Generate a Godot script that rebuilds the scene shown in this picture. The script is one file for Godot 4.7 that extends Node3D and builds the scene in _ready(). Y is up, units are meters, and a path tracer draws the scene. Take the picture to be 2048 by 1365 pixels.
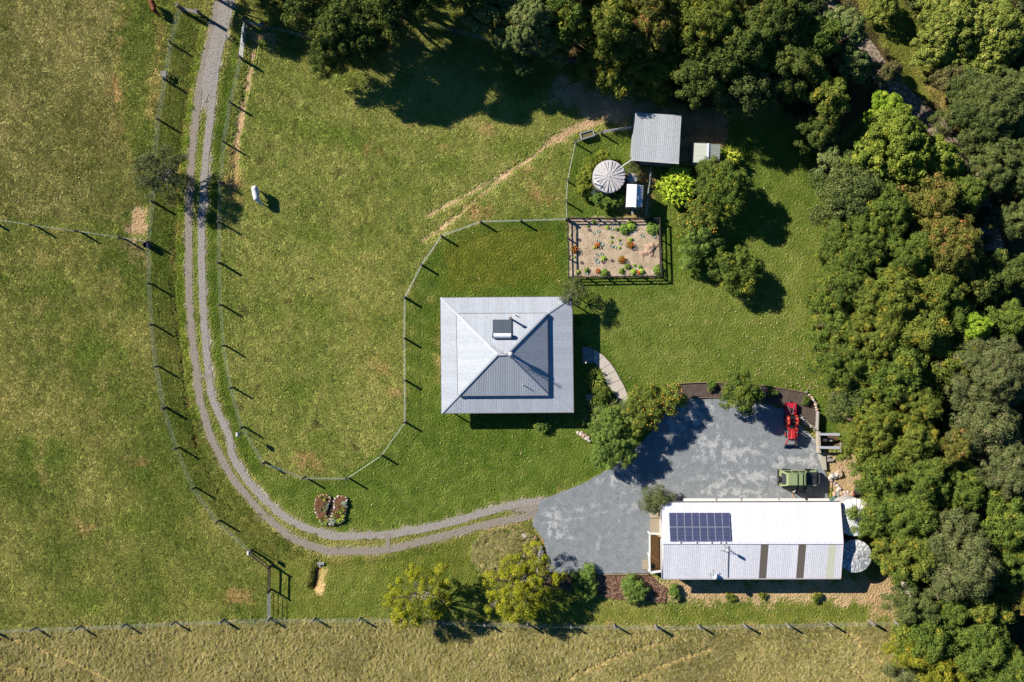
extends Node3D
# A small farm seen from 88 m above: house, long shed, yard, paddocks, forest edge.
# Plan survey: 1 plan unit = 5.5 cm, origin of the world at plan (1024, 682.5), x = east, z = south, y = up.
const S := 0.055
const EYE := 88.0
const TW := 2048
const TH := 1368
const GW := 512
const GH := 342
const CELL := 0.25
const X0 := -64.0
const Z0 := -42.75

var rng := RandomNumberGenerator.new()
var used := {}
var M := {}
var tex := PackedByteArray()
var N1 := PackedByteArray()
var N2 := PackedByteArray()
var N3 := PackedByteArray()
var GM := PackedByteArray()
var HG := PackedFloat32Array()
var protos := {}
var hn := FastNoiseLite.new()


# ---------------------------------------------------------------- mesh builder
class MS:
	var v := PackedVector3Array()
	var n := PackedVector3Array()
	var c := PackedColorArray()
	var t := PackedVector2Array()
	var col := Color(1, 1, 1)
	var use_uv := false

	func tri(a: Vector3, b: Vector3, d: Vector3) -> void:
		var k := (d - a).cross(b - a).normalized()
		v.append(a); v.append(b); v.append(d)
		n.append(k); n.append(k); n.append(k)
		c.append(col); c.append(col); c.append(col)

	func tri_n(a: Vector3, b: Vector3, d: Vector3, na: Vector3, nb: Vector3, nd: Vector3) -> void:
		var k := (d - a).cross(b - a)
		if k.dot(na + nb + nd) < 0.0:
			v.append(a); v.append(d); v.append(b)
			n.append(na); n.append(nd); n.append(nb)
		else:
			v.append(a); v.append(b); v.append(d)
			n.append(na); n.append(nb); n.append(nd)
		c.append(col); c.append(col); c.append(col)

	func quad(a: Vector3, b: Vector3, d: Vector3, e: Vector3) -> void:
		tri(a, b, d)
		tri(a, d, e)

	func uv_quad(a: Vector3, b: Vector3, d: Vector3, e: Vector3) -> void:
		quad(a, b, d, e)
		use_uv = true
		for q in [Vector2(0, 1), Vector2(1, 1), Vector2(1, 0), Vector2(0, 1), Vector2(1, 0), Vector2(0, 0)]:
			t.append(q)

	func hexa(p: Array) -> void:
		# p: bottom 0..3 round, top 4..7 round
		quad(p[0], p[1], p[2], p[3])
		quad(p[7], p[6], p[5], p[4])
		for i in 4:
			var j := (i + 1) % 4
			quad(p[i], p[i + 4], p[j + 4], p[j])

	func box(o: Vector3, s: Vector3, b := Basis()) -> void:
		var h := s * 0.5
		var p := []
		for y in [-1, 1]:
			for q in [[-1, -1], [1, -1], [1, 1], [-1, 1]]:
				p.append(o + b * Vector3(h.x * q[0], h.y * y, h.z * q[1]))
		hexa(p)

	func frus(x0: float, x1: float, z0: float, z1: float, y0: float, x2: float, x3: float, z2: float, z3: float, y1: float) -> void:
		hexa([Vector3(x0, y0, z0), Vector3(x1, y0, z0), Vector3(x1, y0, z1), Vector3(x0, y0, z1), Vector3(x2, y1, z2), Vector3(x3, y1, z2), Vector3(x3, y1, z3), Vector3(x2, y1, z3)])

	func bar(a: Vector3, b: Vector3, w: float, h: float) -> void:
		var f := (b - a).normalized()
		var side := f.cross(Vector3.UP)
		if side.length() < 0.01:
			side = Vector3.RIGHT
		side = side.normalized()
		var up := side.cross(f).normalized()
		box((a + b) * 0.5, Vector3((b - a).length(), h, w), Basis(f, up, side))

	func tube(pts: Array, rad: Array, sides := 7, caps := true) -> void:
		var rings := []
		var dirs := []
		var ref := Vector3(0.31, 0.17, 0.93)
		for i in pts.size():
			var f: Vector3 = (pts[min(i + 1, pts.size() - 1)] - pts[max(i - 1, 0)]).normalized()
			var s := f.cross(ref)
			if s.length() < 0.05:
				s = f.cross(Vector3(0.9, 0.3, 0.1))
			s = s.normalized()
			var u := f.cross(s)
			var ring := []
			var dd := []
			for k in sides:
				var a := TAU * k / sides
				var d := s * cos(a) + u * sin(a)
				dd.append(d)
				ring.append(pts[i] + d * rad[i])
			rings.append(ring)
			dirs.append(dd)
		for i in pts.size() - 1:
			for k in sides:
				var j := (k + 1) % sides
				tri_n(rings[i][k], rings[i + 1][k], rings[i + 1][j], dirs[i][k], dirs[i + 1][k], dirs[i + 1][j])
				tri_n(rings[i][k], rings[i + 1][j], rings[i][j], dirs[i][k], dirs[i + 1][j], dirs[i][j])
		if caps:
			for e in [0, pts.size() - 1]:
				for k in range(1, sides - 1):
					tri(rings[e][0], rings[e][k], rings[e][k + 1])

	func cyl(a: Vector3, b: Vector3, r0: float, r1: float, sides := 10) -> void:
		tube([a, b], [r0, r1], sides, true)

	func lathe(o: Vector3, prof: Array, sides: int) -> void:
		# prof: Vector2(radius, y) from outside bottom to the top middle
		for i in prof.size() - 1:
			var p: Vector2 = prof[i]
			var q: Vector2 = prof[i + 1]
			var e := Vector2(q.y - p.y, p.x - q.x).normalized()
			for k in sides:
				var a0 := TAU * k / sides
				var a1 := TAU * (k + 1) / sides
				var d0 := Vector3(cos(a0), 0, sin(a0))
				var d1 := Vector3(cos(a1), 0, sin(a1))
				var n0 := d0 * e.x + Vector3.UP * e.y
				var n1 := d1 * e.x + Vector3.UP * e.y
				var A := o + d0 * p.x + Vector3.UP * p.y
				var B := o + d1 * p.x + Vector3.UP * p.y
				var C := o + d1 * q.x + Vector3.UP * q.y
				var D := o + d0 * q.x + Vector3.UP * q.y
				if p.x > 0.0001:
					tri_n(A, B, C, n0, n1, n1)
				if q.x > 0.0001:
					tri_n(A, C, D, n0, n1, n0)

	func ball(o: Vector3, r: Vector3, rows := 6, cols := 9) -> void:
		for i in rows:
			var t0 := PI * i / rows
			var t1 := PI * (i + 1) / rows
			for k in cols:
				var a0 := TAU * k / cols
				var a1 := TAU * (k + 1) / cols
				var q := []
				for w in [[t0, a0], [t1, a0], [t1, a1], [t0, a1]]:
					q.append(Vector3(sin(w[0]) * cos(w[1]), cos(w[0]), sin(w[0]) * sin(w[1])))
				tri_n(o + q[0] * r, o + q[1] * r, o + q[2] * r, q[0], q[1], q[2])
				tri_n(o + q[0] * r, o + q[2] * r, o + q[3] * r, q[0], q[2], q[3])

	func prism(poly: PackedVector2Array, y0: float, y1: float) -> void:
		var ix := Geometry2D.triangulate_polygon(poly)
		for i in range(0, ix.size(), 3):
			for y in [y0, y1]:
				tri_n(Vector3(poly[ix[i]].x, y, poly[ix[i]].y), Vector3(poly[ix[i + 1]].x, y, poly[ix[i + 1]].y), Vector3(poly[ix[i + 2]].x, y, poly[ix[i + 2]].y), Vector3.UP * (1 if y == y1 else -1), Vector3.UP * (1 if y == y1 else -1), Vector3.UP * (1 if y == y1 else -1))
		for i in poly.size():
			var p := poly[i]
			var q := poly[(i + 1) % poly.size()]
			quad(Vector3(p.x, y0, p.y), Vector3(p.x, y1, p.y), Vector3(q.x, y1, q.y), Vector3(q.x, y0, q.y))

	func mesh() -> ArrayMesh:
		var a := []
		a.resize(Mesh.ARRAY_MAX)
		a[Mesh.ARRAY_VERTEX] = v
		a[Mesh.ARRAY_NORMAL] = n
		a[Mesh.ARRAY_COLOR] = c
		if use_uv and t.size() == v.size():
			a[Mesh.ARRAY_TEX_UV] = t
		var m := ArrayMesh.new()
		m.add_surface_from_arrays(Mesh.PRIMITIVE_TRIANGLES, a)
		return m


# ---------------------------------------------------------------- small helpers
func g(u: float, v: float, h := 0.0) -> Vector3:
	# a survey mark taken at height h above the ground
	var k := S * (1.0 - h / EYE)
	return Vector3((u - 1024.0) * k, h, (v - 682.5) * k)

func rr(a: float, b: float) -> float:
	return rng.randf_range(a, b)

func numbered(n: String) -> String:
	if not used.has(n):
		used[n] = 0
		return n
	used[n] += 1
	return "%s_%03d" % [n, used[n]]

func tag(o: Node, label: String, category := "", group := "", kind := "") -> void:
	if label: o.set_meta("label", label)
	if category: o.set_meta("category", category)
	if group: o.set_meta("group", group)
	if kind: o.set_meta("kind", kind)

func thing(n: String, at: Vector3, label: String, category: String, group := "", turn := 0.0) -> Node3D:
	var o := Node3D.new()
	o.name = numbered(n)
	add_child(o)
	o.position = at
	o.rotation.y = turn
	tag(o, label, category, group)
	return o

func inst(n: String, mesh: Mesh, m: Material, parent: Node) -> MeshInstance3D:
	var o := MeshInstance3D.new()
	o.name = n if parent != self else numbered(n)
	o.mesh = mesh
	o.material_override = m
	parent.add_child(o, true)
	return o

func part(n: String, b: MS, m: Material, parent: Node) -> MeshInstance3D:
	return inst(n, b.mesh(), m, parent)

func struct(n: String, b: MS, m: Material, label: String, category := "ground") -> MeshInstance3D:
	var o := inst(n, b.mesh(), m, self)
	tag(o, label, category, "", "structure")
	return o

func galb(r: float, gg: float, b: float) -> Color:
	return alb(r * 1.012, gg * 0.978, b * 0.94, 1.12)

func alb(r: float, gg: float, b: float, k := 1.55) -> Color:
	# base colour of a surface that looks (r, g, b) when lit by this sun on level ground
	var l := Color(r / 255.0, gg / 255.0, b / 255.0).srgb_to_linear()
	return Color(minf(l.r / k, 0.85), minf(l.g / k, 0.85), minf(l.b / k, 0.85)).linear_to_srgb()

func mat(key: String, c: Color, rough := 0.85, metal := 0.0) -> StandardMaterial3D:
	if M.has(key):
		return M[key]
	var m := StandardMaterial3D.new()
	m.albedo_color = c
	m.roughness = rough
	m.metallic = metal
	M[key] = m
	return m

func noise_tex(a: Color, b: Color, freq: float, sd: int, contrast := 1.6, size := 256) -> ImageTexture:
	var f := FastNoiseLite.new()
	f.seed = sd
	f.frequency = freq
	f.fractal_octaves = 5
	var im := f.get_seamless_image(size, size)
	im.convert(Image.FORMAT_L8)
	var src := im.get_data()
	var out := PackedByteArray()
	out.resize(size * size * 3)
	for i in size * size:
		var t := clampf((src[i] / 255.0 - 0.5) * contrast + 0.5, 0.0, 1.0)
		var q := a.lerp(b, t)
		out[i * 3] = int(q.r * 255.0)
		out[i * 3 + 1] = int(q.g * 255.0)
		out[i * 3 + 2] = int(q.b * 255.0)
	return ImageTexture.create_from_image(Image.create_from_data(size, size, false, Image.FORMAT_RGB8, out))

func nmat(key: String, a: Color, b: Color, freq: float, metres: float, rough := 0.9, contrast := 1.6) -> StandardMaterial3D:
	if M.has(key):
		return M[key]
	var m := mat(key, Color(1, 1, 1), rough)
	m.albedo_texture = noise_tex(a, b, freq, key.hash() % 10000, contrast)
	m.metallic_specular = 0.3
	m.uv1_triplanar = true
	m.uv1_world_triplanar = true
	m.uv1_scale = Vector3.ONE / metres
	return m

func leaf_mat() -> StandardMaterial3D:
	if not M.has("leaf"):
		var m := mat("leaf", Color(1, 1, 1), 0.75)
		m.metallic_specular = 0.18
		m.vertex_color_use_as_albedo = true
		m.backlight = Color(0.22, 0.26, 0.06)
		m.cull_mode = BaseMaterial3D.CULL_DISABLED
	return M["leaf"]

func copies(n: String, mesh: Mesh, m: Material, xs: Array, cs: PackedColorArray, parent: Node) -> MultiMeshInstance3D:
	var mm := MultiMesh.new()
	mm.transform_format = MultiMesh.TRANSFORM_3D
	mm.use_colors = true
	mm.mesh = mesh
	mm.instance_count = xs.size()
	for i in xs.size():
		mm.set_instance_transform(i, xs[i])
		mm.set_instance_color(i, cs[i])
	var o := MultiMeshInstance3D.new()
	o.name = n if parent != self else numbered(n)
	o.multimesh = mm
	o.material_override = m
	parent.add_child(o, true)
	return o

func px(list: Array, h := 0.0) -> PackedVector2Array:
	var o := PackedVector2Array()
	for q in list:
		var p := g(q[0], q[1], h)
		o.append(Vector2(p.x, p.z))
	return o

func ragged(poly: PackedVector2Array, step: float, amp: float) -> PackedVector2Array:
	var o := PackedVector2Array()
	for i in poly.size():
		var a := poly[i]
		var b := poly[(i + 1) % poly.size()]
		var k := maxi(1, int(a.distance_to(b) / step))
		var nn := (b - a).normalized().orthogonal()
		for j in k:
			o.append(a.lerp(b, float(j) / k) + nn * rr(-amp, amp))
	return o

func slab(n: String, list: Array, h0: float, h1: float, m: Material, parent: Node) -> MeshInstance3D:
	var b := MS.new()
	var o: Vector3 = parent.position if parent != self else Vector3.ZERO
	var pl := px(list, h1)
	for i in pl.size():
		pl[i] -= Vector2(o.x, o.z)
	b.prism(pl, h0 - o.y, h1 - o.y)
	return part(n, b, m, parent)


# ---------------------------------------------------------------- ground colour and relief
func noise_bytes(freq: float, oct: int, sd: int) -> PackedByteArray:
	var f := FastNoiseLite.new()
	f.seed = sd
	f.frequency = freq
	f.fractal_octaves = oct
	var im := f.get_image(TW, TH)
	im.convert(Image.FORMAT_L8)
	return im.get_data()

func lut(a: Color, b: Color) -> PackedByteArray:
	var o := PackedByteArray()
	o.resize(768)
	for i in 256:
		var q := a.lerp(b, i / 255.0)
		o[i * 3] = int(q.r * 255.0)
		o[i * 3 + 1] = int(q.g * 255.0)
		o[i * 3 + 2] = int(q.b * 255.0)
	return o

func cells(list: Array) -> PackedVector2Array:
	var o := PackedVector2Array()
	for q in list:
		var p := g(q[0], q[1])
		o.append(Vector2((p.x - X0) / CELL, (p.z - Z0) / CELL))
	return o

func sdf(p: Vector2, poly: PackedVector2Array, line: bool, w: float) -> float:
	var best := 1e9
	var k := poly.size()
	for i in (k - 1 if line else k):
		var a := poly[i]
		var b := poly[(i + 1) % k]
		var ab := b - a
		var t := clampf((p - a).dot(ab) / maxf(ab.length_squared(), 1e-6), 0.0, 1.0)
		best = minf(best, (a + ab * t).distance_squared_to(p))
	best = sqrt(best)
	if line:
		return w - best
	return best if Geometry2D.is_point_in_polygon(p, poly) else -best

# paint a patch of ground: list of plan marks, line width in plan units (0 = polygon), two tones, edge softness, raggedness, cover, grass kind (-1 = leave), depth of the hollow in metres
func paint(list: Array, width: float, a: Color, b: Color, soft := 18.0, rag := 40.0, cover := 1.0, grass := -1, sink := 0.0) -> void:
	var poly := cells(list)
	var line := width > 0.0
	var w := width * 0.5 * S / CELL
	var lo := poly[0]
	var hi := poly[0]
	for p in poly:
		lo = lo.min(p)
		hi = hi.max(p)
	var m := w + 3.0
	var x0 := clampi(int(lo.x - m), 0, GW - 1)
	var x1 := clampi(int(hi.x + m), 0, GW - 1)
	var y0 := clampi(int(lo.y - m), 0, GH - 1)
	var y1 := clampi(int(hi.y + m), 0, GH - 1)
	var bw := x1 - x0 + 1
	var bh := y1 - y0 + 1
	var small := PackedByteArray()
	small.resize(bw * bh)
	for y in bh:
		for x in bw:
			var d := sdf(Vector2(x + x0 + 0.5, y + y0 + 0.5), poly, line, w)
			small[y * bw + x] = clampi(int(128.0 + d * 32.0), 0, 255)
			var at := (y + y0) * GW + x + x0
			if grass >= 0 and d > 0.2:
				GM[at] = grass
			if sink < 0.0 and d > -3.0:
				HG[at] = maxf(HG[at], -0.012)
			elif sink > 0.0 and d > -1.0:
				HG[at] -= sink * clampf((d + 1.0) * 0.6, 0.0, 1.0)
	if cover <= 0.0:
		return
	var im := Image.create_from_data(bw, bh, false, Image.FORMAT_L8, small)
	im.resize(bw * 4, bh * 4, Image.INTERPOLATE_BILINEAR)
	var mask := im.get_data()
	var L := lut(a, b)
	var ww := bw * 4
	var k2 := int(rag)
	var k3 := int(rag * 0.8)
	var s := int(soft)
	var full := int(cover * 256.0)
	for y in bh * 4:
		var row := (y + y0 * 4) * TW + x0 * 4
		var mr := y * ww
		for x in ww:
			var mv: int = mask[mr + x]
			if mv < 20:
				continue
			var at := row + x
			var n2: int = N2[at] - 128
			var n3: int = N3[at] - 128
			var val: int = mv - 128 + ((n2 * k2 + n3 * k3) >> 7)
			if val <= -s:
				continue
			var t: int = full if val >= s else full * (val + s) / (2 * s)
			var i: int = clampi(128 + ((N1[at] - 128) >> 1) + ((n2 * 3) >> 2) + n3, 0, 255) * 3
			var q := at * 3
			tex[q] += ((L[i] - tex[q]) * t) >> 8
			tex[q + 1] += ((L[i + 1] - tex[q + 1]) * t) >> 8
			tex[q + 2] += ((L[i + 2] - tex[q + 2]) * t) >> 8

func height_at(x: float, z: float) -> float:
	var i := clampi(int((x - X0) / CELL), 0, GW - 1)
	var j := clampi(int((z - Z0) / CELL), 0, GH - 1)
	return HG[j * GW + i]

func tone_at(x: float, z: float) -> Color:
	var i := clampi(int((x - X0) / 0.0625), 0, TW - 1)
	var j := clampi(int((z - Z0) / 0.0625), 0, TH - 1)
	var q := (j * TW + i) * 3
	return Color8(tex[q], tex[q + 1], tex[q + 2]).srgb_to_linear()

func build_ground() -> void:
	N1 = noise_bytes(0.004, 4, 11)
	N2 = noise_bytes(0.03, 4, 12)
	N3 = noise_bytes(0.22, 3, 13)
	tex.resize(TW * TH * 3)
	GM.resize(GW * GH)
	GM.fill(2)
	HG.resize(GW * GH)
	hn.seed = 5
	hn.frequency = 0.9
	for j in GH:
		for i in GW:
			HG[j * GW + i] = -0.05 + 0.03 * hn.get_noise_2d(i * CELL, j * CELL)
	var L := lut(galb(92, 108, 42), galb(154, 150, 84))
	for p in TW * TH:
		var i := clampi(128 + ((N1[p] - 128) * 5 >> 2) + ((N2[p] - 128) >> 1) + (((N3[p] - 128) * 3) >> 2), 0, 255) * 3
		var q := p * 3
		tex[q] = L[i]
		tex[q + 1] = L[i + 1]
		tex[q + 2] = L[i + 2]
	var dry_a := galb(112, 112, 58)
	var dry_b := galb(172, 160, 108)
	var lawn_a := galb(74, 98, 30)
	var lawn_b := galb(120, 132, 60)
	var soil_a := galb(150, 124, 90)
	var soil_b := galb(204, 178, 142)
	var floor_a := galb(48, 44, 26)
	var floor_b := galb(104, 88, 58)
	# middle paddock, greener than the west one
	paint([[500, 80], [700, 140], [1130, 200], [1240, 240], [1150, 285], [1130, 436], [960, 440], [880, 470], [840, 528], [806, 595], [806, 848], [760, 915], [690, 958], [605, 955], [525, 925], [480, 855], [455, 775], [440, 690], [434, 600], [436, 420], [450, 280], [470, 190]], 0, galb(108, 124, 52), galb(164, 162, 94), 40, 60, 0.85)
	# mown dry ground in the north-west corner
	paint([[-60, -40], [232, -40], [230, 120], [225, 200], [240, 260], [262, 330], [285, 400], [240, 440], [-60, 435]], 0, dry_a, dry_b, 30, 60, 0.62)
	paint([[130, 160], [215, 200], [240, 280], [230, 330], [150, 300], [120, 230]], 0, galb(96, 100, 48), galb(132, 124, 70), 60, 90, 0.4)
	# rank green strip west of the fence
	paint([[250, -20], [345, -20], [330, 90], [312, 240], [300, 300], [268, 320], [245, 230], [238, 120]], 0, galb(84, 104, 38), galb(132, 138, 66), 40, 90, 0.75)
	paint([[322, 40], [312, 140], [300, 240]], 16, galb(140, 128, 70), galb(190, 166, 108), 30, 110, 0.75)
	# verge between fence and drive
	paint([[352, 20], [412, 30], [395, 120], [375, 240], [362, 400], [365, 600], [375, 720], [405, 860], [450, 960], [540, 1060], [640, 1112], [540, 1128], [500, 1105], [435, 1045], [385, 978], [350, 900], [325, 815], [308, 735], [298, 650], [293, 480], [300, 400], [312, 236], [325, 155]], 0, galb(72, 92, 30), galb(122, 122, 60), 30, 50, 0.85)
	paint([[414, 50], [392, 140], [378, 240], [366, 350], [362, 450], [364, 600], [374, 710], [398, 830]], 13, galb(84, 118, 22), galb(132, 146, 48), 24, 50, 0.85)
	# lawns
	paint([[810, 848], [810, 600], [845, 530], [885, 474], [962, 444], [1135, 438], [1135, 360], [1153, 284], [1265, 255], [1440, 240], [1560, 240], [1640, 300], [1690, 440], [1640, 560], [1625, 680], [1640, 770], [1700, 900], [1690, 960], [1640, 870], [1520, 775], [1380, 790], [1320, 850], [1230, 935], [1090, 1000], [980, 1025], [880, 1045], [775, 1065], [690, 1070], [600, 1040], [540, 1000], [490, 930], [465, 870], [480, 860], [525, 932], [605, 962], [690, 962]], 0, lawn_a, lawn_b, 22, 26, 1.0, 1)
	paint([[1180, 585], [1340, 580], [1400, 560], [1560, 420], [1500, 330], [1600, 340], [1680, 440], [1640, 560], [1620, 680], [1640, 770], [1500, 765], [1340, 765], [1270, 780], [1210, 690], [1180, 640]], 0, galb(88, 108, 40), galb(132, 138, 72), 60, 60, 0.8, 1)
	paint([[437, 420], [436, 530], [440, 620], [447, 700], [462, 780], [485, 860], [525, 930], [500, 945], [470, 880], [445, 800], [430, 740], [418, 650], [412, 560], [412, 430], [425, 300], [440, 180], [470, 60], [485, 60], [460, 200], [445, 290]], 0, galb(72, 98, 28), galb(110, 122, 50), 22, 30, 0.9, 1)
	paint([[540, 1125], [640, 1112], [780, 1110], [900, 1085], [960, 1065], [945, 1120], [960, 1160], [1090, 1210], [1320, 1215], [1600, 1205], [1790, 1215], [1790, 1246], [1500, 1250], [1230, 1250], [900, 1243], [540, 1240]], 0, galb(88, 106, 36), galb(140, 138, 70), 30, 40, 0.95, 1)
	paint([[650, 1150], [800, 1130], [900, 1150], [1000, 1230], [700, 1236]], 0, galb(96, 114, 44), galb(134, 140, 70), 60, 80, 0.6, 1)
	paint([[880, 500], [960, 460], [1100, 460], [1120, 560], [900, 580]], 0, galb(96, 98, 30), galb(126, 122, 46), 90, 110, 0.55)
	# greener and browner patches in the paddocks
	for q in [[640, 262, 46], [700, 272, 34], [720, 290, 24], [640, 470, 40], [660, 515, 26], [560, 240, 26], [630, 610, 30], [590, 780, 24], [770, 640, 30], [785, 720, 20], [700, 160, 30], [540, 620, 22], [1030, 290, 36], [900, 330, 30], [120, 560, 50], [200, 700, 60], [90, 900, 60], [260, 1040, 40], [180, 1200, 50], [420, 1180, 34]]:
		paint([[q[0] - q[2] * 0.6, q[1]], [q[0] + q[2] * 0.5, q[1] + 6]], q[2], galb(78, 106, 32), galb(122, 136, 58), 70, 170, 0.72)
	for q in [[620, 930, 12], [612, 912, 8], [655, 105, 8], [660, 112, 7], [1045, 345, 12], [970, 245, 10], [870, 285, 5], [760, 730, 10], [795, 790, 9], [768, 745, 8], [168, 1053, 10], [272, 924, 8], [470, 1190, 22], [1080, 395, 16], [955, 420, 20], [745, 300, 5], [820, 240, 5]]:
		paint([[q[0] - q[2], q[1] - 2], [q[0] + q[2], q[1] + 3]], q[2], galb(140, 116, 70), galb(196, 160, 112), 50, 150, 0.8)
	# dung and dark tufts, faint mower streaks
	rng.seed = 17
	for i in 70:
		var u := rr(460, 800) if i < 45 else rr(20, 280)
		var v := rr(150, 900) if i < 45 else rr(500, 1220)
		paint([[u, v], [u + rr(-4, 4), v + rr(-3, 3)]], rr(3.0, 5.5), galb(52, 56, 26), galb(88, 84, 44), 24, 90, 0.75)
	for i in 26:
		var u := rr(-20, 230)
		var v := rr(-20, 1200)
		paint([[u, v], [u + rr(-14, 14), v + rr(60, 170)], [u + rr(-30, 30), v + rr(180, 300)]], rr(5, 10), galb(128, 126, 66), galb(176, 164, 104), 60, 150, 0.4)
	for i in 14:
		var r := 60.0 + i * 16.0
		var q := []
		for k in 7:
			var t := -0.9 + k * 0.32
			q.append([640 + cos(t) * r * 0.75, 560 + sin(t) * r * 1.1])
		paint(q, 5, galb(122, 130, 60), galb(168, 162, 94), 60, 140, 0.35)
	# worn lines
	paint([[250, -20], [240, 80], [226, 170], [240, 255], [265, 330]], 6, galb(138, 122, 72), galb(180, 158, 104), 40, 60, 0.8)
	paint([[232, 160], [228, 190]], 18, galb(150, 124, 76), galb(196, 164, 112), 50, 150, 0.8)
	paint([[516, 72], [505, 110], [494, 170], [488, 205]], 9, soil_a, soil_b, 16, 40, 1.0, 0, 0.1)
	paint([[488, 205], [480, 240], [474, 280], [472, 330], [469, 372]], 13, soil_a, soil_b, 18, 55, 1.0, 0, 0.12)
	paint([[505, 72], [545, 78]], 14, soil_a, soil_b, 40, 130, 0.9)
	paint([[470, 310], [467, 400]], 20, galb(130, 112, 62), galb(186, 156, 104), 50, 140, 0.7)
	paint([[262, 420], [292, 405], [296, 480], [262, 478], [256, 450]], 0, soil_a, soil_b, 30, 110, 1.0, 0, 0.05)
	paint([[255, 490], [280, 520]], 26, soil_a, soil_b, 60, 170, 0.6)
	paint([[1105, 282], [1060, 318], [1000, 352], [940, 386], [880, 418], [850, 434]], 7, soil_a, soil_b, 14, 16, 0.95, 0, 0.06)
	paint([[1040, 332], [1000, 360], [955, 398], [905, 440], [845, 482]], 8, soil_a, soil_b, 14, 16, 0.95, 0, 0.07)
	paint([[1270, 222], [1215, 238], [1150, 256], [1100, 285]], 20, soil_a, soil_b, 24, 60, 1.0, 0, 0.04)
	paint([[1115, 150], [1200, 180], [1290, 205], [1350, 230], [1270, 250], [1180, 245], [1130, 215], [1105, 190]], 0, galb(150, 124, 92), galb(206, 178, 140), 50, 130, 0.95, 0)
	paint([[1100, 300], [1090, 350], [1080, 372]], 4, galb(110, 100, 50), galb(150, 130, 80), 40, 60, 0.6, -1, 0.08)
	# bare earth round the sheds, and the darkened floor of the loading pen
	paint([[1350, 215], [1450, 215], [1460, 290], [1380, 330], [1350, 330]], 0, galb(120, 98, 70), galb(176, 148, 112), 40, 100, 0.95, 0)
	paint([[1262, 330], [1310, 330], [1308, 436], [1240, 436], [1236, 400]], 0, galb(130, 104, 66), galb(180, 150, 104), 50, 130, 0.85, 0)
	paint([[1300, 1160], [1690, 1160], [1800, 1150], [1802, 1190], [1770, 1240], [1730, 1215], [1640, 1200], [1500, 1210], [1330, 1205]], 0, galb(150, 126, 92), galb(204, 178, 138), 40, 130, 0.95, 0)
	paint([[1640, 905], [1720, 905], [1735, 1000], [1690, 1000], [1660, 985]], 0, galb(148, 126, 96), galb(198, 174, 138), 40, 120, 0.95, 0)
	paint([[1740, 1190], [1800, 1200], [1795, 1245], [1750, 1240]], 0, soil_a, soil_b, 50, 160, 0.8, 0)
	paint([[960, 1060], [1060, 1046], [1084, 1060], [1098, 1120], [1090, 1150]], 14, galb(140, 116, 78), galb(196, 164, 118), 40, 100, 0.8)
	paint([[1110, 970], [1150, 985]], 10, galb(140, 120, 72), galb(180, 160, 110), 50, 130, 0.7)
	paint([[850, 600], [876, 610], [876, 760]], 4, galb(150, 122, 80), galb(190, 160, 116), 50, 120, 0.6)
	paint([[1638, 868], [1681, 868], [1681, 897], [1638, 897]], 0, galb(70, 56, 40), galb(116, 96, 70), 20, 40, 1.0, 0, 0.15)  # pen floor: bare soil, with the shade inside the pen painted into its tone
	# forest floor
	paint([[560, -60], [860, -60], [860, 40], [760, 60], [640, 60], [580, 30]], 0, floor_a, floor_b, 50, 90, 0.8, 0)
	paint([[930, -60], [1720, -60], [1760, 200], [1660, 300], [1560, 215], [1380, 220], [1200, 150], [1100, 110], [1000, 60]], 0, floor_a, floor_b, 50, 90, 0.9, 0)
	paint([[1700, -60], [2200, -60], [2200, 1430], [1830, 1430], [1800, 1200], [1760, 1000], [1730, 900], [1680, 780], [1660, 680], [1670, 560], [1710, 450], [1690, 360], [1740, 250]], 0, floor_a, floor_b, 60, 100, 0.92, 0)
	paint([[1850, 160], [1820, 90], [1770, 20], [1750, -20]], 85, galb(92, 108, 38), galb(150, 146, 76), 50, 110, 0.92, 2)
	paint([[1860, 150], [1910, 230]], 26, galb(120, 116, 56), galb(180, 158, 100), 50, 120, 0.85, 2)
	# long grass south of the boundary fence
	paint([[-140, 1272], [60, 1262], [340, 1250], [540, 1243], [720, 1241], [890, 1247], [1230, 1256], [1500, 1253], [1790, 1248], [1840, 1440], [-140, 1440]], 0, galb(112, 104, 54), galb(172, 156, 100), 24, 70, 1.0, 3)
	for q in [[[-30, 1270], [60, 1290], [150, 1330], [230, 1370]], [[-60, 1310], [40, 1340], [110, 1380]], [[1120, 1365], [1240, 1310], [1360, 1275]], [[1230, 1380], [1330, 1330], [1420, 1300]], [[1690, 1262], [1750, 1310], [1790, 1370]], [[1700, 1330], [1740, 1370]]]:
		paint(q, 10, galb(150, 132, 82), galb(196, 174, 120), 30, 60, 0.9, 0, 0.08)
	# dust and dead grass along the drive
	var dl := drive_lines()
	for q in dl:
		paint(q[0], q[1] + 9, galb(128, 118, 70), galb(172, 156, 104), 40, 70, 0.5)
	for i in dl.size():
		if i in [0, 3, 4, 5]:
			paint(dl[i][0], dl[i][1] + 1.5, alb(124, 112, 96, 1.4), alb(186, 171, 150, 1.4), 20, 50, 0.95, 0, -1.0)
		else:
			paint(dl[i][0], dl[i][1] + 1.5, alb(136, 126, 114, 1.4), alb(198, 187, 172, 1.4), 20, 50, 0.95, 0, -1.0)
	paint([[540, 1140], [720, 1112], [860, 1080]], 5, galb(120, 112, 56), galb(160, 142, 88), 50, 90, 0.5)
	paint([[401, 250], [394, 350], [391, 450], [391, 600], [400, 700], [406, 750]], 7, galb(84, 106, 34), galb(134, 140, 66), 30, 60, 0.9, 2)
	paint([[408, 765], [432, 850], [456, 920], [500, 990], [560, 1045], [640, 1084], [760, 1086], [880, 1062], [980, 1036], [1040, 1022]], 7, galb(88, 104, 38), galb(136, 134, 70), 40, 80, 0.85, 2)
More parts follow.
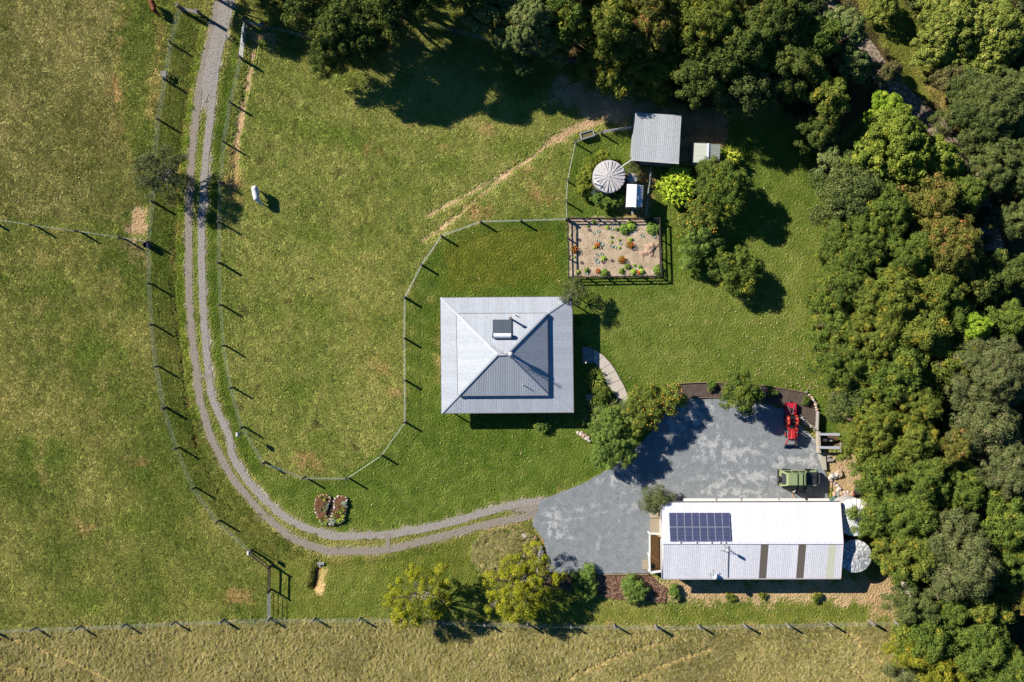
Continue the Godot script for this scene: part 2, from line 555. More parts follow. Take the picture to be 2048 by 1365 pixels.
	# ditches: erosion lines beside the drive and the culvert
	paint([[345, 560], [351, 620], [358, 680], [368, 760], [378, 830], [392, 890], [408, 930], [430, 975], [462, 1020]], 2.6, galb(70, 58, 34), galb(120, 100, 62), 16, 60, 0.9, 0, 0.28)
	paint([[378, 170], [366, 250], [358, 330], [352, 430], [346, 530]], 3, galb(110, 96, 50), galb(150, 128, 80), 30, 120, 0.6, -1, 0.1)
	paint([[637, 1132], [634, 1150], [628, 1178]], 11, galb(70, 56, 36), galb(120, 96, 60), 14, 20, 1.0, 0, 0.55)
	paint([[650, 1140], [643, 1165], [636, 1185]], 13, soil_a, galb(214, 184, 130), 24, 60, 0.95, 0, 0.1)
	# nothing grows under buildings, drive and beds
	for q in [[[881, 596], [1144, 594], [1147, 825], [883, 827]], [[1322, 1004], [1745, 1004], [1745, 1150], [1322, 1158]], [[1264, 225], [1363, 231], [1358, 326], [1264, 319]], [[1136, 436], [1322, 436], [1324, 555], [1138, 555]], yard(), top_bed(), lower_bed()]:
		paint(q, 0, soil_a, soil_b, 20, 0, 0.0, 0)
	# the old spoil heap by the yard
	var c := Vector2(1012, 1108)
	for j in GH:
		for i in GW:
			var u := (X0 + (i + 0.5) * CELL) / S + 1024.0
			var v := (Z0 + (j + 0.5) * CELL) / S + 682.5
			var d := Vector2((u - c.x) / 72.0, (v - c.y) / 52.0).length()
			if d < 1.0:
				HG[j * GW + i] += 0.95 * pow(cos(d * PI * 0.5), 1.3)
	var im := Image.create_from_data(TW, TH, false, Image.FORMAT_RGB8, tex)
	var gm := mat("ground", Color(1, 1, 1), 0.95)
	gm.metallic_specular = 0.15
	gm.albedo_texture = ImageTexture.create_from_image(im)
	var hb := PackedByteArray()
	hb.resize(TW * TH)
	for p in TW * TH:
		var bare := GM[(p / TW / 4) * GW + (p % TW) / 4] == 0
		hb[p] = 128 + ((N3[p] - 128) >> 1) if bare else (N3[p] * 6 + N2[p] * 2) >> 3
	var him := Image.create_from_data(TW, TH, false, Image.FORMAT_L8, hb)
	him.bump_map_to_normal_map(4.0)
	gm.normal_enabled = true
	gm.normal_texture = ImageTexture.create_from_image(him)
	# the sheet
	var xs := [-320.0, -160.0, -90.0]
	for i in GW + 1: xs.append(X0 + i * CELL)
	xs.append_array([90.0, 160.0, 320.0])
	var zs := [-320.0, -160.0, -70.0]
	for j in GH + 1: zs.append(Z0 + j * CELL)
	zs.append_array([70.0, 160.0, 320.0])
	var nx := xs.size()
	var nz := zs.size()
	var V := PackedVector3Array()
	var T := PackedVector2Array()
	for j in nz:
		for i in nx:
			var y := -0.05
			if i >= 3 and i < nx - 3 and j >= 3 and j < nz - 3:
				y = height_at(xs[i] + 0.01, zs[j] + 0.01)
			V.append(Vector3(xs[i], y, zs[j]))
			T.append(Vector2((xs[i] - X0) / 128.0, (zs[j] - Z0) / 85.5))
	var NN := PackedVector3Array()
	NN.resize(nx * nz)
	for j in nz:
		for i in nx:
			var a := V[j * nx + maxi(i - 1, 0)]
			var b := V[j * nx + mini(i + 1, nx - 1)]
			var d := V[maxi(j - 1, 0) * nx + i]
			var e := V[mini(j + 1, nz - 1) * nx + i]
			NN[j * nx + i] = (e - d).cross(b - a).normalized()
	var I := PackedInt32Array()
	for j in nz - 1:
		for i in nx - 1:
			var k := j * nx + i
			I.append_array([k, k + 1, k + nx + 1, k, k + nx + 1, k + nx])
	var arr := []
	arr.resize(Mesh.ARRAY_MAX)
	arr[Mesh.ARRAY_VERTEX] = V
	arr[Mesh.ARRAY_NORMAL] = NN
	arr[Mesh.ARRAY_TEX_UV] = T
	arr[Mesh.ARRAY_INDEX] = I
	var am := ArrayMesh.new()
	am.add_surface_from_arrays(Mesh.PRIMITIVE_TRIANGLES, arr)
	var st := SurfaceTool.new()
	st.create_from(am, 0)
	st.generate_tangents()
	var o := inst("ground", st.commit(), gm, self)
	tag(o, "grassy paddocks and lawns with worn dirt tracks", "ground", "", "structure")

func yard() -> Array:
	return [[1082, 1002], [1120, 985], [1165, 968], [1225, 935], [1260, 905], [1290, 880], [1315, 845], [1340, 815], [1378, 798], [1450, 797], [1500, 803], [1535, 810], [1568, 818], [1580, 836], [1600, 850], [1618, 868], [1637, 884], [1640, 915], [1655, 960], [1657, 1003], [1500, 1008], [1330, 1010], [1318, 1012], [1300, 1040], [1299, 1147], [1180, 1148], [1092, 1149], [1096, 1118], [1088, 1080], [1064, 1050], [1072, 1030]]

func top_bed() -> Array:
	return [[1322, 780], [1350, 769], [1420, 766], [1520, 771], [1600, 783], [1622, 792], [1634, 812], [1636, 860], [1620, 853], [1598, 838], [1570, 815], [1530, 808], [1450, 795], [1380, 796], [1340, 814], [1318, 830]]

func lower_bed() -> Array:
	return [[1088, 1152], [1298, 1151], [1310, 1160], [1335, 1180], [1330, 1206], [1240, 1200], [1190, 1190], [1120, 1178], [1090, 1172]]

func drive_lines() -> Array:
	return [
		[[[440, -30], [430, 40], [412, 110], [400, 170], [391, 235], [382, 330], [378, 400], [377, 455], [378, 600], [387, 700], [394, 755], [400, 800], [420, 872], [440, 912], [466, 958], [510, 1012], [533, 1034], [583, 1077], [650, 1101], [683, 1103], [776, 1100], [883, 1073], [983, 1047], [1050, 1035], [1085, 1022]], 16.5],
		[[[468, -30], [454, 40], [436, 110], [427, 170], [420, 235], [410, 330], [405, 400], [402, 455], [405, 600], [412, 700], [418, 755], [425, 800], [457, 872], [464, 912], [488, 952], [533, 1004], [583, 1043], [650, 1070], [683, 1073], [776, 1070], [883, 1050], [983, 1022], [1050, 1006], [1085, 1004]], 16.5],
		[[[455, -30], [443, 40], [424, 110], [413, 176], [408, 205]], 26.0],
		[[[388, 754], [424, 752]], 9.0],
		[[[776, 1066], [775, 1104]], 11.0],
		[[[1030, 1022], [1086, 1013]], 22.0],
	]


# ---------------------------------------------------------------- plants
func leaf(b: MS, p: Vector3, nrm: Vector3, d: Vector3, L: float, W: float) -> void:
	d = (d - nrm * d.dot(nrm)).normalized()
	var s := nrm.cross(d)
	b.quad(p - d * L * 0.5, p + s * W * 0.5 + nrm * W * 0.12, p + d * L * 0.5, p - s * W * 0.5 + nrm * W * 0.12)

func rdir() -> Vector3:
	while true:
		var q := Vector3(rr(-1, 1), rr(-1, 1), rr(-1, 1))
		if q.length() < 1.0 and q.length() > 0.05:
			return q.normalized()
	return Vector3.UP

func clump(kind: String) -> Mesh:
	if protos.has(kind):
		return protos[kind]
	rng.seed = kind.hash()
	var b := MS.new()
	var P: Array = {"fine": [96, 0.36, 0.13, 0.08, 0.9], "broad": [54, 0.40, 0.24, 0.14, 0.8], "gum": [70, 0.44, 0.22, 0.06, 0.7], "feather": [90, 0.40, 0.17, 0.06, 0.7], "small": [60, 0.24, 0.10, 0.06, 0.9], "wisp": [40, 0.5, 0.17, 0.07, 0.6]}[kind]
	for i in P[0]:
		var d := rdir()
		var r: float = P[1] * rr(0.62, 1.0)
		var p := Vector3(d.x * r, d.y * r * P[4], d.z * r)
		var nrm := (d * 1.0 + rdir() * 0.5 + Vector3.UP * 0.15).normalized()
		var w := rr(0.65, 1.25)
		b.col = Color(w * rr(0.92, 1.12), w, w * rr(0.8, 1.1))
		var k := rr(0.75, 1.25)
		leaf(b, p, nrm, rdir(), P[2] * k, P[3] * k)
	protos[kind] = b.mesh()
	return protos[kind]

func styles() -> Dictionary:
	# clump, tone a, tone b, accent, share of accents, density, limb colour
	return {
		"dark": ["fine", Color(0.069, 0.104, 0.022), Color(0.147, 0.175, 0.036), Color(0.242, 0.233, 0.045), 0.08, 1.0],
		"green": ["fine", Color(0.077, 0.124, 0.022), Color(0.165, 0.208, 0.034), Color(0.295, 0.284, 0.034), 0.08, 1.0],
		"olive": ["fine", Color(0.111, 0.148, 0.022), Color(0.207, 0.230, 0.038), Color(0.364, 0.284, 0.034), 0.10, 1.0],
		"bright": ["broad", Color(0.100, 0.145, 0.022), Color(0.205, 0.250, 0.032), Color(0.32, 0.34, 0.04), 0.1, 0.95],
		"leafy": ["broad", Color(0.095, 0.135, 0.036), Color(0.190, 0.225, 0.068), Color(0.25, 0.27, 0.09), 0.1, 0.9],
		"blue": ["fine", Color(0.074, 0.105, 0.029), Color(0.156, 0.178, 0.049), Color(0.204, 0.209, 0.060), 0.06, 1.05],
		"gum": ["gum", Color(0.090, 0.108, 0.034), Color(0.162, 0.173, 0.060), Color(0.224, 0.194, 0.090), 0.08, 0.95],
		"rust": ["fine", Color(0.117, 0.124, 0.025), Color(0.207, 0.193, 0.038), Color(0.497, 0.235, 0.084), 0.09, 1.0],
		"lime": ["broad", Color(0.179, 0.276, 0.022), Color(0.262, 0.373, 0.034), Color(0.359, 0.414, 0.034), 0.1, 1.0],
		"yellow": ["feather", Color(0.160, 0.179, 0.014), Color(0.362, 0.353, 0.020), Color(0.464, 0.447, 0.030), 0.12, 0.6],
		"golden": ["fine", Color(0.140, 0.160, 0.018), Color(0.260, 0.250, 0.024), Color(0.38, 0.31, 0.03), 0.1, 1.0],
		"citrus": ["small", Color(0.091, 0.130, 0.026), Color(0.202, 0.227, 0.037), Color(0.312, 0.312, 0.044), 0.08, 1.1],
		"garden": ["small", Color(0.081, 0.143, 0.030), Color(0.189, 0.260, 0.050), Color(0.287, 0.322, 0.062), 0.1, 1.1],
		"sparse": ["wisp", Color(0.080, 0.105, 0.034), Color(0.160, 0.180, 0.062), Color(0.2, 0.19, 0.1), 0.1, 1.0],
		"vine": ["broad", Color(0.108, 0.152, 0.025), Color(0.239, 0.262, 0.048), Color(0.348, 0.345, 0.076), 0.12, 0.9],
		"brown": ["fine", Color(0.117, 0.110, 0.040), Color(0.193, 0.172, 0.062), Color(0.248, 0.193, 0.078), 0.1, 0.9],
		"clipped": ["small", Color(0.128, 0.173, 0.024), Color(0.285, 0.307, 0.041), Color(0.390, 0.360, 0.048), 0.1, 1.3],
		"clipped_green": ["small", Color(0.095, 0.167, 0.029), Color(0.203, 0.283, 0.050), Color(0.270, 0.319, 0.060), 0.1, 1.3],
		"silver": ["small", Color(0.276, 0.345, 0.246), Color(0.469, 0.524, 0.381), Color(0.552, 0.580, 0.426), 0.1, 0.9],
	}

func tree(called: String, label: String, u: float, v: float, r: float, h: float, style: String, group := "", category := "tree", limbs_show := false) -> Node3D:
	var st: Array = styles()[style]
	var at := g(u, v, h * 0.72)
	at.y = 0.0
	at.y = minf(height_at(at.x, at.z), 0.0)
	var o := thing(called, at, label, category, group)
	rng.seed = hash(label + called)
	var R := r * S * (1.0 - h * 0.72 / EYE) * 1.1
	var mesh := clump(st[0])
	var small: bool = st[0] == "small"
	var cs := clampf(R / 2.4, 0.5, 1.05) if not small else clampf(R / 1.4, 0.55, 1.25)
	var nl := clampi(int(R * R * 2.3) + 8, 8, 60)
	cs *= rr(0.82, 1.15)
	var ex := rr(0.84, 1.18)
	var sway := Basis(Vector3.UP, rr(0, TAU))
	var density: float = st[5]
	var lobes := []
	var turn := rr(0, TAU)
	for i in nl:
		var q := sqrt((i + 0.5) / nl) * 0.86
		var a := turn + i * 2.39996 + rr(-0.4, 0.4)
		var lr := clampf(R * rr(0.13, 0.34), 0.16, 1.5)
		if R < 1.7: lr = R * rr(0.3, 0.46)
		if limbs_show: lr *= 0.58
		q *= rr(0.86, 1.08)
		var y := h * (1.0 - 0.42 * q * q) - lr * rr(0.8, 1.5) - (rr(0, 0.22) * h if rng.randf() < 0.35 else 0.0)
		lobes.append([sway * Vector3(cos(a) * q * R * ex, maxf(y, lr * 0.6), sin(a) * q * R / ex), lr])
	# limbs
	var b := MS.new()
	var tr := clampf(h * 0.022, 0.02, 0.22)
	var fork := Vector3(rr(-0.1, 0.1) * R, h * 0.38, rr(-0.1, 0.1) * R)
	b.tube([Vector3(0, -0.15, 0), Vector3(0, h * 0.12, 0), fork], [tr * 1.5, tr * 1.05, tr * 0.85], 7)
	for i in range(0, nl, 1 if limbs_show else maxi(1, nl / 8)):
		var e: Vector3 = lobes[i][0]
		var mid := fork.lerp(e, 0.5) + Vector3(rr(-0.2, 0.2), -0.06 * h, rr(-0.2, 0.2)) * (R / 3.0)
		b.tube([fork, mid, e], [tr * 0.6, tr * 0.34, tr * 0.12], 5, false)
		if limbs_show:
			for k in 3:
				var e2: Vector3 = e + rdir() * lobes[i][1] * 1.2
				b.tube([mid.lerp(e, 0.4), e2], [tr * 0.22, tr * 0.06], 4, false)
	var pale := style in ["yellow", "gum", "sparse"]
	part("trunk", b, nmat("pale_bark", alb(150, 138, 124), alb(205, 196, 184), 0.05, 2.0) if pale else nmat("dark_bark", alb(84, 68, 52), alb(128, 108, 86), 0.05, 2.0), o)
	# leaf sprays over every lobe
	var xs := []
	var cc := PackedColorArray()
	var ca: Color = st[1]
	var cb: Color = st[2]
	var ac: Color = st[3]
	var unit: float = (0.24 if small else 0.37) * cs
	for q in lobes:
		var lr: float = q[1]
		var m := maxi(3, int(lr * lr * (3.6 if R > 2.8 else 5.0) / (unit * unit) * density))
		var tone := rng.randf()
		for k in m:
			var d := rdir()
			if d.y < -0.25:
				d.y = -d.y
			var p: Vector3 = q[0] + Vector3(d.x, d.y * 0.85, d.z) * lr * rr(0.72, 1.06)
			var up := (d + Vector3.UP * 0.8).normalized()
			var bs := Basis(Quaternion(Vector3.UP, up)) * Basis(Vector3.UP, rr(0, TAU))
			xs.append(Transform3D(bs.scaled(Vector3.ONE * cs * rr(0.55, 1.25)), p))
			var t := clampf(tone * 0.55 + rng.randf() * 0.55, 0.0, 1.0)
			var c := ca.lerp(cb, t)
			if rng.randf() < float(st[4]):
				c = c.lerp(ac, rr(0.4, 1.0))
			cc.append(c)
	if style == "citrus":
		var fm := MS.new()
		fm.ball(Vector3.ZERO, Vector3.ONE * 0.06, 4, 6)
		var fx := []
		var fc := PackedColorArray()
		for i in int(R * 26.0):
			var q: Array = lobes[rng.randi() % lobes.size()]
			var d := rdir()
			d.y = absf(d.y)
			fx.append(Transform3D(Basis(), q[0] + d * (q[1] + 0.16)))
			fc.append(Color(0.8, 0.3, 0.03).lerp(Color(0.75, 0.42, 0.05), rng.randf()))
		copies("fruit", fm.mesh(), leaf_mat(), fx, fc, o).set_meta("kind", "stuff")
	copies("crown", mesh, leaf_mat(), xs, cc, o).set_meta("kind", "stuff")
	return o

func blade(b: MS, p: Vector3, a: float, lean: float, L: float, W: float, bend := 0.5) -> void:
	var d := Vector3(cos(a), 0, sin(a))
	var s := Vector3(-sin(a), 0, cos(a)) * W * 0.5
	var q := p + d * sin(lean) * L * 0.55 + Vector3.UP * cos(lean) * L * 0.55
	var l2 := lean + bend
	var e := q + d * sin(l2) * L * 0.45 + Vector3.UP * cos(l2) * L * 0.45
	b.quad(p - s, p + s, q + s * 0.8, q - s * 0.8)
	b.tri(q - s * 0.8, q + s * 0.8, e)

func patch(kind: String) -> Mesh:
	if protos.has(kind):
		return protos[kind]
	rng.seed = kind.hash()
	var b := MS.new()
	var P: Array = {"lawn": [150, 0.5, 0.05, 0.036, 50], "paddock": [150, 0.5, 0.08, 0.038, 18], "rough": [70, 0.3, 0.3, 0.028, 5], "straw": [70, 0.4, 0.3, 0.022, 70]}[kind]
	var cen := []
	for i in P[4]:
		var a := rr(0, TAU)
		var r: float = P[1] * sqrt(rng.randf())
		cen.append([Vector3(cos(a) * r, 0, sin(a) * r), rr(0.75, 1.25) if kind == "rough" else rr(0.86, 1.14)])
	for i in P[0]:
		var q: Array = cen[i % cen.size()]
		var sp: float = P[1] * (0.14 if kind == "paddock" else 0.22)
		var p: Vector3 = q[0] + Vector3(rr(-sp, sp), 0, rr(-sp, sp))
		var w: float = q[1] * rr(0.86, 1.16)
		b.col = Color(w * rr(0.95, 1.1), w, w * rr(0.8, 1.05))
		if kind == "rough":
			w = rr(0.6, 1.5)
			b.col = Color(w * rr(0.9, 1.15), w, w * rr(0.75, 1.1))
		if kind == "paddock" and rng.randf() < 0.1:
			b.col = Color(w * 1.5, w * 1.3, w * 1.6) if rng.randf() < 0.6 else Color(w * 0.5, w * 0.55, w * 0.5)
		var lean := rr(0.35, 1.15) if kind != "rough" else rr(0.5, 1.2)
		if kind == "straw": lean = rr(1.3, 1.55)
		blade(b, p, rr(0, TAU) if kind != "rough" else rr(-1.1, 1.1), lean, P[2] * rr(0.6, 1.4), P[3] * rr(0.7, 1.3), 0.4 if kind != "rough" else 0.7)
	protos[kind] = b.mesh()
	return protos[kind]

func build_grass() -> void:
	rng.seed = 77
	var X := {1: [], 2: [], 3: []}
	var C := {1: PackedColorArray(), 2: PackedColorArray(), 3: PackedColorArray()}
	for j in range(0, GH, 3):
		for i in range(0, GW, 3):
			for k in 14:
				var fi := i + rr(0, 3)
				var fj := j + rr(0, 3)
				var kind: int = GM[clampi(int(fj), 0, GH - 1) * GW + clampi(int(fi), 0, GW - 1)]
				if kind == 2 and rng.randf() < 0.5:
					kind = maxi(kind, GM[clampi(int(fj + rr(-3, 4)), 0, GH - 1) * GW + clampi(int(fi), 0, GW - 1)])
				if kind == 0 or (k > 1 and kind == 1) or (k > 2 and kind == 2):
					continue
				var x := X0 + fi * CELL
				var z := Z0 + fj * CELL
				if absf(x) > 59.0 or absf(z) > 40.0:
					continue
				var s := rr(0.75, 1.25)
				for e in [[-0.3, 0.0], [0.3, 0.0], [0.0, -0.3], [0.0, 0.3]]:
					if GM[clampi(int((z + e[1] - Z0) / CELL), 0, GH - 1) * GW + clampi(int((x + e[0] - X0) / CELL), 0, GW - 1)] == 0:
						s = 0.35
				var c := tone_at(x, z) * rr(1.2, 1.42)
				if kind == 3:
					s = rr(0.45, 0.95)
					c = c.lerp(Color(0.50, 0.43, 0.19) if rng.randf() < 0.6 else Color(0.30, 0.30, 0.08), rr(0.2, 0.8))
				var turn := rr(0, TAU)
				if kind == 3: turn = 5.0 * hn.get_noise_2d(x * 0.09, z * 0.09) + rr(-1.5, 1.5)
				X[kind].append(Transform3D(Basis(Vector3.UP, turn).scaled(Vector3(s, s * rr(0.7, 1.2), s)), Vector3(x, height_at(x, z), z)))
				C[kind].append(c)
	# the spoil heap carries long grass too
	for k in 800:
		var a := rr(0, TAU)
		var r := sqrt(rng.randf())
		var p := g(1012 + cos(a) * r * 66, 1108 + sin(a) * r * 48)
		var s := rr(0.8, 1.5)
		X[3].append(Transform3D(Basis(Vector3.UP, rr(0, TAU)).scaled(Vector3(s, s * 1.1, s)), Vector3(p.x, height_at(p.x, p.z), p.z)))
		C[3].append(Color(0.17, 0.18, 0.045).lerp(Color(0.46, 0.37, 0.16), rng.randf()))
	for q in [[1, "lawn", "lawn_grass", "short mown lawn grass round the house"], [2, "paddock", "paddock_grass", "short grazed grass of the paddocks"], [3, "rough", "long_grass", "long dry tussock grass beyond the southern fence and on the heap"]]:
		var o := copies(q[2], patch(q[1]), leaf_mat(), X[q[0]], C[q[0]], self)
		tag(o, q[3], "grass", "", "stuff")
		print(q[2], " ", X[q[0]].size())
	# fallen leaves on the lawns
	var lb := MS.new()
	leaf(lb, Vector3(0, 0.012, 0), Vector3.UP, Vector3.RIGHT, 0.17, 0.1)
	var xs := []
	var cs := PackedColorArray()
	for q in [[1560, 690, 90, 150, 300], [1600, 770, 50, 40, 130], [1400, 690, 150, 80, 90], [1000, 930, 200, 60, 90], [780, 900, 90, 70, 60], [1380, 1225, 300, 20, 120], [900, 300, 250, 120, 90], [1600, 450, 60, 90, 60], [1100, 520, 150, 60, 50], [620, 1030, 120, 70, 40], [120, 200, 110, 170, 90], [100, 380, 150, 50, 60]]:
		for k in q[4]:
			var p := g(q[0] + rng.randfn(0, 0.6) * q[2], q[1] + rng.randfn(0, 0.6) * q[3])
			if GM[clampi(int((p.z - Z0) / CELL), 0, GH - 1) * GW + clampi(int((p.x - X0) / CELL), 0, GW - 1)] == 0:
				continue
			p.y = height_at(p.x, p.z) + rr(0.05, 0.09)
			xs.append(Transform3D((Basis(Vector3.UP, rr(0, TAU)) * Basis(Vector3.RIGHT, rr(-0.4, 0.4))).scaled(Vector3.ONE * rr(0.6, 1.3)), p))
			cs.append(Color(0.36, 0.25, 0.11).lerp(Color(0.52, 0.40, 0.22), rng.randf()))
	tag(copies("fallen_leaves", lb.mesh(), leaf_mat(), xs, cs, self), "tan fallen leaves strewn over the lawns", "leaves", "", "stuff")

func build_undergrowth() -> void:
	rng.seed = 99
	var xs := []
	var cs := PackedColorArray()
	var areas := [[[600, -40], [860, -40], [800, 30], [640, 30]], [[960, -60], [1700, -60], [1720, 170], [1640, 260], [1500, 180], [1340, 170], [1200, 110], [1040, 60]], [[1900, 120], [1760, -60], [2180, -60], [2180, 470], [2060, 500], [1990, 330], [1900, 230]], [[1760, 240], [1900, 300], [1975, 420], [2010, 560], [2180, 620], [2180, 1420], [1840, 1420], [1830, 1200], [1790, 1000], [1750, 880], [1700, 760], [1690, 600], [1740, 470], [1710, 380]]]
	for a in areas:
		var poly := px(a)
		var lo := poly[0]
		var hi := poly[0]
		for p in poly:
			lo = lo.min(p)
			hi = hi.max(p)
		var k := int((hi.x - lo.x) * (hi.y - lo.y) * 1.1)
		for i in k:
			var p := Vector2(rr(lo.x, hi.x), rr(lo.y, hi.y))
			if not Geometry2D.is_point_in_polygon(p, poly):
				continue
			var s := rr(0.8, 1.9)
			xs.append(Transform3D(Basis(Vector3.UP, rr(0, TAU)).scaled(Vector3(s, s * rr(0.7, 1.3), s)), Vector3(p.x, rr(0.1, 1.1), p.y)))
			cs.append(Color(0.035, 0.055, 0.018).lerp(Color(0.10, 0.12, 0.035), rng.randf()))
	tag(copies("undergrowth", clump("broad"), leaf_mat(), xs, cs, self), "low green undergrowth on the forest floor beneath the trees", "undergrowth", "", "stuff")

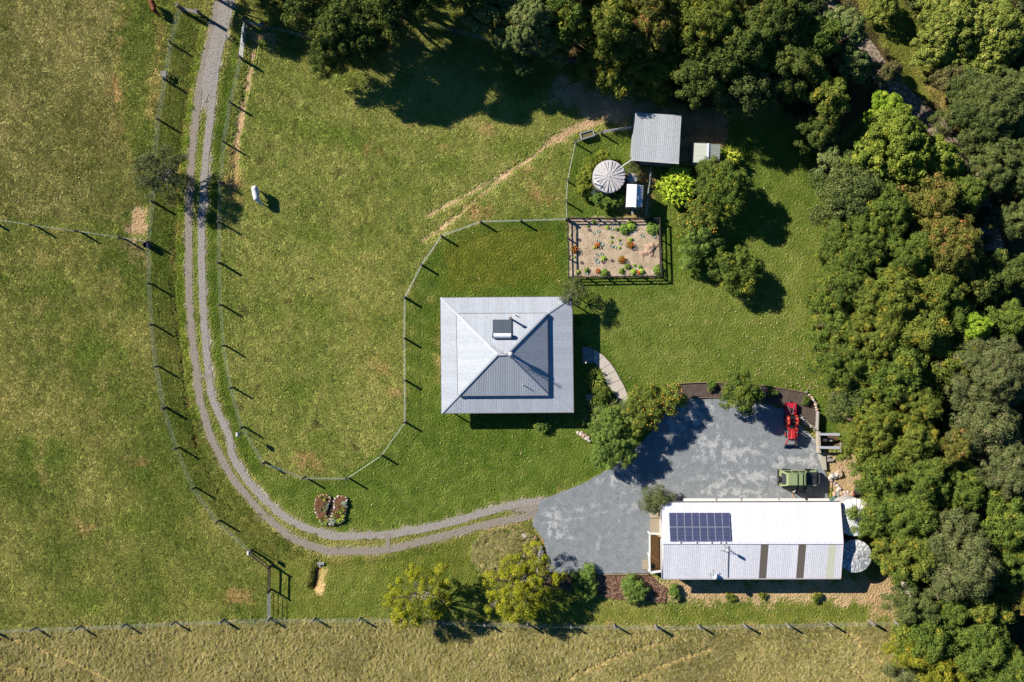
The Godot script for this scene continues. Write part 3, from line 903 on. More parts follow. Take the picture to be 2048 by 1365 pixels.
func build_trees() -> void:
	var F := "trees of the eastern forest"
	var N := "trees along the northern edge"
	for q in [
		["dark tree at the top edge beside the drive gate", 612, 12, 52, 8.0, "dark"],
		["large dark tree over the northern fence, its shadow on the paddock", 692, 42, 80, 8.5, "dark"],
		["dark tree at the top edge, east of the large paddock tree", 778, 12, 66, 10.0, "dark"],
		["broad-leaved pale green tree at the top edge, westernmost of its clump", 984, 16, 52, 9.0, "leafy"],
		["broad-leaved pale green tree reaching over the fence shadow", 1062, 46, 66, 10.0, "leafy"],
		["dark broad-leaved tree behind the pale green clump", 1130, 12, 60, 11.0, "green"],
		["olive tree at the western tip of the northern wood", 1216, 48, 62, 10.5, "olive"],
		["olive-green tree just north of the square shed track", 1236, 122, 62, 7.0, "olive"],
		["yellow-olive tree at the top edge of the northern wood", 1305, 30, 66, 11.0, "rust"],
		["olive tree behind the square grey shed", 1330, 112, 66, 7.0, "olive"],
		["tall yellow-olive tree in the middle of the northern wood", 1408, 45, 70, 11.0, "olive"],
		["dark green tree behind the cream garden shed", 1405, 148, 56, 8.5, "dark"],
		["dark tree in the deep shade of the northern wood", 1482, 88, 66, 10.5, "dark"],
		["dark tree over the shaded lawn corner", 1500, 172, 54, 8.0, "blue"],
		["dark green tree at the top edge of the northern wood", 1558, 30, 66, 10.5, "dark"],
		["dark tree hanging over the shaded lawn", 1582, 128, 60, 9.5, "dark"],
		["sunlit olive tree standing out of the shade by the forest track", 1658, 196, 44, 9.0, "olive"],
		["shaded small tree under the sunlit olive tree", 1640, 262, 40, 6.0, "dark"],
		["dark tree beside the forest track at the top", 1628, 78, 52, 9.0, "green"],
		["light green tree leaning over the forest track", 1692, 58, 44, 7.0, "leafy"],
		["thin green tree standing over the pale patch of the track", 1706, 130, 34, 6.5, "leafy"],
		["small grey-brown rounded tree at the bend of the track", 1768, 148, 34, 5.0, "brown"],
	]:
		tree("tree", q[0], q[1], q[2], q[3], q[4], q[5], N)
	for q in [
		["vine-covered bush at the top of the slope", 1772, 8, 30, 3.0, "vine"],
		["vine-covered bush spreading over the slope", 1880, 92, 46, 4.0, "vine"],
		["tall vine-covered bush at the top right", 1915, 45, 66, 5.5, "vine"],
		["vine-covered bush in the top right corner", 1998, 60, 62, 5.5, "vine"],
		["scrubby brown bush beside the dead branches", 1918, 150, 40, 3.5, "brown"],
		["leafy bush above the blue-green crowns", 1975, 130, 50, 4.5, "vine"],
	]:
		tree("bush", q[0], q[1], q[2], q[3], q[4], q[5], "bushes on the slope beyond the track", "bush")
	for q in [
		["blue-green round tree beyond the forest track, largest of its row", 1985, 215, 76, 6.5, "blue"],
		["blue-green tree at the right edge above the largest round tree", 2046, 180, 50, 6.0, "blue"],
		["blue-green tree south of the largest round one beyond the track", 1990, 330, 60, 6.0, "blue"],
		["blue-green tree at the right edge beyond the track", 2052, 330, 50, 6.0, "blue"],
		["pale blue-green round tree at the right edge, lowest beyond the track", 2045, 436, 40, 5.0, "blue"],
		["lime green small tree at the northern tip of the forest", 1778, 224, 40, 6.0, "lime"],
		["bright yellow-green tree with bare twigs near the northern tip", 1800, 290, 72, 8.0, "bright"],
		["bright green tree sloping down to the track", 1870, 322, 52, 6.5, "bright"],
		["small pale tree reaching over the lawn corner", 1662, 318, 34, 5.0, "leafy"],
		["yellow-green tree west of the twiggy bright tree", 1738, 325, 44, 7.0, "bright"],
		["dense dark blue-green tree at the lawn edge", 1712, 384, 72, 7.5, "blue"],
		["dark green tree between the rusty tree and the track", 1925, 395, 46, 7.0, "green"],
		["tree with rusty orange new leaves", 1872, 400, 54, 8.5, "rust"],
		["mid-green tree left of the rusty orange one", 1770, 432, 62, 8.5, "green"],
		["olive tree with orange tips above the dark gap", 1900, 492, 68, 9.5, "rust"],
		["olive-green tree at the lawn edge, level with the round garden tree", 1718, 498, 70, 8.5, "green"],
		["mid-green tree inside the forest, level with the round garden tree", 1812, 512, 58, 9.0, "green"],
		["green tree bulging over the lawn, level with the house roof top", 1688, 572, 60, 8.0, "green"],
		["olive-green tree in the forest, level with the house roof top", 1778, 590, 68, 9.5, "olive"],
		["mid-green tree below the dark gap", 1870, 585, 60, 9.0, "olive"],
		["shaded dark tree below the forest track", 1958, 560, 56, 7.0, "dark"],
		["dark tree at the right edge under the track's end", 2030, 545, 48, 7.0, "dark"],
		["green tree furthest out over the lawn", 1672, 650, 56, 7.5, "green"],
		["olive-green tree behind the furthest-out one", 1750, 665, 66, 9.0, "olive"],
		["olive-green tree in the middle of the forest", 1835, 668, 64, 9.5, "olive"],
		["vivid lime green small round tree", 1946, 652, 27, 8.5, "lime"],
		["pale green tree beside the vivid lime one", 1905, 640, 44, 8.0, "green"],
		["green tree at the right edge beyond the vivid lime one", 2010, 640, 48, 8.0, "green"],
		["green tree at the lawn edge above the tractor's level", 1690, 730, 58, 8.0, "green"],
		["mid-green tree in the forest, left of the grey gum tree", 1790, 745, 70, 9.5, "green"],
		["dusty green tree touching the grey gum tree", 1895, 725, 56, 8.5, "olive"],
		["large grey-green gum tree with pale limbs at the right edge", 1992, 745, 78, 11.0, "gum"],
		["blue-green tree over the lawn corner near the mulch bed", 1704, 796, 50, 7.0, "blue"],
		["yellow-olive tree, brightest crown beside the tractor yard", 1832, 808, 62, 9.0, "olive"],
		["olive tree over the edge east of the red tractor", 1745, 850, 58, 8.5, "olive"],
		["grey-green gum tree below the large one at the right edge", 1968, 850, 66, 10.0, "gum"],
		["rusty-tipped yellow tree inside the forest", 1905, 890, 44, 9.0, "rust"],
		["olive tree left of the rusty-tipped yellow one", 1815, 885, 62, 9.0, "olive"],
		["tree overhanging the timber loading ramp", 1722, 905, 40, 7.0, "olive"],
		["green tree over the bare bank beside the car", 1765, 948, 52, 8.0, "green"],
		["mid-green tree behind the bank trees", 1845, 955, 64, 9.0, "green"],
		["round green tree, smoothest crown below the rusty-tipped one", 1918, 975, 58, 8.5, "green"],
		["gum tree with bare twisted limbs at the right edge", 2012, 935, 60, 10.0, "gum"],
		["green tree leaning towards the upper water tank", 1757, 1022, 48, 7.0, "green"],
		["yellow-green tree above the red buckets' gap", 1822, 1030, 60, 8.5, "green"],
		["dusty grey-green tree right of the buckets", 1905, 1050, 56, 8.5, "gum"],
		["green tree at the right edge with pale crooked branches", 2005, 1040, 62, 9.0, "green"],
		["yellow-green tree hanging between the two water tanks", 1776, 1078, 40, 6.5, "olive"],
		["olive tree right of the tank-side tree", 1830, 1108, 58, 8.5, "olive"],
		["grey gum tree with a pale fallen-looking limb", 1928, 1130, 74, 10.5, "gum"],
		["green tree at the right edge, level with the lower tank", 2020, 1125, 52, 8.5, "green"],
		["dark green tree over the white blocks", 1806, 1136, 42, 6.5, "green"],
		["flat-topped green tree south of the white blocks", 1838, 1216, 50, 6.5, "blue"],
		["feathery green tree, middle of the three flat crowns", 1905, 1208, 46, 7.0, "green"],
		["feathery yellow-green tree, rightmost of the three flat crowns", 1972, 1215, 46, 7.5, "olive"],
		["rusty-leaved tree at the right edge low down", 2042, 1200, 40, 7.5, "rust"],
		["green tree at the end of the boundary fence", 1862, 1278, 58, 6.5, "green"],
		["yellow-green tree at the corner of the dry field", 1828, 1302, 44, 5.5, "golden"],
		["golden-leaved tree at the bottom edge", 1892, 1345, 52, 6.0, "golden"],
		["green tree right of the golden one", 1965, 1290, 60, 7.5, "green"],
		["fresh green tree in the bottom right corner", 2015, 1345, 58, 7.0, "green"],
		["dusty low tree at the bottom edge beside the field", 1822, 1362, 34, 3.5, "gum"],
	]:
		tree("tree", q[0], q[1], q[2], q[3], q[4], q[5], F)
	# off the northern edge: they shade the drive and the paddock corner
	for q in [[352, -75, 48, 8.0, "west of the drive gate"], [430, -85, 55, 9.0, "over the drive"], [520, -60, 50, 8.5, "east of the drive gate"], [840, -40, 64, 12.0, "above the shaded paddock, western one"], [925, -45, 62, 12.0, "above the shaded paddock, eastern one"], [690, -85, 58, 10.5, "above the large paddock tree, western one"], [775, -88, 58, 11.0, "above the large paddock tree, eastern one"], [1180, -60, 70, 11.0, "above the pale green clump"], [1330, -60, 70, 11.0, "above the yellow-olive tree"], [1480, -60, 70, 11.0, "above the deep shade of the wood"]]:
		tree("tree", "dark tree just beyond the top edge, " + q[4], q[0], q[1], q[2], q[3], "dark", "trees just beyond the northern edge")
	# garden and paddock trees
	tree("tree", "thin grey-leaved paddock tree standing over the western fence", 322, 345, 64, 4.4, "sparse", "", "tree", true)
	tree("tree", "yellow feathery tree with bare grey limbs, nearer the drive", 834, 1198, 68, 4.8, "yellow", "yellow trees by the southern fence", "tree", true)
	tree("tree", "thin yellow feathery tree beside the grassy heap", 1044, 1172, 78, 4.8, "yellow", "yellow trees by the southern fence", "tree", true)
	tree("tree", "small tree at the north-east corner of the house", 1146, 584, 30, 3.6, "sparse", "", "tree")
	tree("tree", "dense dark shrub tree between house and gravel yard", 1228, 882, 56, 4.0, "garden", "garden trees")
	tree("tree", "orange-fruited citrus tree beside the stone path", 1288, 824, 50, 3.6, "citrus", "garden trees")
	tree("tree", "smaller citrus tree spreading over the mulch bed", 1340, 800, 34, 3.0, "citrus", "garden trees")
	tree("tree", "round green tree in the mulch bed above the yard", 1484, 784, 41, 4.4, "green", "garden trees")
	tree("tree", "dark green tree beside the cream garden shed", 1426, 352, 38, 3.8, "dark", "garden trees")
	tree("tree", "tall green tree right of the ginger clump", 1456, 372, 54, 4.8, "green", "garden trees")
	tree("tree", "dark orange-flowered tree below the ginger clump", 1400, 442, 42, 3.4, "citrus", "garden trees")
	tree("tree", "dark green tree just right of the vegetable garden", 1397, 482, 42, 3.4, "garden", "garden trees")
	tree("tree", "round garden tree alone on the lawn, casting a long shadow", 1473, 540, 51, 3.4, "green", "garden trees")
	tree("bush", "small golden bush below the garden trees", 1402, 511, 17, 1.5, "golden", "", "bush")
	tree("tree", "small leafy tree at the corner of the long shed", 1314, 1004, 28, 3.4, "sparse", "", "tree")
	# shrubs round the tank
	var SH := "clipped shrubs round the grey tank"
	for q in [["clipped shrub at the top of the tank's western arc", 1204, 314, 14], ["clipped shrub, second down the tank's western arc", 1183, 330, 15], ["clipped shrub, third down the tank's western arc", 1172, 350, 15], ["clipped shrub, lowest of the tank's western arc", 1168, 378, 17], ["rounded shrub below the tank, nearest the western arc", 1196, 398, 13], ["rounded shrub below the tank, middle of three", 1216, 404, 14], ["rounded shrub below the tank, nearest the pump shed", 1238, 399, 12]]:
		tree("shrub", q[0], q[1], q[2], q[3], 1.5, "clipped" if q[2] < 385 else "clipped_green", SH, "shrub")
	tree("bush", "loose bush between the grey tank and the square shed", 1270, 335, 17, 1.8, "sparse", "", "bush")
	# shrubs in the beds
	for q in [["small shrub at the western end of the top mulch bed", 1424, 774, 9, 0.8, "garden"], ["small shrub right of the mulch bed tree", 1547, 785, 9, 0.8, "garden"], ["small bright shrub near the tractor's mower", 1613, 802, 7, 0.7, "green"],
		["spreading shrub in the lower bark bed, near the heap", 1172, 1168, 27, 1.3, "garden"], ["spreading shrub in the lower bark bed, near the shed", 1268, 1181, 24, 1.3, "garden"], ["small shrub at the end of the bark bed by the shed corner", 1350, 1187, 13, 0.9, "garden"], ["small yellowish shrub behind the shed", 1634, 1196, 10, 0.7, "olive"], ["weedy tuft in the bare strip behind the shed", 1527, 1194, 8, 0.4, "olive"], ["weedy tuft behind the shed near the dish", 1462, 1196, 9, 0.4, "olive"],
		["round clipped bush beside the stone path", 1203, 791, 19, 1.5, "green"], ["silver-leaved shrub at the house corner bed", 1182, 797, 9, 0.6, "silver"], ["low shrub above the strappy plant", 1200, 835, 22, 1.0, "garden"], ["leafy shrub joining bed and dark shrub tree", 1215, 850, 20, 1.3, "garden"], ["small bright shrub at the path's eastern edge", 1262, 798, 6, 0.4, "lime"], ["low flowering shrub under the house's southern eave", 1090, 838, 22, 0.8, "garden"]]:
		tree("shrub", q[0], q[1], q[2], q[3], q[4], q[5], "shrubs in the garden beds", "shrub")

func strappy(called: String, label: String, u: float, v: float, r: float, n: int, L: float, W: float, ca: Color, cb: Color, h := 0.5, group := "") -> Node3D:
	var p := g(u, v, h)
	p.y = 0.0
	var o := thing(called, p, label, "plant", group)
	rng.seed = hash(label)
	var b := MS.new()
	var crowns := []
	if called == "ginger_plant":
		for i in int(r * 0.95):
			var t := i * 2.4
			crowns.append([t, sqrt((i + 0.5) / (r * 0.95))])
	for i in n:
		var a := rr(0, TAU)
		var q := r * S * sqrt(rng.randf()) * 0.92
		if crowns:
			var w: Array = crowns[i % crowns.size()]
			var cp: Vector3 = Vector3(cos(w[0]), 0, sin(w[0])) * (w[1] * r * S * 0.85)
			b.col = ca.lerp(cb, rng.randf())
			blade(b, cp + Vector3(rr(-0.08, 0.08), h * (1.0 - 0.45 * w[1] * w[1]) * rr(0.55, 1.1), rr(-0.08, 0.08)), a, rr(0.5, 1.3), L * rr(0.7, 1.2), W * rr(0.7, 1.2), rr(0.3, 0.8))
			continue
		b.col = ca.lerp(cb, rng.randf())
		var y := rr(0.0, h * 1.4)
		blade(b, Vector3(cos(a) * q, y * (1.0 - 0.5 * q / (r * S)), sin(a) * q), a + rr(-0.9, 0.9), rr(0.4, 1.1), L * rr(0.7, 1.2), W * rr(0.7, 1.2), rr(0.3, 0.9))
	part("leaves", b, leaf_mat(), o)
	var s := MS.new()
	for i in 5:
		s.cyl(Vector3(rr(-0.3, 0.3) * r * S, -0.1, rr(-0.3, 0.3) * r * S), Vector3(rr(-0.4, 0.4) * r * S, h * 0.8, rr(-0.4, 0.4) * r * S), 0.03, 0.02, 5)
	part("stem", s, mat("green_stem", Color(0.3, 0.36, 0.16)), o)
	return o

func build_strappy() -> void:
	strappy("ginger_plant", "bright yellow-green ginger clump beside the square shed", 1358, 370, 42, 1100, 0.6, 0.17, Color(0.20, 0.29, 0.02), Color(0.42, 0.48, 0.04), 2.0, "ginger clumps")
	strappy("ginger_plant", "small yellow-green ginger clump behind the cream shed", 1462, 312, 19, 200, 0.8, 0.16, Color(0.2, 0.24, 0.02), Color(0.42, 0.42, 0.05), 1.5, "ginger clumps")
	strappy("strappy_plant", "spiky green tuft plant at the top of the path bed", 1190, 757, 14, 130, 0.8, 0.06, Color(0.12, 0.17, 0.02), Color(0.26, 0.28, 0.05), 0.5, "spiky plants by the path")
	strappy("strappy_plant", "spiky palm-like plant at the house's south-east corner", 1180, 824, 16, 90, 1.2, 0.09, Color(0.1, 0.14, 0.03), Color(0.24, 0.25, 0.08), 0.5, "spiky plants by the path")
	strappy("strappy_plant", "spiky grassy plant at the foot of the stone path", 1218, 822, 18, 120, 1.1, 0.06, Color(0.1, 0.14, 0.03), Color(0.26, 0.26, 0.1), 0.5, "spiky plants by the path")


# ---------------------------------------------------------------- drive, yard, beds
func strip(list: Array, width: float, y: float, taper := false) -> MS:
	var b := MS.new()
	var c := Curve3D.new()
	for q in list:
		c.add_point(g(q[0], q[1]))
	for i in list.size():
		var a: Vector3 = c.get_point_position(maxi(i - 1, 0))
		var d: Vector3 = c.get_point_position(mini(i + 1, list.size() - 1))
		c.set_point_in(i, (a - d) / 6.0)
		c.set_point_out(i, (d - a) / 6.0)
	var L := c.get_baked_length()
	var k := int(L / 0.16) + 1
	var pl := Vector3.ZERO
	var pr := Vector3.ZERO
	var w := width * S * 0.5
	for i in k + 1:
		var s := L * i / k
		var p := c.sample_baked(s, true)
		var d := (c.sample_baked(minf(s + 0.3, L), true) - c.sample_baked(maxf(s - 0.3, 0.0), true)).normalized()
		var side := Vector3(-d.z, 0, d.x)
		var tp := clampf(minf(s, L - s) / 2.0 + 0.12, 0.0, 1.0) if taper else 1.0
		var l := p - side * (w * tp + rr(-0.025, 0.025) + 0.12 * hn.get_noise_1d(s * 0.9))
		var r := p + side * (w * tp + rr(-0.025, 0.025) + 0.12 * hn.get_noise_1d(s * 0.9 + 90.0))
		l.y = y
		r.y = y
		if i > 0:
			b.tri_n(pl, pr, r, Vector3.UP, Vector3.UP, Vector3.UP)
			b.tri_n(pl, r, l, Vector3.UP, Vector3.UP, Vector3.UP)
		pl = l
		pr = r
	return b

func build_drive() -> void:
	rng.seed = 21
	var brown := nmat("drive_brown", alb(140, 128, 112), alb(180, 166, 147), 0.11, 5.0, 0.95, 1.5)
	var grey := nmat("drive_grey", alb(150, 141, 129), alb(190, 180, 166), 0.11, 5.0, 0.95, 1.5)
	var L := drive_lines()
	var names := ["gravel wheel track of the drive, outer and browner one", "gravel wheel track of the drive, inner and greyer one", "gravel between the wheel tracks near the top gate", "short gravel cross link between the tracks on the western bend", "short gravel cross link between the tracks south of the stone bed", "worn gravel where the drive meets the yard"]
	for i in L.size():
		struct("driveway", strip(L[i][0], L[i][1] * 0.82, 0.004 + i * 0.004, i in [2, 5]), brown if i in [0, 3, 4, 5] else grey, names[i], "driveway")
	# forest track
	struct("dirt_track", strip([[1620, -20], [1680, 50], [1735, 105], [1775, 165], [1830, 215], [1890, 270], [1935, 340], [1965, 420], [1990, 500], [2010, 580]], 40, 0.012), nmat("track", alb(120, 104, 84), alb(186, 164, 138), 0.04, 5.0, 0.95, 2.0), "dirt track running through the trees at the right", "track")
	# yard of blue-grey gravel with paler dusty patches
	var poly := ragged(px(yard()), 0.5, 0.07)
	var lo := poly[0]
	var hi := poly[0]
	for p in poly:
		lo = lo.min(p)
		hi = hi.max(p)
	var W := 1024
	var H := int(W * (hi.y - lo.y) / (hi.x - lo.x))
	var f1 := FastNoiseLite.new()
	f1.seed = 31
	f1.frequency = 0.35
	f1.fractal_octaves = 2
	var f2 := FastNoiseLite.new()
	f2.seed = 32
	f2.frequency = 0.03
	f2.domain_warp_enabled = true
	f2.domain_warp_amplitude = 40.0
	f2.fractal_octaves = 5
	var i1 := f1.get_image(W, H)
	var i2 := f2.get_image(W, H)
	i1.convert(Image.FORMAT_L8)
	i2.convert(Image.FORMAT_L8)
	var d1 := i1.get_data()
	var d2 := i2.get_data()
	var spots := [[1245, 955, 42, 14], [1110, 1045, 16, 34], [1120, 1065, 22, 12], [1460, 905, 60, 20], [1420, 885, 26, 14], [1395, 830, 30, 30], [1350, 855, 22, 16], [1500, 955, 70, 14], [1440, 965, 40, 12], [1595, 920, 40, 10], [1560, 935, 26, 12], [1625, 930, 14, 40], [1300, 965, 20, 14], [1620, 870, 14, 10], [1470, 985, 60, 8]]
	var pale := PackedByteArray()
	pale.resize(W * H)
	# tyre arcs worn paler into the gravel
	for arc in [[[1086, 1030], [1160, 1020], [1260, 985], [1360, 935], [1450, 900], [1540, 890]], [[1086, 1044], [1170, 1036], [1280, 1004], [1380, 960], [1470, 932], [1560, 958]], [[1180, 1140], [1200, 1080], [1260, 1020], [1340, 970]]]:
		var cv := Curve2D.new()
		for q in arc: cv.add_point(Vector2(q[0], q[1]))
		var len := cv.get_baked_length()
		for k in int(len / 3.0):
			var q := cv.sample_baked(k * 3.0)
			spots.append([q.x + rr(-1.5, 1.5), q.y + rr(-1.5, 1.5), rr(3.0, 6.5), rr(3.0, 5.0), 0.3])
	for q in spots:
		var p := g(q[0], q[1])
		var cx := (p.x - lo.x) / (hi.x - lo.x) * W
		var cy := (p.z - lo.y) / (hi.y - lo.y) * H
		var sx: float = q[2] * S / (hi.x - lo.x) * W
		var sy: float = q[3] * S / (hi.y - lo.y) * H
		for y in range(maxi(0, int(cy - sy * 1.7)), mini(H, int(cy + sy * 1.7))):
			for x in range(maxi(0, int(cx - sx * 1.7)), mini(W, int(cx + sx * 1.7))):
				var e := 1.0 - Vector2((x - cx) / sx, (y - cy) / sy).length() + (d2[y * W + x] - 128) / 90.0
				pale[y * W + x] = maxi(pale[y * W + x], clampi(int(e * 330.0 * (q[4] if q.size() > 4 else 1.0)), 0, 255))
	var out := PackedByteArray()
	out.resize(W * H * 3)
	var A := alb(124, 129, 130).srgb_to_linear()
	var B := alb(168, 169, 166).srgb_to_linear()
	var P := alb(206, 202, 196).srgb_to_linear()
	for i in W * H:
		var t := clampf(0.5 + (d1[i] - 128) / 130.0 + (d2[i] - 128) / 300.0, 0.0, 1.0)
		var c := A.lerp(B, t).lerp(P * (0.72 + 0.4 * t), pale[i] / 255.0 * 0.85).linear_to_srgb()
		out[i * 3] = int(clampf(c.r, 0, 1) * 255.0)
		out[i * 3 + 1] = int(clampf(c.g, 0, 1) * 255.0)
		out[i * 3 + 2] = int(clampf(c.b, 0, 1) * 255.0)
	var gm := mat("yard", Color(1, 1, 1), 0.95)
	gm.albedo_texture = ImageTexture.create_from_image(Image.create_from_data(W, H, false, Image.FORMAT_RGB8, out))
	var b := MS.new()
	var ix := Geometry2D.triangulate_polygon(poly)
	b.use_uv = true
	for i in range(0, ix.size(), 3):
		var q := []
		for k in 3:
			q.append(poly[ix[i + k]])
		var fl: bool = ((q[2] - q[0]) as Vector2).cross(q[1] - q[0]) > 0.0
		if fl:
			q = [q[0], q[2], q[1]]
		b.tri(Vector3(q[0].x, 0.04, q[0].y), Vector3(q[1].x, 0.04, q[1].y), Vector3(q[2].x, 0.04, q[2].y))
		for k in 3:
			b.t.append((q[k] - lo) / (hi - lo))
	struct("gravel_yard", b, gm, "blue-grey gravel yard with pale dusty patches", "yard")
	# loose stones give the gravel its grain
	var sm := MS.new()
	sm.ball(Vector3.ZERO, Vector3(0.05, 0.03, 0.045), 3, 5)
	var xs := []
	var cs := PackedColorArray()
	for i in 16000:
		var p := Vector2(rr(lo.x, hi.x), rr(lo.y, hi.y))
		if Geometry2D.is_point_in_polygon(p, poly):
			xs.append(Transform3D(Basis(Vector3.UP, rr(0, TAU)).scaled(Vector3.ONE * rr(0.5, 1.2)), Vector3(p.x, 0.045, p.y)))
			cs.append(A.lerp(P, rng.randf() * 0.9))
	for q in L:
		var pts := px(q[0])
		for i in pts.size() - 1:
			var n := int(pts[i].distance_to(pts[i + 1]) * q[1] * 0.9)
			for k in n:
				var off: float = rng.randfn(0.0, 0.75) * q[1] * S * 0.5
				var p := pts[i].lerp(pts[i + 1], rng.randf()) + (pts[i + 1] - pts[i]).normalized().orthogonal() * off
				xs.append(Transform3D(Basis(Vector3.UP, rr(0, TAU)).scaled(Vector3.ONE * rr(0.4, 0.9)), Vector3(p.x, 0.02, p.y)))
				cs.append(Color(0.17, 0.155, 0.135).lerp(Color(0.40, 0.37, 0.34), rng.randf()))
	tag(copies("gravel", sm.mesh(), leaf_mat(), xs, cs, self), "loose gravel stones scattered over yard and drive", "gravel", "", "stuff")

func rock_mesh(k: int) -> Mesh:
	var key := "rock%d" % k
	if not protos.has(key):
		rng.seed = 400 + k
		var b := MS.new()
		var ns := FastNoiseLite.new()
		ns.seed = k
		ns.frequency = 0.9
		var q := MS.new()
		q.ball(Vector3.ZERO, Vector3.ONE, 5, 7)
		for i in range(0, q.v.size(), 3):
			var w := []
			for j in 3:
				var p := q.v[i + j]
				w.append(p * (1.0 + 0.45 * ns.get_noise_3dv(p * 1.3)) * Vector3(1.0, 0.75, 0.85))
			b.tri(w[0], w[1], w[2])
		protos[key] = b.mesh()
	return protos[key]

func stone(parent: Node, at: Vector3, r: float, m: Material, n := "stone") -> MeshInstance3D:
	var o := inst(n, rock_mesh(rng.randi() % 5), m, parent)
	o.position = at
	o.rotation.y = rr(0, TAU)
	o.scale = Vector3(r * rr(0.8, 1.3), r * rr(0.7, 1.0), r * rr(0.8, 1.2))
	return o

func stone_mats() -> Array:
	return [nmat("stone_pale", alb(196, 176, 156), alb(240, 228, 214), 0.06, 1.5), nmat("stone_tan", alb(176, 140, 108), alb(226, 198, 168), 0.06, 1.5), nmat("stone_grey", alb(130, 126, 122), alb(186, 180, 174), 0.06, 1.5), nmat("stone_red", alb(160, 112, 92), alb(214, 174, 150), 0.06, 1.5)]

func heap(list: Array, y: float, amp: float, freq: float, step: float, o: Vector3, extra := []) -> MS:
	# a lumpy sheet over a polygon: rows of small quads, clipped by cell
	var poly := px(list)
	var lo := poly[0]
	var hi := poly[0]
	for p in poly:
		lo = lo.min(p)
		hi = hi.max(p)
	var b := MS.new()
	var f := FastNoiseLite.new()
	f.seed = 8
	f.frequency = freq
	f.fractal_octaves = 3
	var nx := int((hi.x - lo.x) / step) + 1
	var nz := int((hi.y - lo.y) / step) + 1
	var hh := func(x: float, z: float) -> float:
		var h := y + amp * f.get_noise_2d(x, z)
		for e in extra:
			h += e[3] * exp(-Vector2((x - e[0].x) / e[1], (z - e[0].z) / e[2]).length_squared())
		return h
	for j in nz:
		for i in nx:
			var x := lo.x + i * step
			var z := lo.y + j * step
			if not Geometry2D.is_point_in_polygon(Vector2(x + step * 0.5, z + step * 0.5), poly):
				continue
			var P := []
			for q in [[0, 0], [1, 0], [1, 1], [0, 1]]:
				var X: float = x + q[0] * step
				var Z: float = z + q[1] * step
				P.append(Vector3(X, hh.call(X, Z), Z) - o)
			b.quad(P[0], P[1], P[2], P[3])
	return b

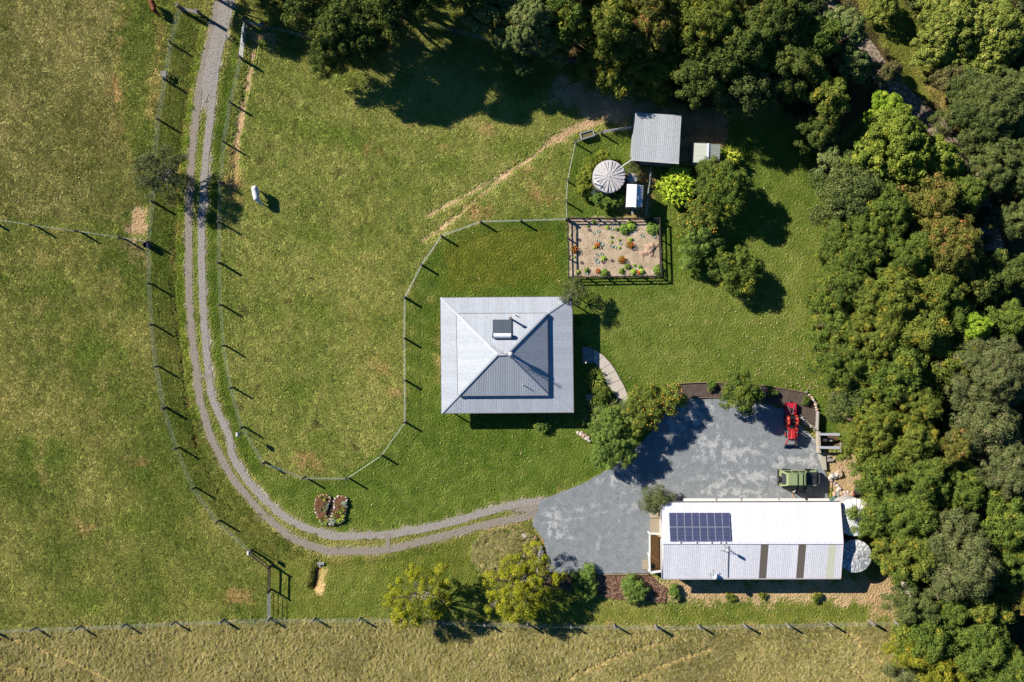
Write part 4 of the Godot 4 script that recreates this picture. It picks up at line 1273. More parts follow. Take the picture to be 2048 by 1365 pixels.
func build_beds() -> void:
	rng.seed = 51
	var sm := stone_mats()
	var mulch := nmat("mulch", alb(66, 54, 46), alb(128, 112, 98), 0.09, 2.0, 0.95, 2.4)
	var bark := nmat("bark_chips", alb(84, 54, 40), alb(146, 106, 82), 0.12, 1.6, 0.95, 2.0)
	var timber := nmat("edge_timber", alb(140, 112, 84), alb(190, 164, 132), 0.05, 1.5)
	# top bed
	var o := thing("mulch_bed", g(1480, 790), "long dark mulch bed along the top of the gravel yard", "garden bed")
	part("mulch", heap(top_bed(), 0.06, 0.05, 0.9, 0.22, o.position), mulch, o)
	var e := [[1322, 779], [1350, 768], [1385, 766], [1420, 765], [1470, 768], [1520, 770], [1560, 776], [1612, 786]]
	for i in e.size() - 1:
		var b := MS.new()
		b.bar(g(e[i][0], e[i][1], 0.1) - o.position, g(e[i + 1][0], e[i + 1][1], 0.1) - o.position, 0.06, 0.2)
		part("edging_board", b, timber, o)
	e = [[1383, 797], [1415, 795], [1450, 795], [1500, 802], [1535, 808], [1566, 814]]
	for i in e.size() - 1:
		var b := MS.new()
		b.bar(g(e[i][0], e[i][1], 0.1) - o.position, g(e[i + 1][0], e[i + 1][1], 0.1) - o.position, 0.06, 0.22)
		part("edging_board", b, timber, o)
	for q in [[1612, 785], [1618, 791], [1623, 796], [1626, 800], [1629, 805], [1631, 810], [1633, 815], [1634, 820]]:
		stone(o, g(q[0] + rr(-1, 1), q[1]) + Vector3(0, 0.12, 0) - o.position, rr(0.16, 0.26), sm[[0, 2, 1][rng.randi() % 3]])
	for q in [[1600, 831], [1604, 836], [1607, 842], [1611, 846], [1616, 850], [1621, 853], [1626, 855], [1630, 858], [1634, 859]]:
		stone(o, g(q[0], q[1]) + Vector3(0, 0.1, 0) - o.position, rr(0.16, 0.28), sm[[0, 1, 2][rng.randi() % 3]])
	var w := MS.new()
	w.bar(g(1635.5, 823, 0.35) - o.position, g(1634, 861, 0.35) - o.position, 0.1, 0.75)
	part("sleeper_wall", w, nmat("grey_timber", alb(150, 142, 132), alb(196, 186, 174), 0.05, 1.5), o)
	# lower bed
	o = thing("bark_bed", g(1210, 1175), "reddish bark chip bed below the gravel yard", "garden bed")
	part("bark", heap(lower_bed(), 0.03, 0.05, 0.9, 0.22, o.position), bark, o)
	var chip := MS.new()
	chip.box(Vector3.ZERO, Vector3(0.16, 0.02, 0.07))
	var cx := []
	var cc := PackedColorArray()
	var lp := px(lower_bed())
	for i in 3200:
		var p := g(rr(1088, 1336), rr(1150, 1206))
		if Geometry2D.is_point_in_polygon(Vector2(p.x, p.z), lp):
			cx.append(Transform3D((Basis(Vector3.UP, rr(0, TAU)) * Basis(Vector3.RIGHT, rr(-0.4, 0.4))).scaled(Vector3.ONE * rr(0.6, 1.3)), p - o.position + Vector3(0, rr(0.05, 0.09), 0)))
			cc.append(Color(0.09, 0.04, 0.025).lerp(Color(0.36, 0.22, 0.14), rng.randf()))
	copies("bark_chips", chip.mesh(), leaf_mat(), cx, cc, o).set_meta("kind", "stuff")
	for i in 4:
		var b := MS.new()
		b.bar(g(1092 + i * 51.5, 1150, 0.08) - o.position, g(1092 + (i + 1) * 51.5 - 0.6, 1149.6, 0.08) - o.position, 0.1, 0.22)
		part("edging_sleeper", b, timber, o)
	# bare weedy strip south of the shed keeps its rubble
	# hoof-shaped stone bed
	o = thing("stone_edged_bed", g(663, 1020), "hoof-shaped garden bed edged with pale stones, beside the drive", "garden bed")
	var left := [[639, 991], [650, 990], [659, 991], [662, 997], [658, 1006], [655, 1013], [653, 1022], [651, 1030], [655, 1035], [660, 1040], [655, 1049], [643, 1046], [636, 1033], [631, 1022], [630, 1010], [632, 1000]]
	var right := [[672, 994], [680, 992], [689, 993], [693, 998], [694, 1010], [692, 1022], [690, 1030], [690, 1040], [678, 1047], [664, 1051], [657, 1046], [662, 1036], [667, 1024], [669, 1012], [669, 1001]]
	var brownm := nmat("brown_mulch", alb(92, 58, 38), alb(150, 106, 76), 0.12, 1.4, 0.95, 2.2)
	for s in [left, right]:
		part("mulch", heap(s, 0.2, 0.05, 1.2, 0.14, o.position), brownm, o)
		var pl := px(s)
		for i in pl.size():
			var a := pl[i]
			var d := pl[(i + 1) % pl.size()]
			var k := maxi(1, int(a.distance_to(d) / 0.25))
			for j in k:
				var p := a.lerp(d, (j + 0.5) / k)
				stone(o, Vector3(p.x + rr(-0.04, 0.04), 0.14, p.y + rr(-0.04, 0.04)) - o.position, rr(0.1, 0.19), sm[[0, 0, 1, 3][rng.randi() % 4]])
	var soil := MS.new()
	soil.prism(px([[663, 996], [668, 1001], [667, 1014], [661, 1034], [655, 1032], [656, 1015], [661, 1004]]), -0.02, 0.02)
	for i in soil.v.size(): soil.v[i] -= o.position
	part("soil", soil, nmat("dark_soil", alb(70, 54, 40), alb(100, 80, 60), 0.1, 1.0), o)
	for q in [["leafy plant at the lower left of the hoof-shaped bed", 647, 1042, 7, 70, Color(0.14, 0.2, 0.02), Color(0.3, 0.34, 0.05)], ["big leafy plant at the lower right of the hoof-shaped bed", 677, 1034, 10, 110, Color(0.16, 0.22, 0.02), Color(0.32, 0.36, 0.06)], ["brown-green tuft in the right half of the hoof-shaped bed", 681, 1018, 5, 40, Color(0.12, 0.14, 0.02), Color(0.24, 0.22, 0.05)], ["small tuft at the top of the left half of the hoof-shaped bed", 646, 997, 3.5, 26, Color(0.14, 0.18, 0.02), Color(0.26, 0.3, 0.05)], ["small dark tuft in the middle of the left half of the hoof-shaped bed", 650, 1011, 3.5, 26, Color(0.04, 0.09, 0.03), Color(0.1, 0.16, 0.06)], ["small tuft low in the left half of the hoof-shaped bed", 646, 1021, 3, 22, Color(0.1, 0.16, 0.05), Color(0.2, 0.26, 0.1)]]:
		strappy("tuft_plant", q[0], q[1], q[2], q[3], q[4], 0.42, 0.07, q[5], q[6], 0.35, "plants in the hoof-shaped bed")
	tree("shrub", "round grey-green shrub in the right half of the hoof-shaped bed", 688, 1008, 4.5, 0.55, "silver", "plants in the hoof-shaped bed", "shrub")
	tree("shrub", "silver shrub at the point of the hoof-shaped bed", 665, 1044, 6, 0.55, "silver", "plants in the hoof-shaped bed", "shrub")
	# stone path
	o = thing("stone_path", g(1215, 765), "curved path of pale flagstones from house to yard", "path")
	var edge_out := [[1188, 699], [1207, 711], [1222, 727], [1232, 742], [1241, 759], [1250, 775], [1256, 792], [1260, 812], [1262, 830]]
	var edge_in := [[1188, 727], [1192, 729], [1202, 740], [1207, 754], [1216, 771], [1229, 788], [1236, 804], [1244, 820], [1250, 833]]
	var flag := nmat("flagstone", alb(176, 160, 142), alb(250, 236, 218), 0.09, 2.2, 0.9, 2.4)
	for i in edge_out.size() - 1:
		var a := Vector2(edge_out[i][0], edge_out[i][1])
		var b2 := Vector2(edge_out[i + 1][0], edge_out[i + 1][1])
		var c := Vector2(edge_in[i + 1][0], edge_in[i + 1][1])
		var d := Vector2(edge_in[i][0], edge_in[i][1])
		var m := (a + b2 + c + d) * 0.25
		var L := []
		for p in [a, b2, c, d]:
			var s := m.lerp(p, 0.955)
			L.append([s.x, s.y])
		slab("flagstone", L, -0.08, 0.04 + 0.012 * (i % 3), flag, o)
	slab("concrete_pad", [[1165, 693], [1187, 698], [1187, 727], [1165, 726]], -0.06, 0.05, nmat("concrete", alb(140, 134, 126), alb(186, 180, 170), 0.06, 2.0), o)
	var fb := MS.new()
	for i in range(1, edge_in.size() - 1):
		fb.bar(g(edge_in[i][0] - 4, edge_in[i][1] + 3, 0.1) - o.position, g(edge_in[i + 1][0] - 4, edge_in[i + 1][1] + 3, 0.1) - o.position, 0.05, 0.2)
	part("path_edging", fb, mat("dark_timber", alb(70, 58, 50)), o)
	# garden lamps on posts
	for q in [["tall garden lamp post where the path meets the house", 1172, 726, 1.5], ["short garden lamp beside the stone path", 1220, 792, 0.7]]:
		var p := g(q[1], q[2], q[3])
		p.y = 0.0
		var t := thing("garden_lamp", p, q[0], "lamp", "garden lamps")
		var b := MS.new()
		b.cyl(Vector3(0, -0.2, 0), Vector3(0, q[3], 0), 0.035, 0.035, 8)
		part("post", b, mat("dark_timber", Color.WHITE), t)
		b = MS.new()
		b.lathe(Vector3(0, q[3], 0), [Vector2(0.07, 0.0), Vector2(0.1, 0.14), Vector2(0.04, 0.22), Vector2(0, 0.22)], 10)
		part("lantern", b, mat("lamp_white", alb(226, 220, 210), 0.5), t)

# ---------------------------------------------------------------- vegetable garden
func build_vegetables() -> void:
	rng.seed = 61
	var at := g(1230, 496)
	var o := thing("vegetable_bed", at, "straw-mulched vegetable bed inside the dark timber fence", "garden bed")
	var straw := nmat("straw", alb(158, 124, 98), alb(230, 198, 168), 0.1, 2.0, 0.95, 2.2)
	part("straw_mulch", heap([[1139, 438], [1318, 438], [1321, 552], [1141, 553]], 0.06, 0.16, 1.1, 0.11, at, [[g(1303, 495), 0.55, 0.4, 0.28], [g(1296, 492), 0.8, 0.3, 0.12], [g(1298, 508), 0.7, 0.6, 0.18], [g(1286, 510), 0.5, 0.5, 0.1]]), straw, o)
	var xs := []
	var cs := PackedColorArray()
	for i in 1500:
		var p := g(rr(1142, 1316), rr(440, 550)) - at
		xs.append(Transform3D(Basis(Vector3.UP, rr(0, TAU)).scaled(Vector3.ONE * rr(0.5, 0.9)), Vector3(p.x, rr(0.1, 0.16), p.z)))
		cs.append(Color(0.46, 0.33, 0.21).lerp(Color(0.72, 0.58, 0.42), rng.randf()))
	var st := copies("loose_straw", patch("straw"), leaf_mat(), xs, cs, o)
	st.set_meta("kind", "stuff")
	# fence
	var f := thing("garden_fence", g(1136, 436, 0.9) * Vector3(1, 0, 1), "dark timber post and rail fence round the vegetable garden", "fence")
	var dk := nmat("fence_dark", alb(52, 44, 40), alb(92, 80, 72), 0.05, 1.2)
	var runs := [[[1136, 436], [1320, 437], 6], [[1320, 437], [1323.5, 552], 3], [[1323.5, 552], [1138, 555], 5], [[1138, 555], [1136, 436], 3]]
	for r in runs:
		var a := g(r[0][0], r[0][1], 0.9) * Vector3(1, 0, 1)
		var b := g(r[1][0], r[1][1], 0.9) * Vector3(1, 0, 1)
		var k: int = r[2]
		for i in k:
			var p := a.lerp(b, float(i) / k)
			var q := a.lerp(b, float(i + 1) / k)
			var m := MS.new()
			m.box(p + Vector3(0, 0.42, 0) - f.position, Vector3(0.13, 1.0, 0.13))
			part("post", m, dk, f)
			for y in [0.86, 0.5, 0.15]:
				m = MS.new()
				m.bar(p.lerp(q, 0.02) + Vector3(0, y, 0) - f.position, q.lerp(p, 0.02) + Vector3(0, y, 0) - f.position, 0.09 if y > 0.8 else 0.05, 0.11)
				part("rail", m, dk, f)
	# plants: marks taken on an enlarged sheet, 8.533 to the plan unit
	var G := "plants in the vegetable garden"
	var tints := {"marigold": [Color(0.05, 0.09, 0.02), Color(0.1, 0.15, 0.03)], "green": [Color(0.08, 0.14, 0.02), Color(0.2, 0.27, 0.05)], "cabbage": [Color(0.17, 0.23, 0.18), Color(0.32, 0.38, 0.3)], "purple": [Color(0.08, 0.04, 0.07), Color(0.16, 0.11, 0.1)], "lime": [Color(0.2, 0.3, 0.03), Color(0.34, 0.44, 0.07)]}
	for q in [
		["marigold", 247, 680, 7, "largest orange marigold clump, by the western rail"], ["marigold", 633, 610, 5, "orange marigold pair among the cabbages, left of centre"], ["marigold", 1190, 605, 7, "ring of orange marigolds under a leafy plant, right of centre"], ["marigold", 1053, 858, 7, "round orange marigold clump, lower centre"], ["marigold", 645, 1045, 4.5, "small orange marigold by the southern fence"], ["marigold", 1335, 1070, 3, "tiny orange marigold between lettuces by the southern fence"],
		["green", 1105, 340, 11, "dark leafy bush beside the pale one, upper right"], ["lime", 1205, 285, 10, "pale leafy bush, upper right"], ["green", 1590, 320, 13, "large sprawling plant in the north-east corner"], ["green", 1530, 215, 8, "plant against the northern rail near the north-east corner"], ["green", 1660, 290, 8, "plant against the eastern rail near the corner"], ["green", 760, 1085, 8, "dark leafy plant by the southern fence, left of centre"], ["green", 1670, 1030, 10, "feathery plant in the south-east corner"], ["green", 1150, 970, 6, "leafy plant above the southern fence, right of centre"], ["lime", 1255, 1060, 6, "pale lettuce left of the tiny marigold"], ["lime", 1390, 1060, 6, "pale lettuce right of the tiny marigold"], ["green", 1050, 1045, 6, "dark plant at the southern fence, centre"], ["lime", 1200, 515, 5, "leafy plant above the marigold ring"], ["lime", 745, 830, 5, "bright plant above a purple one"], ["green", 455, 1030, 5, "leafy plant near the south-west corner"], ["lime", 310, 1060, 4, "pale rosette in the south-west corner"], ["green", 580, 210, 4, "plant against the northern rail, left side"], ["green", 480, 280, 3, "single small plant, upper left"], ["lime", 805, 300, 4, "bright round lettuce, upper centre"], ["green", 965, 330, 4, "round plant right of the bright lettuce"], ["green", 880, 470, 3, "small round plant, centre, upper of two"], ["lime", 875, 550, 3, "small round plant, centre, lower of two"], ["lime", 1010, 515, 3, "faint seedling right of the two small round plants"], ["cabbage", 1405, 440, 4, "pale rosette below the large sprawling plant, left one"], ["cabbage", 1605, 465, 4, "pale rosette near the eastern rail"], ["lime", 1015, 650, 3, "bright seedling left of the marigold ring"], ["lime", 245, 810, 2.5, "tiny plant under the largest marigold clump"], ["lime", 190, 435, 2, "tiny plant by the western rail"], ["lime", 1265, 945, 3, "small bright plant in the southern row"], ["green", 1360, 975, 4, "spreading plant in the southern row, right side"], ["lime", 585, 650, 3, "bright plant touching the marigold pair"],
		["cabbage", 880, 250, 4, "blue-green cabbage, top row, left one"], ["cabbage", 945, 245, 3, "blue-green cabbage, top row, right one"], ["cabbage", 655, 370, 4, "blue-green cabbage, upper left"], ["cabbage", 580, 400, 3.5, "blue-green cabbage furthest left of the upper ones"], ["cabbage", 885, 330, 4, "blue-green cabbage under the bright lettuce"], ["cabbage", 650, 260, 4, "blue-green cabbage near the northern rail"], ["cabbage", 715, 590, 5, "blue-green cabbage right of the marigold pair"], ["cabbage", 650, 545, 4, "blue-green cabbage above the marigold pair"], ["cabbage", 1030, 580, 4, "blue-green cabbage left of the marigold ring"], ["cabbage", 880, 625, 4, "blue-green cabbage, very centre"], ["cabbage", 940, 640, 4, "greyish cabbage beside the very centre one"], ["cabbage", 710, 760, 4, "blue-green cabbage above the bright and purple plants"], ["cabbage", 630, 770, 3.5, "blue-green cabbage left of the bright and purple plants"], ["cabbage", 635, 885, 5, "largest blue-green cabbage, lower left"], ["cabbage", 610, 835, 3.5, "blue-green cabbage touching the largest one"], ["cabbage", 1135, 615, 3.5, "blue-green cabbage inside the marigold ring"], ["cabbage", 455, 1085, 4, "blue-green cabbage by the southern fence, left side"],
		["purple", 325, 515, 4, "purple lettuce on the left side"], ["purple", 370, 905, 4, "purple lettuce, lower left"], ["purple", 735, 890, 5, "purple lettuce under the bright plant"], ["purple", 890, 870, 4, "purple lettuce left of the round marigold clump"], ["purple", 505, 350, 4, "purple lettuce, upper left"], ["purple", 1030, 275, 4, "purple lettuce beside the dark leafy bush"],
	]:
		var r: float = q[3] * S * 1.15
		var p := g(1120 + q[1] / 8.533, 420 + q[2] / 8.533)
		p.y = 0.06
		var kinds := {"marigold": "marigold", "green": "leafy_plant", "lime": "lettuce", "cabbage": "cabbage", "purple": "purple_lettuce"}
		var t := thing(kinds[q[0]], p, q[4], "flower" if q[0] == "marigold" else "vegetable", G)
		var b := MS.new()
		var C: Array = tints[q[0]]
		if q[0] in ["cabbage", "purple"]:
			for i in 16:
				b.col = (C[0] as Color).lerp(C[1], rng.randf())
				var a := i * 2.4
				var l := 0.35 + 0.9 * (i / 16.0)
				var d := Vector3(cos(a), 0, sin(a))
				leaf(b, d * r * 0.5 * l + Vector3(0, 0.2 - 0.12 * l, 0), (Vector3.UP - d * 0.55).normalized(), d, r * 0.95, r * 0.6)
		else:
			for i in int(40 + q[3] * q[3] * 3.0):
				b.col = (C[0] as Color).lerp(C[1], rng.randf())
				var d := rdir()
				d.y = absf(d.y)
				var k := pow(rng.randf(), 0.4)
				leaf(b, Vector3(d.x * r * k, 0.05 + d.y * minf(r, 0.5) * k, d.z * r * k), (d + Vector3.UP * 0.6 + rdir() * 0.5).normalized(), rdir(), 0.15 + r * 0.12, 0.08 + r * 0.06)
		part("leaves", b, leaf_mat(), t)
		if q[0] == "marigold":
			for i in int(3 + q[3] * 1.6):
				var a := i * 2.4 + rr(-0.3, 0.3)
				var k := r * sqrt((i + 0.4) / (3 + q[3] * 1.6))
				var m := MS.new()
				m.ball(Vector3(cos(a) * k, 0.16 + minf(r, 0.5) * 0.95 * sqrt(maxf(0.0, 1.0 - k * k / (r * r))) + rr(0, 0.04), sin(a) * k), Vector3(0.065, 0.04, 0.065), 4, 7)
				part("blossom", m, mat("marigold_orange", alb(245, 112, 20, 1.3), 0.7), t)


# ---------------------------------------------------------------- buildings
# ribbed sheets over the plane eave a-b, top d-c (d above a); every sheet is a part. pick(k, count) gives the material.
func sheet_roof(o: Node3D, a: Vector3, b: Vector3, c: Vector3, d: Vector3, width: float, pitch: float, rib: float, pick: Callable, called := "roof_sheet") -> void:
	var e := (b - a).normalized()
	var n := (d - a).cross(e).normalized()
	if (c - a).cross(e).length() > (d - a).cross(e).length():
		n = (c - a).cross(e).normalized()
	if n.y < 0.0: n = -n
	var up := n.cross(e)
	if up.dot(((c + d) - (a + b)) * 0.5) < 0.0: up = -up
	var L := (b - a).length()
	var dx := clampf((d - a).dot(e), 0.0, L)
	var dy := (d - a).dot(up)
	var cx := clampf((c - a).dot(e), 0.0, L)
	var cy := (c - a).dot(up)
	var top := func(x: float) -> float:
		if x < dx: return dy * x / maxf(dx, 0.001)
		if x > cx: return cy * (L - x) / maxf(L - cx, 0.001)
		return lerpf(dy, cy, (x - dx) / maxf(cx - dx, 0.001))
	var count := maxi(1, roundi(L / width))
	var w := L / count
	for k in count:
		var m := MS.new()
		var ribs := maxi(1, roundi(w / pitch))
		var p := w / ribs
		var xs := []
		var hs := []
		for r in ribs:
			for q in [[0.0, 0.0], [0.36, 0.0], [0.44, 1.0], [0.56, 1.0], [0.64, 0.0]]:
				xs.append(k * w + (r + q[0]) * p)
				hs.append(q[1] * rib)
		xs.append((k + 1) * w - 0.004)
		hs.append(0.0)
		for i in xs.size() - 1:
			var x0: float = xs[i]
			var x1: float = xs[i + 1]
			var y0: float = top.call(x0)
			var y1: float = top.call(x1)
			var P0: Vector3 = a + e * x0 + n * hs[i]
			var P1: Vector3 = a + e * x1 + n * hs[i + 1]
			m.quad(P0, P1, P1 + up * y1, P0 + up * y0)
		var bot: float = top.call((k + 0.5) * w)
		if bot > 0.02:
			part(called, m, pick.call(k, count), o)

func beam(o: Node3D, n: String, a: Vector3, b: Vector3, w: float, h: float, m: Material) -> void:
	var q := MS.new()
	q.bar(a, b, w, h)
	part(n, q, m, o)

func wall_ring(o: Node3D, P: Array, y0: float, y1: float, m: Material, thick := 0.12) -> void:
	for i in P.size():
		var a: Vector3 = P[i]
		var b: Vector3 = P[(i + 1) % P.size()]
		a.y = (y0 + y1) * 0.5
		b.y = a.y
		var d := (b - a).normalized() * thick * 0.5
		beam(o, "wall", a + d, b - d, thick, y1 - y0, m)

func tone_set(key: String, base: Color, spread: float, rough: float, metal := 0.0) -> Array:
	var o := []
	for i in 5:
		var k := 1.0 + spread * (i - 2)
		o.append(nmat(key + str(i), (base * k * 0.9).linear_to_srgb(), (base * k * 1.08).linear_to_srgb(), 0.03, 3.0, rough))
		o[i].metallic = metal
	return o

func build_house() -> void:
	rng.seed = 71
	var o := thing("house", Vector3.ZERO, "square house with pyramid roof of pale ribbed metal and wraparound verandah", "house")
	var tin := tone_set("house_tin", Color(0.365, 0.378, 0.395), 0.022, 0.55)
	var pick := func(k: int, n: int) -> Material: return tin[(k * 7 + n) % 5]
	var capm := mat("tin_cap", Color(0.40, 0.405, 0.41).linear_to_srgb(), 0.5)
	var gut := mat("gutter_brown", alb(120, 108, 100), 0.5)
	var he := 2.12
	var E := [g(881, 596, he), g(1144, 594, he), g(1147, 825, he), g(883, 827, he)]
	var hu := 2.9
	var U := [g(913, 628, hu), g(1094, 627, hu), g(1096, 791, hu), g(916, 792, hu)]
	var hr := 4.9
	var R := [g(995, 709, hr), g(1013, 709, hr)]
	var I := []
	var mid: Vector3 = (U[0] + U[2]) * 0.5
	for p in U:
		var q: Vector3 = p + (mid - p).normalized() * 0.35
		q.y = 2.66
		I.append(q)
	for i in 4:
		var j := (i + 1) % 4
		sheet_roof(o, E[i], E[j], I[j], I[i], 0.76, 0.19, 0.011, pick, "verandah_roof_sheet")
	sheet_roof(o, U[0], U[1], R[1], R[0], 0.76, 0.19, 0.011, pick)
	sheet_roof(o, U[1], U[2], R[1], R[1], 0.76, 0.19, 0.011, pick)
	sheet_roof(o, U[2], U[3], R[0], R[1], 0.76, 0.19, 0.011, pick)
	sheet_roof(o, U[3], U[0], R[0], R[0], 0.76, 0.19, 0.011, pick)
	var lift := Vector3(0, 0.035, 0)
	for q in [[U[0], R[0]], [U[1], R[1]], [U[2], R[1]], [U[3], R[0]], [E[0], I[0]], [E[1], I[1]], [E[2], I[2]], [E[3], I[3]]]:
		beam(o, "hip_cap", q[0] + lift, q[1] + lift, 0.2, 0.03, capm)
	beam(o, "ridge_cap", R[0] + lift, R[1] + lift, 0.24, 0.04, capm)
	for i in 4:
		var j := (i + 1) % 4
		beam(o, "gutter", E[i] + Vector3(0, -0.06, 0), E[j] + Vector3(0, -0.06, 0), 0.12, 0.12, gut)
		beam(o, "gutter", U[i] + Vector3(0, -0.06, 0), U[j] + Vector3(0, -0.06, 0), 0.11, 0.12, gut)
	# walls under the upper roof, verandah floor and posts
	var W := []
	for p in U:
		var q: Vector3 = p + (mid - p).normalized() * 0.5
		q.y = 0.0
		W.append(q)
	var wallm := nmat("weatherboard", alb(196, 190, 176), alb(214, 208, 196), 0.03, 2.0)
	wall_ring(o, W, 0.0, 2.95, wallm)
	var cl := MS.new()
	cl.prism(PackedVector2Array([Vector2(W[0].x, W[0].z), Vector2(W[1].x, W[1].z), Vector2(W[2].x, W[2].z), Vector2(W[3].x, W[3].z)]), 2.5, 2.6)
	part("ceiling", cl, wallm, o)
	var fl := MS.new()
	var F := PackedVector2Array()
	for p in E:
		var q: Vector3 = p + (mid - p).normalized() * 0.7
		F.append(Vector2(q.x, q.z))
	fl.prism(F, -0.1, 0.3)
	part("verandah_floor", fl, nmat("deck", alb(126, 98, 74), alb(164, 134, 104), 0.05, 1.5), o)
	for i in 4:
		var a: Vector3 = E[i] + (mid - E[i]).normalized() * 0.45
		var b: Vector3 = E[(i + 1) % 4] + (mid - E[(i + 1) % 4]).normalized() * 0.45
		for k in 4:
			var p := a.lerp(b, k / 4.0)
			var m := MS.new()
			m.box(Vector3(p.x, 1.05, p.z), Vector3(0.12, 1.9, 0.12))
			part("verandah_post", m, wallm, o)
	# doors and windows under the verandah
	var glassm := mat("window_glass", Color(0.09, 0.11, 0.13), 0.08)
	for i in 4:
		var a: Vector3 = W[i]
		var b: Vector3 = W[(i + 1) % 4]
		var d := (b - a).normalized()
		var nn := Vector3(d.z, 0, -d.x)
		if nn.dot(a - mid) < 0.0: nn = -nn
		for k in 3:
			var p := a.lerp(b, 0.2 + 0.3 * k) + nn * 0.075
			var m := MS.new()
			var tall := k == 1
			m.bar(p + d * -0.5 + Vector3(0, 1.3 if tall else 1.55, 0), p + d * 0.5 + Vector3(0, 1.3 if tall else 1.55, 0), 0.04, 2.0 if tall else 1.2)
			part("door" if tall else "window", m, wallm if tall else glassm, o)
	# roof furniture
	var fb := MS.new()
	var fp := g(1021, 637, 4.3)
	fb.cyl(Vector3(fp.x, 3.0, fp.z), Vector3(fp.x, 4.5, fp.z), 0.11, 0.11, 10)
	fb.cyl(Vector3(fp.x, 4.5, fp.z), Vector3(fp.x, 4.7, fp.z), 0.17, 0.15, 10)
	part("flue", fb, nmat("rusty_flue", alb(110, 92, 80), alb(160, 144, 130), 0.08, 0.6), o)
	var vb := MS.new()
	var vp := g(1021, 709, 5.3)
	vb.cyl(Vector3(vp.x, 4.7, vp.z), Vector3(vp.x, 5.2, vp.z), 0.14, 0.14, 12)
	vb.lathe(Vector3(vp.x, 5.2, vp.z), [Vector2(0.16, 0.0), Vector2(0.26, 0.12), Vector2(0.25, 0.26), Vector2(0.14, 0.36), Vector2(0, 0.4)], 16)
	part("roof_vent", vb, mat("vent_white", alb(236, 230, 220), 0.4), o)
	for q in [[1045, 770, 3.7], [1030, 630, 3.2]]:
		var pb := MS.new()
		var pp := g(q[0], q[1], q[2])
		pb.cyl(pp - Vector3(0, 0.6, 0), pp + Vector3(0, 0.2, 0), 0.05, 0.05, 8)
		part("vent_pipe", pb, mat("vent_white", Color.WHITE), o)
	# solar water heater: lies on the north slope
	var sl := (Vector3((R[0].x + R[1].x) * 0.5, hr, R[0].z) - Vector3((U[0].x + U[1].x) * 0.5, hu, U[0].z)).normalized()
	var n := sl.cross(Vector3(1, 0, 0))
	if n.y < 0: n = -n
	var org := g(1004, 641, 3.75)
	var yb: float = hu + (org.z - U[0].z) * (hr - hu) / (R[0].z - U[0].z)
	org.y = yb
	var s := thing("solar_water_heater", org, "roof solar water heater with two dark collectors and a white tank", "water heater")
	var cm := nmat("collector", alb(84, 90, 100), alb(104, 110, 120), 0.1, 0.5, 0.25)
	for x in [-0.5, 0.5]:
		var m := MS.new()
		var bs := Basis(Vector3(1, 0, 0), n, Vector3(1, 0, 0).cross(n))
		m.box(Vector3(x, 0, 0) + n * 0.12 + sl * 0.85, Vector3(0.98, 0.08, 1.75), bs)
		part("collector", m, cm, s)
	var tb := MS.new()
	var tc: Vector3 = n * 0.32 + sl * 1.95
	tb.tube([tc + Vector3(-0.92, 0, 0), tc + Vector3(0.92, 0, 0)], [0.27, 0.27], 20)
	part("tank", tb, mat("tank_white", alb(244, 246, 250), 0.3), s)
	for x in [-1, 1]:
		tb = MS.new()
		tb.tube([tc + Vector3(0.92 * x, 0, 0), tc + Vector3(1.04 * x, 0, 0)], [0.28, 0.24], 20)
		part("tank_cap", tb, mat("cap_grey", alb(70, 66, 64), 0.5), s)
	tb = MS.new()
	tb.bar(n * 0.06 + sl * 1.75 + Vector3(-0.8, 0, 0), n * 0.06 + sl * 1.75 + Vector3(0.8, 0, 0), 0.5, 0.05)
	part("cradle", tb, mat("cap_grey", Color.WHITE), s)
	# television antenna near the ridge
	var tp := g(1004, 706, 5.1)
	tp.y = 4.95
	var t := thing("antenna", tp, "spidery television antenna beside the house ridge", "antenna", "roof antennas")
	var am := mat("antenna_metal", alb(150, 146, 144), 0.4, 0.5)
	var m2 := MS.new()
	m2.cyl(Vector3(0, -0.15, 0), Vector3(0, 1.7, 0), 0.025, 0.02, 6)
	part("mast", m2, am, t)
	m2 = MS.new()
	m2.bar(Vector3(0.1, 1.6, 0.05), Vector3(-1.15, 1.6, -0.75), 0.03, 0.03)
	part("boom", m2, am, t)
	for i in 9:
		var f := i / 8.0
		var c := Vector3(0.05, 1.6, 0.02).lerp(Vector3(-1.12, 1.6, -0.73), f)
		m2 = MS.new()
		m2.bar(c + Vector3(0.3, 0, -0.46) * (0.35 + 0.3 * absf(f - 0.4)), c - Vector3(0.3, 0, -0.46) * (0.35 + 0.3 * absf(f - 0.4)), 0.02, 0.02)
		part("element", m2, am, t)
	m2 = MS.new()
	m2.tube([Vector3(0, 1.2, 0), Vector3(0.25, -0.2, -0.9)], [0.008, 0.008], 4)
	part("guy_wire", m2, am, t)

